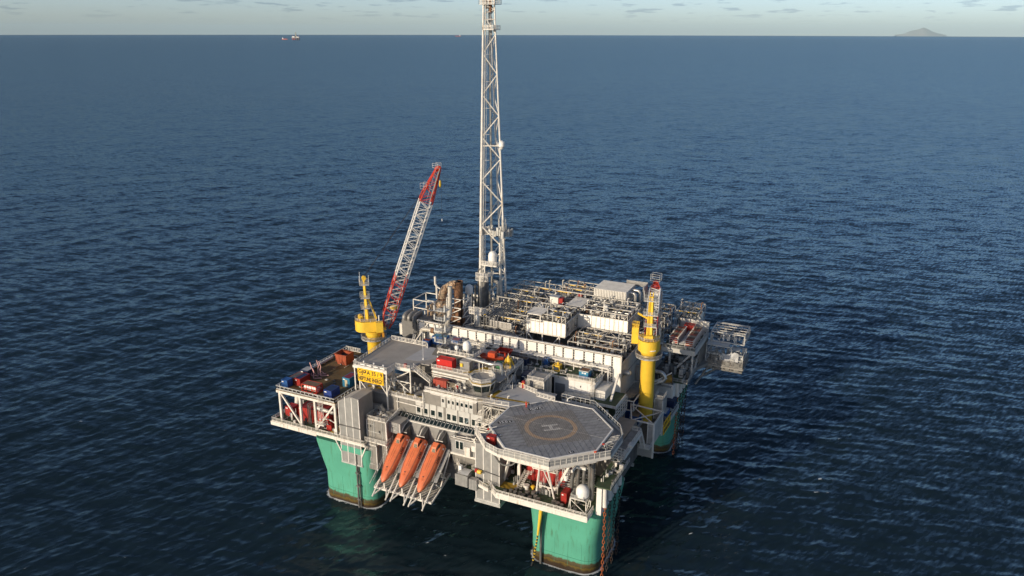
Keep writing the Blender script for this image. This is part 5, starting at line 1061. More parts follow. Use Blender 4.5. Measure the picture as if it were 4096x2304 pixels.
# left machinery nook between crane and roof deck
t = thing('machinery_nook', (-31, -6, 30), 'dark machinery corner with a white ladder left of the blast wall', 'machinery')
obj('floor', MB().box(-40, -30.5, -12.2, 2, 29.2, 29.4), GD, t)
mb = MB(); r9 = random.Random(21)
for i in range(26):
    x = -38 + r9.random() * 7; y = -11 + r9.random() * 10; hh = .6 + r9.random() * 2.2; w = .2 + r9.random() * .6; mb.box(x - w, x + w, y - w, y + w, 29.4, 29.4 + hh)
obj('cabinets', mb, GD, t)
mb = MB()
for i in range(18):
    x = -38 + r9.random() * 7; y = -11 + r9.random() * 9; z = 30 + r9.random() * 3; mb.bar((x, y, z), (x + r9.uniform(-2, 2), y + r9.uniform(-2, 2), z + r9.uniform(-.5, 1.5)), .12)
obj('pipe_tangle', mb, GA, t); obj('ladder', MB().ladder((-32.2, -5.2, 33.4), (-31.6, -3.8, 36.6), (1, 0, 0), .7), WB, t); obj('stair', MB().stair((-38.5, -8.5, 33.0), (-35.0, -4.0, 30.5), 1.1, 8).rail([(-39, -9, 33), (-36, -10, 33)]), GA, t)
obj('drum', MB().lathe([(.5, 29.4), (.5, 31.0)], -33.2, -9.6, 12).lathe([(.4, 29.4), (.4, 30.6)], -34.6, -10.2, 12), RC, t)
# ------------------------------------------------------------ right side: green deck, white store building, shaded yard
yd = thing('shaded_yard', (22, -14, 26), 'sunken shaded yard between the helideck and the white store building', 'yard')
obj('floor', MB().box(7.4, 33.4, -21.8, -.4, 25.6, 25.8), GN, yd); obj('base', MB().box(7.4, 33.3, -21.6, -.4, 18.2, 25.6), CO, yd)
obj('yellow_lane', MB().box(23.5, 24.7, -16, -8, 25.804, 25.812), YL, yd); obj('blue_sheet', MB().box(17.2, 21.0, -17.4, -15.0, 26.2, 26.3), BL, yd); obj('gangway', MB().box(20.2, 21.6, -17.5, -9, 28.2, 28.35), GA, yd)
obj('front_railing', MB().rail([(21.6, -21.6, 31.4), (33.2, -20.6, 30.4)], 1.3, 1.2, .06), W, yd)
obj('parapet', MB().bar((18.0, -21.7, 29.6), (33.4, -21.0, 29.0), .3, 3.0), CO, yd); obj('edge_railing', MB().rail([(33.3, -21, 25.8), (33.3, -9, 25.8)], 1.2, 1.4, .06), W, yd)
ws = thing('store_building', (21, -4, 26), 'white store building with green roof deck, front ladder and canopy', 'building')
obj('wall', MB().box(15.0, 26.6, -7.3, -.5, 25.8, 33.8), WP, ws)
for i in range(4): obj('wall_panel', MB().box(19.2 + i * 1.85, 21.0 + i * 1.85, -7.4, -7.28, 30.4, 33.5), WB, ws)
obj('roof_deck', MB().box(7.4, 26.9, -7.6, -.45, 33.8, 34.02), GN, ws); obj('roof_edge', MB().box(7.3, 27.0, -7.75, -7.6, 33.5, 34.12).box(26.9, 27.0, -7.6, -.5, 33.5, 34.12), W, ws)
obj('roof_railing', MB().rail([(18.8, -7.5, 34.05), (26.8, -7.5, 34.05), (26.8, -2.2, 34.05)]).rail([(7.6, -7.5, 34.05), (15, -7.5, 34.05)]), W, ws)
cn_ = obj('canopy', MB().prism([(18.4, -11.0), (26.2, -9.8), (26.2, -7.4), (18.4, -7.4)], 29.9, 30.05), GA, ws); obj('canopy_rail', MB().rail([(19.4, -10.0, 30.05), (21.5, -9.4, 30.05), (25.6, -9.0, 30.05)], .9, 1.3), W, cn_)
obj('roller_door', MB().box(15.4, 18.2, -7.42, -7.3, 26.0, 31.8), mat('roller_door', (.22, .225, .23), .5, var=.15), ws)
for x in (20.4, 22.6, 24.8): obj('bay_opening', MB().box(x - .8, x + .8, -7.38, -7.29, 25.9, 28.8), GD, ws)
obj('ladder', MB().ladder((26.3, -7.9, 26), (26.3, -7.9, 35.2)), W, ws); obj('ladder_cage', MB().frame(25.9, 26.8, -8.6, -7.8, 29, 35.2, .06, (30.5, 32, 33.5)), W, ws)
obj('vent_grille', MB().box(22.6, 22.9, -7.44, -7.39, 31.8, 32.3), BK, ws)
t = thing('roof_tank', (23, -5, 34), 'faded blue open tank on the green roof deck', 'tank'); obj('wall', MB().box(21.7, 24.3, -6.2, -3.6, 34.1, 36.1), TQ, t); obj('lower_band', MB().box(21.65, 24.35, -6.25, -3.55, 34.1, 34.8), BL, t); obj('rim', MB().frame(21.7, 24.3, -6.2, -3.6, 36.0, 36.15, .14), GA, t); obj('contents', MB().box(21.9, 24.1, -6.0, -3.8, 36.11, 36.14), RS, t); obj('sticker', MB().box(22.5, 23.0, -6.22, -6.2, 35.4, 35.7).box(23.2, 23.7, -6.22, -6.2, 35.3, 35.7), WB, t)
t = thing('gas_rack', (10.8, -3.2, 34), 'upright blue gas bottle rack against the cable shelf on the green deck', 'gas rack'); obj('rack', MB().frame(10.1, 11.5, -3.9, -2.6, 34.1, 36.6, .14, (35.3,)), BL, t)
for i in range(3): obj('bottle', MB().lathe([(.2, 34.1), (.2, 35.9), (.08, 36.3)], 10.4 + .4 * i, -3.4, 8), BL, t, True)
t = thing('pump_skid', (14.4, -3.8, 34), 'yellow pump machine with glass front on the green deck', 'pump'); obj('engine', MB().box(13.9, 15.2, -4.2, -3.2, 34.4, 35.5).lathe([(.35, 35.5), (.3, 36.2)], 14.6, -3.6, 8), YE, t); obj('frame', MB().frame(13.5, 15.4, -4.8, -3.0, 34.1, 35.6, .12), YE, t); obj('panel', MB().slab([(13.7, -4.9, 34.3), (15.0, -4.9, 34.3), (15.0, -4.5, 35.0), (13.7, -4.5, 35.0)], .06), GS, t)
t = block('louvred_hut', 'dark louvred ventilation hut with railed roof in the shaded yard', 10.9, 15.7, -16.0, -10.6, 26, 35.4, m=SL, cat='hut')
ribbed_box('white_cabin', 'white container cabin with door by the right end of the blast wall', 'cabin', 26.9, 29.6, -7.2, -.6, 29.2, 31.9, WP, roof=WP)
obj('side_shelf', MB().box(26.8, 33.2, -9.0, -.4, 29.0, 29.2), GN, yd); obj('shelf_beam', MB().box(26.7, 33.3, -9.2, -9.0, 28.5, 29.2).box(33.2, 33.4, -9.2, -.4, 28.4, 29.2), W, yd)
obj('lower_railings', MB().rail([(33.4, -9, 24), (33.4, .4, 24)], 4.2, 2.0, .1, (.2, .4, .6, .8, 1)), W, yd)
# ------------------------------------------------------------ process area behind the blast wall
PIPE_M = [GA, W, ST, RS, GD, PW]
def vessel_h(mb, p, q, r):
    p = Vector(p); q = Vector(q); d = (q - p).normalized(); mb.tube(p, q, r, 12); mb.tube(p - d * r * .45, p, r * .55, 12, r2=r); mb.tube(q, q + d * r * .45, r, 12, r2=r * .55); return mb
def process_module(label, x0, x1, y0, y1, z0, z1, seed, nx=3, ny=3, npipe=20, fill=60, diag=True, yellow=True, topx=None):
    r_ = random.Random(seed); t = thing('process_module', ((x0 + x1) / 2, (y0 + y1) / 2, z0), label, 'process module')
    X = [x0 + (x1 - x0) * i / nx for i in range(nx + 1)]; Y = [y0 + (y1 - y0) * i / ny for i in range(ny + 1)]; w = .22
    for x in X:
        for y in Y: obj('post', MB().bar((x, y, z0), (x, y, z1), .2), FP, t)
    for y in Y: obj('beam', MB().bar((x0, y, z1), (x1, y, z1), w, w * 1.2), FP, t)
    for x in X: obj('beam', MB().bar((x, y0, z1 - .05), (x, y1, z1 - .05), w, w * 1.2), FP, t)
    if diag:
        for i in range(nx):
            for j in range(ny):
                if r_.random() < .55:
                    a, b = (X[i], Y[j]), (X[i + 1], Y[j + 1])
                    if r_.random() < .5: a, b = (X[i + 1], Y[j]), (X[i], Y[j + 1])
                    obj('diagonal', MB().bar((*a, z1 - .1), (*b, z1 - .1), .15), FP, t)
        for i in range(nx):
            if r_.random() < .7: obj('diagonal', MB().bar((X[i], y0, z0 + .4), (X[i + 1], y0, z1 - .2), .16), FP, t)
    for k in range(int(npipe * 1.5)):
        rr = r_.choice((.1, .12, .15, .18, .24, .34)); z = z0 + (z1 - z0) * (.25 + .68 * r_.random()); m = PIPE_M[r_.randrange(6)]
        if r_.random() < .5:
            y = y0 + (y1 - y0) * r_.random(); a = x0 + (x1 - x0) * r_.random() * .5; b = a + (x1 - a) * (.4 + .6 * r_.random())
            pts = [(a, y, z - 1.6), (a, y, z), (b, y, z), (b, y + r_.uniform(-1.5, 1.5), z), (b, y, z0)]
            pts = pts[:3] + ([(b, y, z - 1.5)] if r_.random() < .6 else [(b, min(y1, y + 2.5), z)])
        else:
            x = x0 + (x1 - x0) * r_.random(); a = y0 + (y1 - y0) * r_.random() * .5; b = a + (y1 - a) * (.4 + .6 * r_.random())
            pts = [(x, a, z - 1.6), (x, a, z), (x, b, z)] + ([(x, b, z - 1.5)] if r_.random() < .6 else [(min(x1, x + 2.5), b, z)])
        obj('pipe', MB().path(pts, rr, 7, max(.35, rr * 2), seg=3), m, t, True)
    for k in range(max(2, npipe // 6)):
        x = x0 + (x1 - x0) * r_.random(); y = y0 + (y1 - y0) * r_.random(); z = z0 + (z1 - z0) * .3 * r_.random(); rr = .4 + .5 * r_.random(); L = 1.5 + 2.5 * r_.random()
        mb = MB()
        if r_.random() < .5: vessel_h(mb, (x, y, z + rr), (x + L, y, z + rr), rr)
        else: mb.lathe([(rr * .5, z), (rr, z + .3), (rr, z + L), (rr * .6, z + L + rr * .5), (.1, z + L + rr * .6)], x, y, 12)
        obj('vessel', mb, r_.choice((ST, GA, W, WB)), t, True)
    if yellow:
        for k in range(4):
            y = Y[r_.randrange(len(Y) - 1)] + .7; a = x0 + (x1 - x0) * r_.random() * .5; obj('monorail', MB().bar((a, y, z1 - .45), (a + (x1 - x0) * .35, y, z1 - .45), .2, .34), YE, t)
    for k in range(max(3, npipe // 5)):
        x = x0 + (x1 - x0) * r_.random() * .8; y = y0 + (y1 - y0) * r_.random() * .8; z = z0 + (z1 - z0) * (.2 + .6 * r_.random()); u = 1.2 + 2.2 * r_.random(); v = 1.2 + 2.2 * r_.random()
        g_ = obj('grating_floor', MB().box(x, min(x1, x + u), y, min(y1, y + v), z, z + .08), GT, t)
        if r_.random() < .7: obj('floor_railing', MB().rail([(x, y, z), (min(x1, x + u), y, z), (min(x1, x + u), min(y1, y + v), z)], 1.0, .9, .04), W, g_)
    for k in range(max(3, npipe // 4)):
        x = x0 + (x1 - x0) * r_.random(); y = y0 + (y1 - y0) * r_.random(); z = z0 + (z1 - z0) * (.1 + .7 * r_.random()); s_ = .35 + .5 * r_.random()
        obj('cabinet', MB().box(x - s_, x + s_, y - s_ * .7, y + s_ * .7, z, z + .8 + r_.random()), r_.choice((W, GA, PW, RS, GR, ST, W)), t)
    for k in range(max(3, npipe // 5)):
        x = x0 + (x1 - x0) * r_.random(); y = y0 + (y1 - y0) * r_.random(); h_ = .6 + 1.8 * r_.random()
        obj('vent_pipe', MB().path([(x, y, z1 - 1.5), (x, y, z1 + h_), (x + .5, y, z1 + h_ + .2)], .1 + .1 * r_.random(), 6, .2), r_.choice((W, GA, PW, RS)), t, True)
    mb = MB(); mb2 = MB()
    for k in range(int(fill * 2.2)):
        x = x0 + (x1 - x0) * r_.random(); y = y0 + (y1 - y0) * r_.random(); z = z0 + (z1 - z0) * r_.random() * .9; q = (mb, mb2)[k % 2]; c = r_.random()
        if c < .35: s_ = .12 + .42 * r_.random(); q.box(x - s_, x + s_, y - s_, y + s_, z, z + .3 + 1.1 * r_.random())
        elif c < .6: q.bar((x, y, z), (x + r_.uniform(-2.2, 2.2), y, z), .1)
        elif c < .8: q.bar((x, y, z), (x, y + r_.uniform(-2.2, 2.2), z), .1)
        else: q.bar((x, y, z0), (x, y, z + .6), .14)
    o = obj('fittings', mb, GA, t); o['kind'] = 'stuff'; o = obj('dark_fittings', mb2, GD, t); o['kind'] = 'stuff'
    return t
pf = thing('process_deck', (0, 22, 30), 'dark process deck floor behind the white blast wall', 'deck')
obj('deck_plate', MB().box(-39, 31.0, .55, 46, 32.2, 32.5), GD, pf); obj('side_wall', MB().box(30.7, 31.0, .55, 24, 22, 36.5), SL, pf); obj('substructure', MB().box(-38.5, 30.6, .6, 45.5, 20, 32.2), GD, pf)  # floor painted dark so gaps between the pipes read as shade
obj('rear_beam', MB().box(-39, 31, 45.8, 46.2, 31.6, 33.2), W, pf)
process_module('low pipe-filled module just behind the left part of the blast wall', -19.5, -2, 2.0, 9.5, 32.5, 37.6, 31, 4, 2, 22, 130)
process_module('open truss-topped module in the middle left behind the small louvred box', -19, -2.2, 12.5, 24, 32.5, 40.2, 32, 4, 3, 26, 150)
process_module('rear left truss module beside the flare tower foot', -18, -2.5, 24.5, 44, 34, 41.9, 33, 4, 4, 26, 170)
process_module('rear centre truss module with white beams', -2, 11, 33.5, 45, 34, 43.8, 34, 3, 3, 22, 130)
process_module('truss module inside and above the left louvred box', -1.2, 10.8, 10.4, 19.6, 38.4, 44.0, 35, 3, 2, 22, 130)
process_module('truss module above the right louvred box', 11.4, 26.3, 20.4, 32.6, 38.4, 43.8, 36, 4, 3, 28, 170)
process_module('low peaked truss module in front of the right louvred box', 13.5, 29.5, 6.0, 18.5, 32.6, 38.8, 37, 4, 3, 30, 190)
process_module('pipe strip close behind the right part of the blast wall', 1.0, 29.8, 1.0, 5.6, 32.6, 36.8, 38, 6, 1, 26, 170)
process_module('central module between the two roof sheets', -1.5, 10.5, 20.2, 33, 34, 41.8, 39, 3, 3, 22, 120)
process_module('rear right module behind the yellow right crane', 23.0, 34, 33.2, 46, 30, 40.2, 40, 3, 3, 24, 160)
process_module('module between the right louvred box and the yellow right crane', 27.2, 33.4, 17, 32.5, 28, 38.6, 41, 2, 3, 20, 150)
# louvred boxes open at the bottom
def louvre_box(label, x0, x1, y0, y1, z0, z1, n, m, sides='FR'):
    t = thing('louvred_box', ((x0 + x1) / 2, (y0 + y1) / 2, z0), label, 'louvred box')
    for i in range(n):
        a = x0 + (x1 - x0) * i / n; b = x0 + (x1 - x0) * (i + 1) / n; mb = MB(); k = int((z1 - z0) / .42)
        for j in range(k):
            q = z0 + j * .42; mb.add([(a + .12, y0 - .12, q), (b - .02, y0 - .12, q), (b - .02, y0 + .02, q + .40), (a + .12, y0 + .02, q + .40), (a + .12, y0 + .08, q), (b - .02, y0 + .08, q)], [(0, 1, 2, 3), (4, 5, 1, 0), (3, 2, 5, 4)])
        obj('louvre_panel', mb, m, t); obj('mullion', MB().box(a - .02, a + .12, y0 - .2, y0 + .1, z0, z1), W, t)
    k = max(3, int((y1 - y0) / 1.7))
    for i in range(k):
        a = y0 + (y1 - y0) * i / k; b = y0 + (y1 - y0) * (i + 1) / k
        obj('side_panel', MB().box(x1 - .06, x1 + .02, a + .08, b, z0, z1), SL, t); obj('side_mullion', MB().box(x1 - .05, x1 + .12, a - .04, a + .08, z0, z1), W, t)
    obj('side_panel', MB().box(x0 - .02, x0 + .06, y0 + .1, y1, z0, z1), SL, t)
    obj('bottom_beam', MB().box(x0 - .1, x1 + .1, y0 - .24, y0 + .1, z0 - .35, z0).box(x1 - .1, x1 + .12, y0, y1, z0 - .35, z0), W, t); obj('top_beam', MB().box(x0 - .1, x1 + .1, y0 - .22, y0 + .1, z1, z1 + .2).box(x1 - .1, x1 + .13, y0, y1, z1, z1 + .2), W, t)
    return t
WL = mat('louvre_white', (.66, .64, .59), .5, .1, var=.1, dirt=(.40, .33, .24), amt=.25)
lb1 = louvre_box('left of the two big white louvred boxes, roof sheet above its left end', -1.4, 11, 10, 20, 38.2, 42.0, 9, WL)
obj('strut', MB().bar((-1.3, 10, 38), (2.5, 10, 33.5), .35).bar((-1.3, 10, 38), (-1.3, 10, 32.6), .35).bar((3.8, 10, 38), (3.8, 10, 32.6), .3).bar((9.3, 10, 38), (9.3, 10, 34), .3).bar((9.3, 10, 38), (6.5, 10, 34.5), .3), W, lb1)
louvre_box('right of the two big white louvred boxes, left of the yellow crane', 11.1, 26.5, 20, 33, 38.3, 42.1, 11, WL)
lb3 = louvre_box('small grey louvred box low behind the left half of the blast wall', -13.4, -6.5, 10, 11.6, 35.8, 39.3, 4, SL)
for (x0, x1, y0, y1, z, lb) in ((-1.0, 3.8, 9.0, 15.2, 44.0, 'left pale ribbed roof sheet above the left louvred box'), (5.6, 11.2, 23.6, 32, 43.0, 'right pale ribbed roof sheet with a lattice shadow in the middle of the process area')):
    t = thing('roof_sheet', ((x0 + x1) / 2, (y0 + y1) / 2, z - 2), lb, 'roof sheet'); n = 16
    for i in range(n):
        a = y0 + (y1 - y0) * i / n; obj('roof_strip', MB().box(x0, x1, a, a + (y1 - y0) / n - .12, z, z + .1), WL, t)
    obj('frame', MB().frame(x0 + .3, x1 - .3, y0 + .2, y1 - .2, z - 2.2, z - .1, .22), W, t)
# big clad box with ribbed roof
hv = thing('ventilation_box', (16, 38, 41), 'large pale box with ribbed flat roof at the back right of the process area', 'ventilation box')
x0, x1, y0, y1, z0, z1 = 11.0, 21.4, 33.5, 43, 42.0, 46.3
for i in range(20):
    a = x0 + (x1 - x0) * i / 20; obj('front_panel', MB().box(a, a + .36, y0 - .06, y0 + .1, z0 + 1.8, z1 - .1).box(a, a + .36, y0 - .06, y0 + .1, z0, z0 + 1.6), WL, hv)
for i in range(14):
    a = y0 + (y1 - y0) * i / 14; obj('side_panel', MB().box(x1 - .05, x1 + .06, a, a + .6, z0, z1 - .1), WL, hv)
obj('core', MB().box(x0 + .1, x1 - .1, y0 + .12, y1, z0, z1 - .15), GD, hv)
for i in range(22):
    a = y0 - .1 + (y1 - y0) * i / 22; obj('roof_strip', MB().box(x0 - .1, x1 + .1, a, a + .30, z1 - .1, z1), WL, hv)
obj('outlet_pipe', MB().path([(21.3, 37, 45.2), (23.4, 37, 45.2), (23.4, 37, 39)], .5, 10, .9).path([(21.3, 39, 45.6), (24.2, 39, 45.6), (24.2, 39, 39)], .45, 10, .9), ST, hv, True); obj('wind_screen', MB().box(18, 25, 44.4, 44.6, 45.2, 46.9).box(24.8, 25.1, 40, 44.6, 42, 46.6), CL, hv); obj('side_stair', MB().rail([(21.9, 33, 42.6), (22.2, 42, 42.6)]), W, hv)
# small buildings among the pipes
t = thing('switch_cabin', (1, 30, 41), 'small white cabin beside a red box in the middle of the pipes', 'cabin'); obj('cabin', MB().box(-1.2, 1.6, 27.0, 29.0, 41.0, 43.6), WP, t); obj('roof', MB().box(-1.4, 1.8, 26.9, 29.2, 43.6, 43.75), GA, t); obj('annex', MB().box(1.7, 3.0, 27.2, 28.8, 41.0, 43.4), RC, t); obj('annex', MB().box(5.2, 6.6, 34.5, 36, 41.2, 43.2), RC, t)
mb = MB()
for i in range(6): mb.path([(-15.6 + i * .95, 9.8, 33), (-15.6 + i * .95, 9.8, 40.2 + .1 * i), (-14.8 + i * .95, 30, 41.2 + .1 * i)], .15, 6, .7)
tag(obj('pipe_rack', mb, mat('rack_steel', (.27, .27, .265), .5, .4, var=.2), None, True), 'bundle of dark parallel pipes running back toward the flare tower foot', 'pipe rack')
t = thing('tall_vessel', (-17.6, 9.5, 33), 'upright steel vessel with a railed white top platform left of the process area', 'vessel')
obj('shell', MB().lathe([(1.0, 33), (1.0, 40.2), (.7, 40.8), (.2, 41)], -17.4, 9.5, 14), ST, t, True); obj('platform', MB().box(-19.6, -15.4, 8, 11, 41.2, 41.35).rail([(-19.6, 8, 41.3), (-15.4, 8, 41.3), (-15.4, 11, 41.3), (-19.6, 11, 41.3)], 1.2, .8, .07).rail([(-19.6, 7.9, 42.5), (-15.4, 7.9, 42.5)], 1.0, .8, .07), W, t); obj('nozzle', MB().tube((-18.2, 8.7, 36), (-18.2, 8.7, 43.5), .15, 6).tube((-16.6, 8.8, 36), (-16.6, 8.8, 43), .15, 6), GA, t)
t = thing('tall_vessel', (-24, 27, 33), 'dark tall column vessel with caged ladder at the flare tower foot', 'vessel')
obj('shell', MB().lathe([(1.3, 33), (1.3, 46.5), (.8, 47.3), (.2, 47.5)], -24.2, 27, 14), GD, t, True); obj('side_pipe', MB().path([(-26, 26, 34), (-26, 26, 49.2), (-25.2, 26, 49.8)], .25, 8, .6).tube((-27.2, 26, 34), (-27.2, 26, 44), .4, 8).tube((-28.6, 26.4, 34), (-28.6, 26.4, 43.5), .3, 8), GD, t, True); obj('ladder', MB().ladder((-24.8, 25.5, 35), (-24.8, 25.5, 47.5)), GA, t); obj('platform', MB().box(-26.4, -22, 25, 29, 47.4, 47.5).rail([(-26.4, 25, 47.5), (-22, 25, 47.5), (-22, 29, 47.5)], 1.2, .8, .07).rail([(-26.4, 25, 46), (-22, 25, 46)], 1.2, .8, .07), W, t)
# gas turbine exhausts
t = thing('exhaust_stack', (-25.4, 12, 34), 'wide rust brown exhaust stack inside a white braced frame', 'exhaust stack')
obj('stack', MB().lathe([(1.4, 33), (1.4, 49.2), (1.46, 49.5)], -25.5, 12.0, 20, cap=False), RS, t, True); obj('rim', MB().lathe([(1.3, 49.5), (1.5, 49.5), (1.5, 49.3)], -25.5, 12, 20, cap=False), RS, t); obj('liner', MB().lathe([(1.28, 40), (1.28, 49.3)], -25.5, 12, 20, cap=False), BK, t)
obj('lower_duct', MB().box(-28.0, -24.2, 10.2, 13.6, 33, 37.5).box(-27.4, -24.6, 10.0, 13.4, 37.5, 41), RS, t)
for a, b in (((-28.2, 9.4), (-23, 9.4)), ((-23, 9.4), (-21.6, 13))):
    for k in range(4):
        z0 = 33 + k * 2.9; obj('frame_bar', MB().bar((*a, z0), (*a, z0 + 2.9), .3).bar((*b, z0), (*b, z0 + 2.9), .3).bar((*a, z0), (*b, z0 + 2.9), .24).bar((*a, z0 + 2.9), (*b, z0 + 2.9), .24), W, t)
t = thing('exhaust_elbow', (-30, 11, 34), 'scorched tan exhaust duct with segmented elbow beside the rust brown stack', 'exhaust duct')
obj('silencer', MB().box(-34.2, -28.6, 9, 13, 37.5, 41.6), EX, t); obj('cone', MB().lathe([(2.6, 41.6), (1.75, 43.2)], -30.6, 11, 16), EX, t, True); obj('elbow', MB().path([(-30.6, 11, 43.0), (-30.6, 11, 46.0), (-27.2, 11.6, 48.4), (-26.0, 11.8, 48.4)], 1.3, 14, 2.4, seg=6), EX, t, True); obj('joint_ring', MB().tube((-30.6, 11, 43.2), (-30.6, 11, 43.6), 1.6, 16).tube((-28.9, 11.3, 47.0), (-28.6, 11.35, 47.2), 1.42, 14), RS, t, True); obj('duct_tube', MB().tube((-34.6, 8.6, 38), (-34.6, 8.6, 41.2), .35, 8).tube((-34.4, 8.6, 39.5), (-28.8, 8.6, 39.5), .3, 8), EX, t, True)
obj('frame', MB().frame(-39.5, -28.2, 7.5, 14.5, 34, 37.4, .3).frame(-39.8, -32, 8.5, 16, 37.4, 42.6, .26, (40,)).bar((-29, 7.4, 37), (-26.5, 7.4, 34), .3), W, t); obj('vent_pipe', MB().path([(-34.5, 14, 42), (-34.5, 14, 46.2), (-35, 14, 46.6), (-35, 14, 49.2)], .35, 8, .4).bar((-34.5, 14, 46), (-31, 13, 45), .3), W, t, True)
t = thing('air_intake_house', (-38, 5, 31), 'dark grey slatted intake house with rounded hoods at the left end of the blast wall', 'intake house')
obj('body', MB().box(-41.8, -36.6, 4.8, 9, 31, 37.2), GD, t)
for i in range(9): obj('slat', MB().slab([(-41.9, 4.55, 31.4 + i * .6), (-36.5, 4.55, 31.4 + i * .6), (-36.5, 4.8, 31.95 + i * .6), (-41.9, 4.8, 31.95 + i * .6)], .06), mat('slat_dark', (.10, .10, .10), .55, .2), t)
for i in range(3):
    x = -41.3 + i * 1.75; obj('hood', MB().path([(x + .7, 4.5, 37.0), (x + .7, 4.4, 38.0), (x + .7, 5.4, 38.6), (x + .7, 8.6, 38.6)], .82, 8, .8), mat('hood_grey', (.24, .235, .225), .5, .3, var=.15), t, True)
obj('side_door', MB().box(-43.0, -41.9, 4.9, 6.2, 31.6, 35.2), W, t); obj('side_unit', MB().box(-36.5, -31.5, 5.5, 9, 34, 38.0).box(-34.6, -31.6, 5.1, 5.5, 34.4, 37.6), mat('unit_grey', (.20, .195, .18), .6, var=.15), t)
dome('satellite_dome', 'white satellite dome half hidden right of the rust brown exhaust stack', -24.5, 17, 44.0, 47.2, 1.2, mast=8)

process_module('rack of white pipes and valves between the quarters front and the helideck', 5.8, 12.6, -31.2, -24.6, 25.6, 33.3, 60, 3, 2, 26, 110, yellow=False)
obj('pit_floor', MB().box(5.5, 19.4, -33.4, -24.2, 25.3, 25.5).box(5.6, 13.0, -35.6, -24.2, 18.2, 25.3), GD, q)
# ------------------------------------------------------------ cranes
def crane(x, y, zb, zs, label, group, rot):
    """pedestal crane: column, slewing ring, round house, mast with stages; rot turns the house"""
    t = thing('pedestal_crane', (x, y, zb), label, 'crane', group)
    obj('pedestal', MB().lathe([(2.0, zb), (2.0, zs - 1.0), (2.35, zs - .4), (2.35, zs + .3)], x, y, 28), YE, t, True)
    obj('slew_ring', MB().lathe([(2.15, zs + .3), (2.45, zs + .4), (2.45, zs + .7), (2.1, zs + .8), (2.1, zs + 1.3)], x, y, 28), YE, t, True)
    rp = [(x + 3.7 * math.cos(R(a)), y + 3.7 * math.sin(R(a)), zs - 1.5) for a in range(0, 361, 24)]
    obj('ring_walkway', MB().lathe([(2.05, zs - 1.6), (3.75, zs - 1.6), (3.75, zs - 1.5), (2.05, zs - 1.5)], x, y, 28, cap=False), GT, t); obj('ring_railing', MB().rail(rp, 1.1, 1.5, .05), GA, t)
    c, s = math.cos(rot), math.sin(rot)
    def L(a, b, z): return (x + a * c - b * s, y + a * s + b * c, zs + z)
    # house: drum at the back with flat sides; local -x is the counterweight
    poly = [(.9, -2.9)] + [(-2.0 + 3.2 * math.cos(R(a)), 2.95 * math.sin(R(a))) for a in range(-100, -261, -16)] + [(1.0, 2.9)]
    n = len(poly); vs = [L(a, b, 1.2) for a, b in poly] + [L(a, b, 4.3) for a, b in poly]
    obj('house', MB().add(vs, [tuple(range(n)), tuple(reversed(range(n, 2 * n)))] + [((k + 1) % n, k, n + k, n + (k + 1) % n) for k in range(n)]), YE, t, True)
    obj('house_railing', MB().rail([L(a, b, 4.3) for a, b in poly] , 1.0, 1.4, .045, toe=False), GA, t)
    obj('winch', MB().tube(L(-3.6, -1.0, 5.1), L(-3.6, 1.0, 5.1), .7, 12).bar(L(-3.6, -1.2, 4.3), L(-3.6, -1.2, 5.4), .3).bar(L(-3.6, 1.2, 4.3), L(-3.6, 1.2, 5.4), .3), YE, t, True)
    # mast: two tapering box legs
    for b in (-.45, .45): obj('mast_leg', MB().path([L(-1.6, b, 4.3), L(-1.8, b * .8, 11), L(-2.0, b * .7, 16.3)], .58, 4, r2=.36), YE, t)
    obj('mast_brace', MB().bar(L(1.0, 0, 4.3), L(-1.7, 0, 12.5), .5), YE, t)
    for z, w in ((8.0, 1.7), (11.2, 2.0), (15.2, 2.0)):
        obj('mast_stage', MB().prism([L(a, b, 0)[:2] for a, b in ((-3.3, -w), (-.6, -w), (-.6, w), (-3.3, w))], zs + z, zs + z + .12).rail([L(-3.3, -w, z), L(-.6, -w, z), L(-.6, w, z), L(-3.3, w, z), L(-3.3, -w, z)], 1.0, 1.0, .045), GA, t)
    for b in (-.4, .4): obj('sheave', MB().tube(L(-2.0, b - .1, 16.9), L(-2.0, b + .1, 16.9), .62, 14), YE, t, True)
    for a, b in ((-3.3, -2), (-3.1, 1.9), (-.7, -1.8)): obj('antenna', MB().tube(L(a, b, 15.3), L(a, b, 18.2), .05, 5), WB, t)
    obj('ladder', MB().ladder(L(1.4, -1.6, 1.5), L(-.6, -1.2, 9), (s, -c, 0)), GA, t); obj('whip', MB().tube(L(-2.4, -1.8, 4.3), L(-2.4, -1.8, 8.2), .06, 5).tube(L(1.6, -2.6, 4.3), L(1.6, -2.6, 6.2), .16, 8), WB, t)
    obj('side_platform', MB().bar(L(2.2, -3.6, 1.6), L(2.2, 3.2, 1.6), 1.0, .12).rail([L(2.7, -3.6, 1.65), L(2.7, 3.2, 1.65)], 1.0, 1.3), GA, t); obj('louvre_unit', MB().bar(L(2.6, -3.2, .2), L(2.6, -1.8, .2), .6, 1.3), mat('unit_orange', (.55, .26, .03), .6), t)
    obj('foot_bracket', MB().bar(L(.8, -1.3, 1.9), L(3.6, -1.3, 1.5), .5, .9).bar(L(.8, 1.3, 1.9), L(3.6, 1.3, 1.5), .5, .9).bar(L(3.3, -1.6, 1.6), L(3.3, 1.6, 1.6), .5), YE, t); obj('machinery', MB().bar(L(1.2, -1.0, 2.6), L(2.8, -1.0, 2.6), 1.0, 1.2).bar(L(1.4, .9, 2.4), L(2.6, .9, 2.4), .9, 1.0), GD, t)
    return t, L
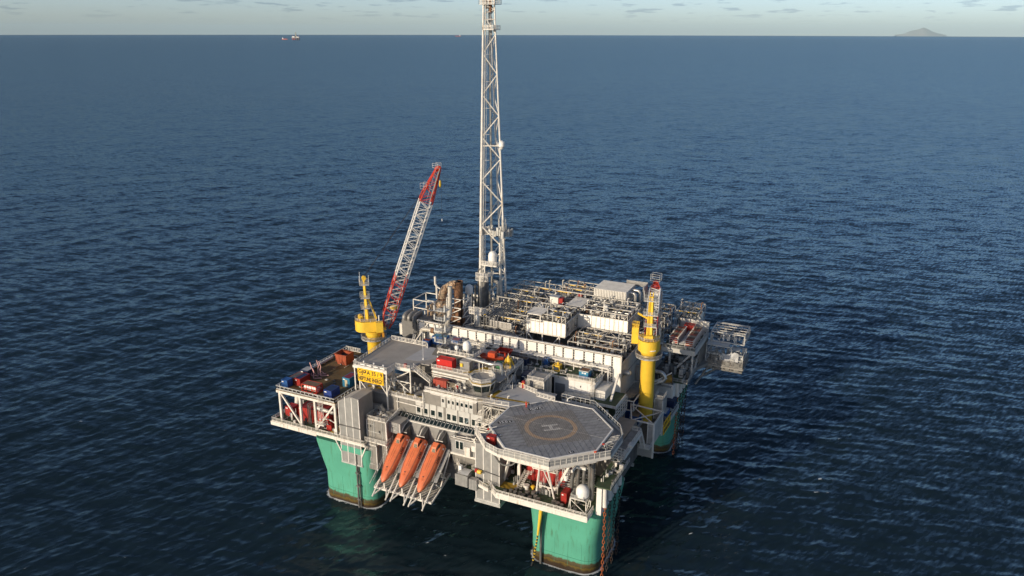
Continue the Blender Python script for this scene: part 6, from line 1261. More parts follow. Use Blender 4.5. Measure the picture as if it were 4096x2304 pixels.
def boom(t, foot, tip, wide, m_of, nseg=20, taper=4.5):
    foot = Vector(foot); tip = Vector(tip); d = (tip - foot); Lb = d.length; d.normalize(); sd = d.cross(Vector((0, 0, 1))).normalized(); up = sd.cross(d)
    def wd(e):
        s_ = e * Lb
        a = min(1.0, .4 + s_ / 5.0); b = min(1.0, .3 + (Lb - s_) / 13.0); return wide * min(a, b)
    def pt(e, i, j):
        w = wd(e); return foot + d * (Lb * e) + sd * (i * w / 2) + up * (j * w / 2 * .85 - (1 - min(1, wd(e) / wide)) * wide * .2)
    E = [k / nseg for k in range(nseg + 1)]
    runs = []
    for k in range(nseg):
        m = m_of((E[k] + E[k + 1]) / 2)
        if runs and runs[-1][0] is m: runs[-1][2] = k + 1
        else: runs.append([m, k, k + 1])
    for m, k0, k1 in runs:
        for i in (-1, 1):
            for j in (-1, 1): obj('boom_chord', MB().path([pt(E[k], i, j) for k in range(k0, k1 + 1)], .19, 6), m, t, True)
    for k in range(nseg):
        m = m_of((E[k] + E[k + 1]) / 2); q = MB(); f = k % 2
        for a, b in (((-1, -1), (1, -1)), ((-1, 1), (1, 1)), ((-1, -1), (-1, 1)), ((1, -1), (1, 1))):
            if f: a, b = b, a
            q.tube(pt(E[k], *a), pt(E[k + 1], *b), .10, 5)
        q.tube(pt(E[k], -1, 1), pt(E[k], 1, 1), .08, 5).tube(pt(E[k], -1, -1), pt(E[k], -1, 1), .07, 5).tube(pt(E[k], 1, -1), pt(E[k], 1, 1), .07, 5)
        obj('boom_lacing', q, (W if k % 2 else m) if E[k] < .33 else m, t)
    q = MB()
    for k in range(nseg): q.bar(pt(E[k], 1.25, -.4), pt(E[k + 1], 1.25, -.4), .5, .05)
    obj('boom_walkway', q, GT, t); q = MB()
    for k in range(nseg):
        for h_ in (1.0,): q.bar(pt(E[k], 1.5, -.4) + up * h_, pt(E[k + 1], 1.5, -.4) + up * h_, .05)
        q.bar(pt(E[k], 1.5, -.4), pt(E[k], 1.5, -.4) + up, .05)
    obj('boom_railing', q, GA, t)
    return pt, d, up, sd
CW = mat('crane_white', (.72, .70, .66), .5, var=.08)
lc, L = crane(-40.6, -12.0, 17.9, 38.4, 'left yellow crane with long red and white lattice boom raised to the right', 'yellow pedestal cranes', R(38))
FOOT = L(3.4, 0, 1.7)
pt, bd, bu, bs = boom(lc, FOOT, (-24.7, -0.1, 86.5), 4.1, lambda e: RE if (e < .33 or e > .78) else CW, 24)
obj('boom_head', MB().bar(pt(.985, -1, .3), pt(1.0, 1, .3), 1.2, 1.0).tube(pt(1, -1, 0), pt(1, 1, 0), .6, 12), RE, lc)
obj('head_cage', MB().frame(-25.6, -23.8, -1.0, .8, 86.4, 87.6, .05, (87.0,)).frame(-28.4, -26.4, -3.2, -1.4, 80.6, 82.2, .05, (81.4,)), GA, lc)
obj('boom_stop', MB().box(-36.6, -35.2, -8.8, -7.2, 45.2, 46.2), YE, lc)
obj('luffing_rope', MB().tube(L(-2, -.3, 17.3), pt(.88, -.5, 1), .035, 4).tube(L(-2, .3, 17.3), pt(.88, .5, 1), .035, 4).tube(L(-2, -.5, 17.0), pt(.86, -.8, 1), .03, 4).tube(L(-2, .5, 17.0), pt(.86, .8, 1), .03, 4), BK, lc)
obj('hoist_rope', MB().tube((-24.2, .6, 86), (-24.2, .6, 82.6), .03, 4).tube((-24.0, .8, 82.0), (-24.0, .8, 71.5), .025, 4), BK, lc); obj('hook_block', MB().lathe([(.12, 80.6), (.34, 81.4), (.3, 82.4), (.1, 82.8)], -24.2, .6, 10), YE, lc, True); obj('hook_weight', MB().lathe([(.1, 70.9), (.16, 71.3), (.1, 71.7)], -24.0, .8, 8), WB, lc)
rc_, L2 = crane(36.6, 8.0, 18.0, 39.3, 'right yellow crane with its boom lowered onto the rest behind it', 'yellow pedestal cranes', R(103))
pt2, *_ = boom(rc_, L2(3.4, 0, 1.7), (25.9, 51, 45.6), 3.3, lambda e: RE if (e < .33 or e > .78) else CW, 20)
obj('boom_head', MB().bar(pt2(.985, -1, .3), pt2(1.0, 1, .3), 1.2, 1.0), RE, rc_); obj('head_cage', MB().frame(24.4, 27.4, 49.6, 52, 46, 48.2, .07, (46.8, 47.5)), GA, rc_)
def lbox(L_, a0, a1, b0, b1, z0, z1): 
    v = [L_(a, b, z) for z in (z0, z1) for a, b in ((a0, b0), (a1, b0), (a1, b1), (a0, b1))]
    return MB().add(v, [(0, 3, 2, 1), (4, 5, 6, 7), (0, 1, 5, 4), (1, 2, 6, 5), (2, 3, 7, 6), (3, 0, 4, 7)])
cb_ = obj('operator_cab', lbox(L2, .2, 2.4, 3.1, 4.9, 1.6, 6.2), YE, rc_); obj('cab_window', lbox(L2, 2.4, 2.46, 3.3, 4.7, 3.6, 5.6), GS, cb_); obj('cab_railing', MB().rail([L2(.2, 3.1, 6.2), L2(.2, 4.9, 6.2), L2(2.4, 4.9, 6.2), L2(2.4, 3.1, 6.2)], 1.2, .7, .06), YE, cb_); obj('jib_arm', MB().bar(L2(-1.7, 0, 9.6), L2(-2, 3.4, 11.4), .5), YE, rc_)
obj('nameplate', MB().path([L2(-2.0 + 3.23 * math.cos(R(a)), 2.98 * math.sin(R(a)), 1.9) for a in (190, 200, 210, 220)], .16, 4), WB, rc_)
cl_ = obj('operator_cab', lbox(L, .6, 2.6, -4.6, -3.0, 1.6, 4.6), YE, lc); obj('cab_window', lbox(L, 2.6, 2.66, -4.4, -3.2, 2.8, 4.2), GS, cl_)
t = thing('boom_rest', (26, 44, 34), 'white post frame that carries the lowered boom of the right crane', 'boom rest'); obj('frame', MB().frame(25.0, 29.5, 43, 45, 34, 44.0, .35).bar((25, 43, 34), (29.5, 43, 44), .25), W, t)
# ------------------------------------------------------------ flare tower
ft = thing('flare_tower', (-24, 34, 32), 'very tall white lattice flare tower rising out of the top of the picture', 'flare tower')
BASE = {'L': Vector((-27.7, 30, 33)), 'R': Vector((-19.2, 33, 33)), 'M': Vector((-23.8, 39, 33))}; TOP = {'L': Vector((-26.0, 31.2, 131)), 'R': Vector((-23.3, 33, 131)), 'M': Vector((-25.3, 34.2, 131))}
def fp(k, z): e = (z - 33) / 98.0; return BASE[k].lerp(TOP[k], e)
rad = {'L': (.52, .30), 'R': (.37, .21), 'M': (.36, .21)}
for k in 'LRM':
    obj('leg', MB().tube(fp(k, 33), fp(k, 137), rad[k][0], 12, r2=rad[k][1]), W, ft, True)
zs = [47.5]
while zs[-1] < 129: zs.append(min(130.2, zs[-1] + 15.5 - (zs[-1] - 47) * .06))
for i, (a, b) in enumerate(zip(zs[:-1], zs[1:])):
    mid = (a + b) / 2; rr = .22 - .0010 * (a - 47)
    for p, q in (('L', 'R'), ('L', 'M'), ('M', 'R')):
        obj('brace', MB().tube(fp(p, a), fp(q, mid), rr, 7), W, ft, True); obj('brace', MB().tube(fp(q, mid), fp(p, b), rr, 7), W, ft, True)
for z in (47.0, 88.5, 126.0):
    for p, q in (('L', 'R'), ('L', 'M'), ('M', 'R')): obj('brace', MB().tube(fp(p, z), fp(q, z), .2, 7), W, ft, True)
obj('brace', MB().tube(fp('R', 46), fp('L', 37), .3, 8).tube(fp('L', 44), fp('R', 34), .3, 8), W, ft, True)
obj('flare_pipe', MB().tube(Vector((-25.2, 34.0, 40)), Vector((-24.9, 32.8, 136)), .42, 10, r2=.34), PW, ft, True)
mb = MB().ladder(fp('L', 40) + Vector((1.1, .6, 0)), fp('L', 130) + Vector((.9, .6, 0)))
for z in range(60, 130, 8): mb.bar(fp('L', z), fp('L', z) + Vector((2.2, 1.0, 0)), .12)
mb.tube(fp('L', 38) + Vector((.75, .2, 0)), fp('L', 131) + Vector((.65, .3, 0)), .16, 6); obj('ladder_run', mb, GA, ft)
for z, w in ((60.0, 2.2), (130.2, 2.6), (113.5, 1.4)):
    c_ = (fp('L', z) + fp('R', z) + fp('M', z)) / 3 + Vector((0.3, 0, 0)); 
    if z == 113.5: c_ += Vector((0, 0, 9.5))
    zz = c_.z; ww = (fp('R', z) - fp('L', z)).length / 2 + (w - 1.6 if z > 100 else .8)
    obj('stage', MB().box(c_.x - ww, c_.x + ww, c_.y - 2.2, c_.y + 2, zz, zz + .15).rail([(c_.x - ww, c_.y - 2.2, zz), (c_.x + ww, c_.y - 2.2, zz), (c_.x + ww, c_.y + 2, zz), (c_.x - ww, c_.y + 2, zz), (c_.x - ww, c_.y - 2.2, zz)], 1.3, 1.0, .07), W, ft)
r10 = random.Random(5); mb = MB()
for k in range(34):
    x = r10.uniform(-28, -18.5); y = r10.uniform(30, 36); z = 60.2 + r10.random() * 1.2; s_ = .15 + .3 * r10.random(); mb.box(x - s_, x + s_, y - s_, y + s_, z - 1.2, z + .4 + r10.random())
for k in range(16):
    x = r10.uniform(-22, -19.5); y = r10.uniform(32, 35); mb.bar((x, y, 58 + r10.random() * 3), (x, y, 66 - r10.random() * 3), .1)
o = obj('valve_cluster', mb, GA, ft); o['kind'] = 'stuff'
obj('flare_tip', MB().lathe([(.5, 128), (.5, 136)], -24.4, 32.6, 12).lathe([(.42, 129), (.42, 136)], -25.8, 32.6, 12), RS, ft, True)
obj('side_dish', MB().lathe([(.2, 87.5), (1.0, 88.4), (1.0, 89.6), (.2, 90.2)], fp('R', 89).x + .6, fp('R', 89).y, 10), WB, ft, True)
dome('satellite_dome', 'white radome on a railed stage inside the foot of the flare tower', -23.6, 31.5, 50.4, 54.6, 1.4)
t = thing('radome_stage', (-23.6, 31.5, 40), 'white railed stage carrying the radome inside the flare tower foot', 'stage'); obj('stage', MB().box(-26.6, -20.6, 29, 34, 50.0, 50.2).rail([(-26.6, 29, 50.2), (-20.6, 29, 50.2), (-20.6, 34, 50.2)], 1.4, .9, .08), W, t); obj('stage_leg', MB().tube((-21.2, 32, 34), (-21.2, 32, 57.5), .3, 8).tube((-25.8, 30, 34), (-25.8, 30, 50), .25, 8), W, t); obj('pipe_bend', MB().path([(-22.5, 29.5, 45.2), (-20.4, 29.0, 45.2), (-20.2, 29, 34)], .55, 10, 1.2), PW, t, True); obj('caged_ladder', MB().ladder((-20.9, 31.2, 50.2), (-19.8, 31.0, 63), (1, 0, 0), .8).ladder((-20.6, 31.6, 50.2), (-19.5, 31.4, 63), (1, 0, 0), .8), GA, t)
# ------------------------------------------------------------ right laydown below the crane
rl = thing('right_laydown', (37, 5, 18), 'green laydown deck with blue containers below the yellow right crane', 'deck')
obj('deck_plate', MB().box(28, 42.6, -5.4, 22, 17.96, 18.16), GN, rl); obj('edge_line', MB().box(30, 31, -5, 10, 18.164, 18.172), YL, rl)
DS = mat('slat_floor', (.14, .135, .125), .6, .2, var=.2, dirt=RUST, amt=.2)
for i in range(24): obj('floor_slat', MB().box(36.7, 42.5, -4.7 + i * .6, -4.25 + i * .6, 18.17, 18.3), DS, rl)
for i in range(18): obj('wind_board', MB().box(41.2, 42.66, -5.0, -4.86, 18.2 + i * .36, 18.5 + i * .36), SL, rl)
obj('skirt_wall', MB().box(36.6, 42.7, -4.95, -4.75, 14.2, 18.1), SL, rl)
for i in range(18): obj('wind_board', MB().box(42.7, 42.84, -4.7, 3.2, 18.2 + i * .36, 18.5 + i * .36), SL, rl)
obj('wind_post', MB().box(42.5, 42.95, -5.15, -4.7, 14.2, 24.3), W, rl); obj('wind_post', MB().box(41.0, 41.2, -5.1, -4.7, 17, 24.6), W, rl); obj('wind_post', MB().box(42.6, 42.95, 3.1, 3.5, 17, 24.2), W, rl)
obj('gantry', MB().bar((36.5, -4.9, 24.2), (42.7, -4.9, 24.2), .35).bar((42.7, -4.9, 24.2), (42.7, 3.3, 24.2), .35).bar((36.5, -4.9, 24.2), (33.5, 4, 24.2), .35).bar((33.5, 4, 24.2), (42.7, 3.3, 24.2), .3).bar((36.5, -4.9, 24.1), (42.7, 3.3, 24.1), .22).bar((42.7, -4.9, 24.1), (33.5, 4, 24.1), .22), W, rl)
obj('bulwark_rail', MB().rail([(36.4, -5.2, 18.16), (30, -5.2, 18.16)], 1.2).bar((36.5, -5, 18.8), (36.5, 10, 18.8), .25, 1.2), GA, rl)
obj('side_bulwark', MB().bar((42.7, 3.3, 17.6), (42.7, 22, 17.6), .25, 1.3).bar((42.7, 3.3, 19.1), (42.7, 22, 19.1), .18, .18), GA, rl)
obj('stair_down', MB().stair((40.8, -7.5, 18.2), (40.6, -11.5, 24.9), 1.1, 14).rail([(42.6, -5.2, 18.2), (42.6, -8, 18.2), (39.8, -8, 18.2)]).box(39.8, 42.6, -8.0, -5.2, 18.05, 18.18), W, rl)
ribbed_box('yard_container', 'dark blue open basket at the near end of the right laydown row', 'container', 34.0, 36.2, -1.6, 2.6, 18.2, 20.2, BN, roof=BK)
ribbed_box('yard_container', 'blue container with rusty lid in the middle of the right laydown row', 'container', 33.2, 36.2, 3.2, 9.0, 18.2, 21.0, BL, roof=mat('dusty_lid', (.26, .19, .13), .8, var=.3))
ribbed_box('yard_container', 'blue container in shade against the wall left of the right laydown row', 'container', 30.0, 33.0, 5.5, 12.5, 18.2, 21.6, BL, roof=BN)
ribbed_box('yard_container', 'small navy container at the far corner behind the tilted yellow sign', 'container', 39.2, 42.2, 17.8, 21.4, 18.2, 20.6, BN)
ribbed_box('yard_container', 'small blue box beside the tilted yellow sign on the right laydown', 'container', 39.8, 42.0, 10.5, 14.5, 18.2, 20.0, BL, roof=GA)
s = thing('name_sign', (43, 6, 17), 'yellow name sign seen edge on at the right side, facing the sea', 'sign')
obj('sign_panel', MB().box(42.96, 43.08, 4.2, 11.4, 18.6, 20.4), SG, s); obj('sign_panel', MB().box(42.96, 43.08, 4.2, 11.4, 16.6, 18.45), SG, s)
F2 = Matrix.Rotation(R(90), 4, 'Z') @ Matrix.Rotation(R(90), 4, 'X')
text('lettering', 'GJØA 35 / 9', 1.5, BK, Matrix.Translation((43.1, 7.8, 19.5)) @ F2, s, .03, .01, fit=6.6); text('lettering', 'NEPTUNE ENERGY', 1.5, BK, Matrix.Translation((43.1, 7.8, 17.5)) @ F2, s, .05, .01, fit=6.8)
t = block('pedestal_house', 'dark clad house at the foot of the right crane pedestal', 38.6, 41.0, 9.5, 14, 18.2, 24.6, m=SL, cat='house')
mb = MB()
for i in range(9): mb.path([(31.4 + .33 * i, 2 + .2 * i, 26.5), (32.2 + .33 * i, 14, 26.5)], .1, 5)
t = thing('pipe_bridge', (33, 8, 26), 'row of parallel pipes on a bridge between process area and crane pedestal', 'pipe bridge'); obj('pipes', mb, mat('buff_pipe', (.40, .35, .28), .5, .3, var=.2), t, True); obj('frame', MB().frame(31, 35, 1.5, 14.5, 23.5, 26.3, .25), W, t)
obj('screen', MB().box(31.1, 34.6, 15.5, 15.7, 26.4, 31), SL, t); obj('screen', MB().box(31.1, 34.6, 10.5, 10.7, 24.0, 26.2), SL, t)
# ------------------------------------------------------------ far right pipe deck and loading station
pd = thing('pipe_deck', (40, 34, 18), 'raised deck with long red crates and railings behind the right crane', 'deck')
Z1 = 33.0
obj('deck_plate', MB().box(35.2, 44.9, 27.8, 45.5, Z1 - .2, Z1), GN, pd); obj('edge_girder', MB().box(35.0, 45.1, 27.5, 27.8, Z1 - 1.3, Z1 + .1).box(44.9, 45.2, 27.8, 45.5, Z1 - 1.3, Z1 + .1), mat('girder_pale', (.55, .54, .50), .5, var=.08), pd)
obj('railing', MB().rail([(35.2, 27.7, Z1), (45.0, 27.7, Z1), (45.0, 45.4, Z1)], 1.2, 1.4, .06), GA, pd)
for a, b in (((37.6, 28, 24.8), (37.6, 28, 31.8)), ((44.4, 28, 24.8), (44.4, 28, 31.8)), ((44.4, 44, 24.8), (44.4, 44, 31.8)), ((38.5, 28, 25.2), (43.6, 28, 31.7)), ((44.4, 30, 25), (44.4, 42, 31.7))): obj('leg', MB().bar(a, b, .5), MATS['girder_pale'], pd)
obj('lower_deck', MB().box(33.5, 44.8, 21.8, 46, 24.9, 25.1), GD, pd); obj('lower_railing', MB().rail([(36, 22, 25.1), (44.7, 22, 25.1), (44.7, 45, 25.1)], 1.1, 1.5, .05), GA, pd)
r12 = random.Random(77); mb = MB(); mb2 = MB()
for k in range(70):
    x = r12.uniform(34.5, 44); y = r12.uniform(25, 45); z = 25.1; s_ = .2 + .5 * r12.random(); (mb if k % 2 else mb2).box(x - s_, x + s_, y - s_, y + s_, z, z + .5 + 2.5 * r12.random())
for k in range(40):
    x = r12.uniform(34.5, 43); y = r12.uniform(24, 44); z = 26 + 4 * r12.random(); (mb if k % 2 else mb2).bar((x, y, z), (x + r12.uniform(0, 3), y, z), .14)
o = obj('equipment', mb, GD, pd); o['kind'] = 'stuff'; o = obj('pale_equipment', mb2, GA, pd); o['kind'] = 'stuff'
for k in range(6): obj('lamp_tube', MB().bar((37.5 + k, 29 + 2.2 * k, 30.6 - .4 * (k % 2)), (38.7 + k, 29 + 2.2 * k, 30.6 - .4 * (k % 2)), .12), WB, pd)
def crate(label, x0, x1, y0, y1, rows, m=RO):
    t = thing('long_crate', ((x0 + x1) / 2, (y0 + y1) / 2, Z1), label, 'crate', 'long crates on the raised pipe deck')
    obj('load', MB().box(x0 + .2, x1 - .2, y0 + .2, y1 - .2, Z1 + .15, Z1 + 2.3), m, t); k = int((y1 - y0) / 1.1)
    for i in range(k + 1):
        y = y0 + (y1 - y0) * i / k; obj('stanchion', MB().bar((x1, y, Z1), (x1, y, Z1 + 2.7), .16).bar((x0, y, Z1), (x0, y, Z1 + 2.7), .16), W, t)
    for j in range(4): obj('rail_bar', MB().bar((x0, y0, Z1 + .5 + j * .6), (x1, y0, Z1 + .5 + j * .6), .14), W, t)
    for i in range(rows): obj('lid_board', MB().box(x0 + .25, x1 - .25, y0 + .3 + (y1 - y0 - .6) * i / rows, y0 + .2 + (y1 - y0 - .6) * (i + 1) / rows, Z1 + 2.3, Z1 + 2.4), (RO, RS, mat('tan_board', (.33, .25, .17), .8, var=.25))[i % 3], t)
crate('sunlit orange red crate row nearer the right edge of the raised deck', 41.3, 43.9, 30.0, 43.5, 9); crate('dark red crate row in shade beside the crane boom', 36.4, 39.0, 31.0, 41, 7, RC)
ribbed_box('deck_box', 'dark red box at the back of the raised deck behind the crates', 'container', 38.0, 41.2, 42.0, 44.5, Z1, Z1 + 2.6, RC)
mb = MB()
for k in range(12): mb.tube((39.4 + .1 * (k % 3), 31 + k, Z1 + .5), (40.8, 31.2 + k, Z1 + .5), .35, 8)
t = tag(obj('hose_bundle', mb, GA, None, True), 'row of grey hose flanges lying between the two crate rows', 'hose bundle')
t = thing('rear_screen', (40, 46, 33), 'white screen wall behind the crates on the raised deck', 'screen'); obj('panel', MB().box(36, 45.0, 45.6, 45.8, Z1, Z1 + 3.2), WL, t); obj('top_beam', MB().box(35.8, 45.2, 45.5, 45.9, Z1 + 3.2, Z1 + 3.5), W, t)
t = thing('hose_reel', (38, 20, 24.4), 'large hose reel with orange yellow drum on the far right column top', 'reel'); obj('drum', MB().tube((37.4, 19.6, 26.3), (40.2, 21.0, 26.3), 1.2, 16), mat('hose_ochre', (.42, .24, .04), .6, var=.3), t, True); obj('flange', MB().tube((37.2, 19.5, 26.3), (37.4, 19.6, 26.3), 1.8, 18).tube((40.2, 21.0, 26.3), (40.4, 21.1, 26.3), 1.8, 18), GD, t, True); obj('stand', MB().bar((37.5, 19.3, 24.4), (37.5, 19.3, 26.3), .4).bar((40.2, 21, 24.4), (40.2, 21, 26.3), .4).box(36.8, 40.8, 18.6, 21.8, 24.3, 24.5), GA, t)
t = thing('insulated_pipe', (37, 16, 26), 'fat silver insulated pipe looping behind the crane pedestal', 'pipe'); obj('pipe_run', MB().path([(33, 17, 29.5), (38.5, 17, 29.5), (39.6, 17, 28.0), (38.6, 16.5, 26.6), (34, 16, 26.6)], .55, 10, 1.2), ST, t, True); obj('white_sleeve', MB().tube((38.9, 16.7, 27.0), (37.6, 16.4, 26.6), .6, 10), WB, t, True); obj('sloping_pipe', MB().tube((33, 14, 24.5), (41, 18, 29.5), .18, 6).tube((33, 13.4, 24.0), (40, 17, 28), .18, 6), W, t)
ls = thing('loading_station', (50, 43, 22), 'grey railed overhanging loading station with tarpaulin at the far right', 'platform')
obj('floor', MB().prism([(44.9, 33.0), (47.0, 38.2), (57.4, 38.2), (57.4, 48), (44.9, 48)], 25.7, 26.0), GT, ls); obj('edge_beam', MB().bar((44.8, 32.8, 25.6), (47.0, 38.0, 25.6), .3, .9).bar((47, 38.1, 25.5), (57.5, 38.1, 25.5), .3, .5).bar((57.5, 38.1, 25.5), (57.5, 48, 25.5), .3, .5), mat('weathered_shade_grey', (.25, .24, .22), .6, var=.2, dirt=RUST, amt=.2), ls)  # rust streaks are wear; the grey is darkened to carry the station's shade
WG = MATS['weathered_shade_grey']
obj('railing', MB().rail([(47, 38.2, 26), (57.4, 38.2, 26), (57.4, 48, 26)], 1.5, 1.1, .07, (.25, .5, .75, 1)).rail([(47, 38.2, 24.4), (57.4, 38.2, 24.4), (57.4, 48, 24.4)], 1.0, 1.1, .06), WG, ls)
obj('frame', MB().frame(46, 53.5, 39.5, 47, 26, 31.5, .3, (28.8,)).frame(53.5, 57, 39.5, 46, 26, 29.4, .25, (27.6,)).frame(46.4, 56.5, 43, 52, 31.6, 34.6, .3), GA, ls)
for i in range(6): obj('roof_beam', MB().bar((46.4 + i * 2, 43, 34.6), (46.4 + i * 2, 52, 34.6), .22), FP, ls)
for i in range(4): obj('roof_beam', MB().bar((46.4, 44.5 + i * 2.2, 34.7), (56.5, 44.5 + i * 2.2, 34.7), .22), FP, ls)
obj('roof_plate', MB().box(46.2, 52.4, 40.0, 44, 31.4, 31.55), GA, ls); obj('roof_plate', MB().box(52.6, 55.6, 41.0, 44, 30.0, 30.15), GA, ls)
for i in range(9): obj('cladding_rail', MB().bar((46, 39.6, 26.4 + i * .55), (51.5, 39.6, 26.4 + i * .55), .16), WG, ls)
for i in range(0, 8, 2): obj('screen_panel', MB().box(47.1 + i * 1.3, 48.3 + i * 1.3, 38.16, 38.2, 24.4, 27.2), mat('mesh_screen', (.17, .17, .16), .6, .2, var=.2), ls)
for i in range(0, 7, 2): obj('screen_panel', MB().box(57.42, 57.46, 38.4 + i * 1.35, 39.6 + i * 1.35, 24.4, 27.4), MATS['mesh_screen'], ls)
obj('lower_floor', MB().box(46, 57.3, 38.4, 47.8, 24.1, 24.3), GD, ls)
for i in range(14): obj('wall_slat', MB().bar((45.1, 34.5 + i * .8, 26.0 + .1 * i), (45.1, 34.5 + i * .8, 31.6), .18), WG, ls)
v = []; r13 = random.Random(9); NX, NZ = 9, 7
for j in range(NZ):
    for i in range(NX): v.append((50.8 + .62 * i, 39.35 - .35 * math.sin(i * 1.1 + j) * .6 - .2 * r13.random(), 29.6 - .42 * j - .25 * math.sin(i * .8) + (.5 if i > 5 and j == 0 else 0)))
obj('tarpaulin', MB().add(v, [(j * NX + i, j * NX + i + 1, (j + 1) * NX + i + 1, (j + 1) * NX + i) for j in range(NZ - 1) for i in range(NX - 1)]), TOB, ls, True)
mb = MB()
for k in range(26):
    x = r13.uniform(46.5, 56.5); y = r13.uniform(40, 46.5); s_ = .15 + .4 * r13.random(); mb.box(x - s_, x + s_, y - s_, y + s_, 26, 26.5 + 2 * r13.random())
o = obj('equipment', mb, GA, ls); o['kind'] = 'stuff'; obj('strut', MB().bar((44.5, 34, 20), (47.5, 38.2, 25.3), .4).bar((44, 42, 19), (52, 42, 25.4), .5).bar((44, 47, 19), (52, 47, 25.4), .5), WG, ls)
# rooftop riser gantry right of the boom
process_module('riser gantry with bent pipes right of the lowered crane boom', 34.5, 41.5, 46, 55, 31, 38.8, 52, 3, 2, 18, 90)
# ------------------------------------------------------------ two people on the helideck
def person(name, loc, face, label, legs, top, hair, arms):
    """one continuous skinned body; clothes are its materials by height, hair a child"""
    t = thing(name, loc, label, 'person', 'people standing on the helideck')
    V = [(0, 0, .95), (0, 0, 1.18), (0, .01, 1.40), (0, .01, 1.50), (0, .03, 1.58), (0, .035, 1.68), (0, .03, 1.76),
         (.10, 0, .90), (.11, .02, .50), (.11, -.02, .08), (.11, .13, .04), (-.10, 0, .90), (-.11, .03, .50), (-.12, -.01, .08), (-.12, .14, .04)]
    E_ = [(0, 1), (1, 2), (2, 3), (3, 4), (4, 5), (5, 6), (0, 7), (7, 8), (8, 9), (9, 10), (0, 11), (11, 12), (12, 13), (13, 14)]
    rd = [.16, .15, .15, .06, .085, .10, .05, .10, .072, .05, .045, .10, .072, .05, .045]
    for sx, arm in zip((1, -1), arms):
        prev = 2
        for (p, r_) in arm:
            V.append((p[0] * sx, p[1], p[2])); rd.append(r_); E_.append((prev, len(V) - 1)); prev = len(V) - 1
        w = Vector(V[-1]); e = (w - Vector(V[-2])).normalized()
        for k in range(5):
            off = Vector((.028 * (k - 2), .02 if k == 0 else 0, 0)); a = w + e * .05 + off; b = w + e * (.10 if k else .08) + off * 1.25 + Vector((0, .015, 0)); c_ = w + e * (.125 if k else .1) + off * 1.25 + Vector((0, .035, 0))
            i0 = len(V); V += [tuple(a), tuple(b), tuple(c_)]; rd += [.012, .01, .009]; E_ += [(prev, i0), (i0, i0 + 1), (i0 + 1, i0 + 2)]
    me = bpy.data.meshes.new('body'); me.from_pydata(V, E_, []); ob = bpy.data.objects.new('body', me); COL.objects.link(ob)
    sk = ob.modifiers.new('s', 'SKIN'); sk.use_smooth_shade = True
    for i, d_ in enumerate(me.skin_vertices[0].data): d_.radius = (rd[i], rd[i]); d_.use_root = (i == 0)
    sb = ob.modifiers.new('d', 'SUBSURF'); sb.levels = 1; sb.render_levels = 1
    dg = bpy.context.evaluated_depsgraph_get(); m2 = bpy.data.meshes.new_from_object(ob.evaluated_get(dg)); bpy.data.objects.remove(ob)
    m2.materials.clear()
    for m in (legs, top, mat('skin', (.45, .25, .17), .6), BK): m2.materials.append(m)
    for p in m2.polygons:
        z = p.center.z; ax_ = abs(p.center.x); p.material_index = 3 if z < .1 else (2 if z > 1.47 or (ax_ > .2 and z < 1.0 and p.area < .0016) else (1 if z > .92 else 0)); p.use_smooth = True
    b = obj('body', m2, None); b.parent = t
    hd = MB().lathe([(.03, 1.60), (.115, 1.66), (.125, 1.74), (.09, 1.82), (.02, 1.85)], 0, .0, 12); h_ = obj('hair', hd, hair); h_.parent = t
    nf = obj('face', MB().bar((0, .13, 1.66), (0, .155, 1.70), .03).box(-.05, -.025, .125, .137, 1.70, 1.72).box(.025, .05, .125, .137, 1.70, 1.72).box(-.03, .03, .12, .132, 1.615, 1.63), mat('face_detail', (.2, .1, .07), .6)); nf.parent = t
    for e in (-1, 1):
        er = obj('ear', MB().box(e * .105 - .015, e * .105 + .015, .01, .05, 1.66, 1.73), MATS['skin']); er.parent = t
    t.rotation_euler = (0, 0, face); return t
down = [((.20, .0, 1.38), .06), ((.26, -.01, 1.12), .05), ((.25, .06, .90), .035)]; bent = [((.20, .0, 1.38), .065), ((.30, -.08, 1.14), .05), ((.16, .10, 1.02), .04)]
RD = mat('coverall_red', (.62, .05, .02), .7, var=.1); JK = mat('jacket_black', (.015, .017, .022), .7); JN = mat('jeans', (.035, .065, .12), .8)
person('person', (16.55, -28.75, HZ), R(-150), 'person in a red orange coverall standing at the helideck edge', RD, RD, mat('orange_hood', (.6, .08, .02), .7), (down, down))
person('person', (17.25, -28.75, HZ), R(160), 'person in black jacket and blue jeans beside the one in red', JN, JK, mat('dark_hair', (.03, .02, .015), .7), (bent, bent))
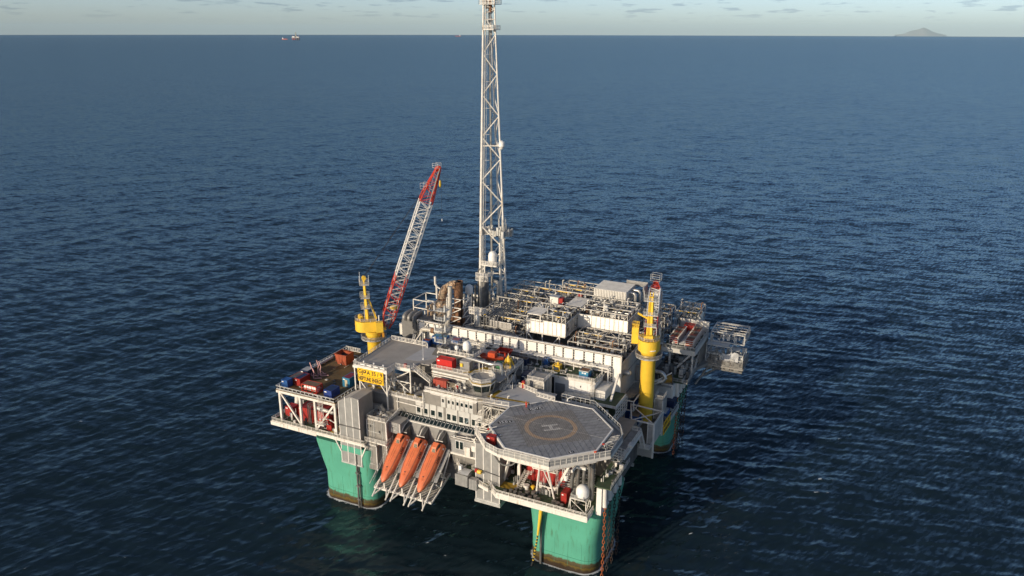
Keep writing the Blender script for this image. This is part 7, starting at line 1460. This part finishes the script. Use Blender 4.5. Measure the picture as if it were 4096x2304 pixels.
# ------------------------------------------------------------ vessels on the horizon
def sea_at(x, y): return -(x * x + y * y) / (2 * RE_EARTH)
hd_ = Vector((-math.sin(R(25.8)), math.cos(R(25.8)), 0)); rt_ = Vector((math.cos(R(25.8)), math.sin(R(25.8)), 0))
def far_pt(px, dist): return Vector((91, -191, 0)) + hd_ * dist + rt_ * (dist * (px - 2048) / 3342.0)
def ship(px, dist, L, label, hullm, flip=1):
    p = far_pt(px, dist); z = sea_at(p.x, p.y); t = thing('supply_ship', (p.x, p.y, z), label, 'ship', 'ships on the horizon'); h = L * .08
    s_ = []
    for e, w in ((-.5, .7), (-.45, 1), (.25, 1), (.42, .6), (.5, .05)): s_.append((e * L * flip, w * L * .09))
    up_ = [(x, -w, h) for x, w in s_] + [(x, w, h) for x, w in reversed(s_)]; lo_ = [(x, -w * .85, -3) for x, w in s_] + [(x, w * .85, -3) for x, w in reversed(s_)]; n = len(up_)
    def add(nm, mb, m):
        o = obj(nm, mb, m); o.parent = t; o.rotation_euler = (0, 0, R(25.8)); return o
    add('hull', MB().add(lo_ + up_, [tuple(reversed(range(n))), tuple(range(n, 2 * n))] + [(k, (k + 1) % n, n + (k + 1) % n, n + k) for k in range(n)]), hullm)
    x0 = -.42 * L * flip
    add('superstructure', MB().box(min(x0, x0 + .16 * L * flip), max(x0, x0 + .16 * L * flip), -.07 * L, .07 * L, h, h + .14 * L), WB); add('bridge', MB().box(min(x0, x0 + .1 * L * flip), max(x0, x0 + .1 * L * flip), -.06 * L, .06 * L, h + .14 * L, h + .2 * L), WB); add('mast', MB().tube((x0 + .05 * L * flip, 0, h + .2 * L), (x0 + .05 * L * flip, 0, h + .33 * L), .012 * L, 6), WB); add('deck_gear', MB().box(min(-.1 * L, .2 * L), .2 * L, -.06 * L, .06 * L, h, h + .02 * L), hullm); return t
SO = mat('ship_orange', (.75, .16, .05), .6); SR = mat('ship_red', (.42, .06, .04), .6)
ship(1136, 11800, 82, 'orange red supply ship on the horizon just left of the distant rig', SO, 1)
ship(1830, 20500, 130, 'small reddish ship on the horizon nearest the flare tower', SR, -1)
p = far_pt(1181, 11400); z = sea_at(p.x, p.y); t = thing('drilling_rig', (p.x, p.y, z), 'distant drilling rig with pale derrick and red legs on the horizon', 'rig')
def radd(nm, mb, m):
    o = obj(nm, mb, m); o.parent = t; o.rotation_euler = (0, 0, R(25.8)); return o
for x in (-40, -16, 16, 40): radd('leg', MB().box(x - 6, x + 6, -12, 12, -5, 22), SR if x < 0 else mat('rig_dark', (.10, .07, .07), .7))
radd('hull_deck', MB().box(-52, 52, -30, 30, 20, 32), mat('rig_grey', (.33, .32, .32), .7)); radd('module', MB().box(-46, -14, -28, 20, 32, 44).box(14, 44, -28, 20, 32, 40), WB)
mb = MB()
for sx in (-1, 1):
    for sy in (-1, 1): mb.tube((sx * 9, sy * 9, 32), (sx * 3.5, sy * 3.5, 92), 1.4, 5)
for k in range(7):
    e, f_ = k / 7, (k + 1) / 7; a = 9 - 5.5 * e; b = 9 - 5.5 * f_; za = 32 + 60 * e; zb_ = 32 + 60 * f_; mb.bar((-a, -a, za), (b, -b, zb_), 1.2).bar((a, -a, za), (-b, -b, zb_), 1.2).bar((a, -a, za), (b, b, zb_), 1.2)
radd('derrick', mb, mat('derrick_pale', (.36, .33, .27), .6)); radd('derrick_cladding', MB().box(-7, 7, -7, 7, 34, 66), MATS['derrick_pale']); radd('crown_block', MB().box(-4, 4, -4, 4, 92, 98), MATS['rig_grey']); radd('crane_boom', MB().bar((30, 0, 40), (44, 0, 62), 2).bar((-34, 0, 44), (-48, 0, 60), 2), SR)
# ------------------------------------------------------------ island beyond the horizon
def island(px, dist, prof, label):
    v = []; n = len(prof); base = far_pt(px, dist)
    zb_ = sea_at(base.x, base.y)
    for j, (dy, s_) in enumerate(((-1800, .0), (-700, .7), (0, 1.0), (1000, .6), (2200, 0))):
        for i, (dx, h_) in enumerate(prof):
            q = base + rt_ * dx + hd_ * (dy + 120 * math.sin(i * 2.1 + j)); v.append((q.x, q.y, zb_ - 20 + h_ * s_ * (1 + .03 * math.sin(i * 3.3 + j * 1.7))))
    o = obj('island', MB().add(v, [(j * n + i, j * n + i + 1, (j + 1) * n + i + 1, (j + 1) * n + i) for j in range(4) for i in range(n - 1)]), mat('island_rock', (.22, .23, .24), .9, var=.04, scale=.002), None, True)
    struct(o); return o
island(3680, 124000, [(-3700, 850), (-2400, 1040), (-1650, 1400), (-1000, 1480), (-320, 1700), (250, 1850), (780, 1790), (1000, 1540), (1650, 1360), (2400, 1080), (3700, 850)], 'peaked island')
# ------------------------------------------------------------ small fittings scattered over the working decks
TH = {o.name: o for o in bpy.data.objects if o.type == 'EMPTY'}
def scatter(parent, x0, x1, y0, y1, z, n, seed, hmax=1.4):
    r_ = random.Random(seed); A, B, C_ = MB(), MB(), MB()
    for k in range(n):
        x = r_.uniform(x0, x1); y = r_.uniform(y0, y1); c = r_.random(); q = (A, B, C_)[k % 3]
        if c < .40: s_ = .12 + .35 * r_.random(); q.box(x - s_, x + s_, y - s_ * .7, y + s_ * .7, z, z + .25 + (hmax - .25) * r_.random() ** 2)
        elif c < .55: q.tube((x, y, z), (x, y, z + .5 + hmax * r_.random()), .06 + .08 * r_.random(), 5)
        elif c < .75: q.bar((x, y, z + .3), (min(x1, x + 1 + 3 * r_.random()), y, z + .3), .1 + .12 * r_.random(), .1)
        elif c < .9: q.bar((x, y, z + .25), (x, min(y1, y + 1 + 2.5 * r_.random()), z + .25), .1 + .12 * r_.random(), .1)
        else: q.lathe([(.3, z), (.3, z + .6 + .4 * r_.random())], x, y, 8)
    for nm, q, m in (('fittings', A, GA), ('pale_fittings', B, W), ('dark_fittings', C_, GD)):
        o = obj(nm, q, m, parent); o['kind'] = 'stuff'
scatter(TH['living_quarters'], -11, 0, -30, -25.2, 34.02, 50, 1); scatter(TH['living_quarters'], -31, -12, -30.4, -23, 30.52, 90, 2, 1.8); scatter(TH['living_quarters'], -12.8, -2.2, -21, -19.8, 37.54, 24, 3)
scatter(TH['living_quarters'], -2.5, 7, -19, -10.8, 37.54, 60, 4); scatter(TH['living_quarters'], 5.8, 9, -20.5, -18.6, 34.04, 14, 5)
scatter(TH['service_deck'], -30, 7, -11.5, -2.4, 34.06, 150, 6, 1.6); scatter(TH['shaded_yard'], 16, 33, -20.5, -8.2, 25.82, 90, 7, 2.0); scatter(TH['store_building'], 8, 26.5, -6.9, -2.4, 34.03, 34, 8, .9)
scatter(TH['right_laydown'], 28.5, 33, -5, 20, 18.18, 60, 9, 1.6); scatter(TH['right_laydown'], 37, 42.4, 10, 21, 18.3, 40, 10, 1.4); scatter(TH['pipe_deck'], 36, 44.6, 28.2, 45, Z1 + .01, 50, 11, 1.2)
scatter(TH['utility_block'], -24.6, -19.4, -38.0, -31, 26.22, 26, 12, 1.2); scatter(TH['front_deck'], 13, 37.5, -40, -27, FD + .01, 150, 13, 2.2); scatter(TH['blast_wall'], -25, 28, -1.9, -.5, 36.36, 60, 14, .5)
scatter(TH['muster_cabin'], -.8, 6.2, -36, -33.6, 25.22, 18, 15, .8); scatter(TH['muster_platform'], 1.5, 8.4, -38.5, -36, 18.42, 12, 16, 1.0); scatter(TH['process_deck'], -38, -20, 15, 45, 32.52, 220, 17, 5.0); scatter(TH['process_deck'], -36, -20, 1, 8, 32.52, 80, 18, 3.4)
scatter(TH['laydown_platform'], -54, -25, -40.5, -25, LD + .01, 130, 19, 2.6); scatter(TH['laydown_platform'], -53, -34.5, -39.5, -10, UD + .01, 26, 20, .5)
scatter(TH['loading_station'], 46.5, 57, 39, 47.5, 26.02, 90, 21, 3.0); scatter(TH['loading_station'], 46.5, 56.5, 43.2, 51.8, 31.7, 70, 22, 2.4)
scatter(TH['fairlead_housing'], 39.6, 43, -40, -28, 25.26, 40, 23, 1.6)
# ------------------------------------------------------------ sea haze
hm = bpy.data.materials.new('sea_haze'); hm.use_nodes = True; hn = hm.node_tree.nodes; hn.clear()
ho = hn.new('ShaderNodeOutputMaterial'); hp = hn.new('ShaderNodeVolumePrincipled'); hp.inputs['Color'].default_value = (.60, .85, 1.0, 1); hp.inputs['Density'].default_value = 5.2e-6; hp.inputs['Anisotropy'].default_value = -0.15
hm.node_tree.links.new(hp.outputs[0], ho.inputs['Volume'])
hz = obj('haze', MB().box(-140000, 140000, -140000, 140000, -1300, 960), hm); struct(hz, 'stuff')
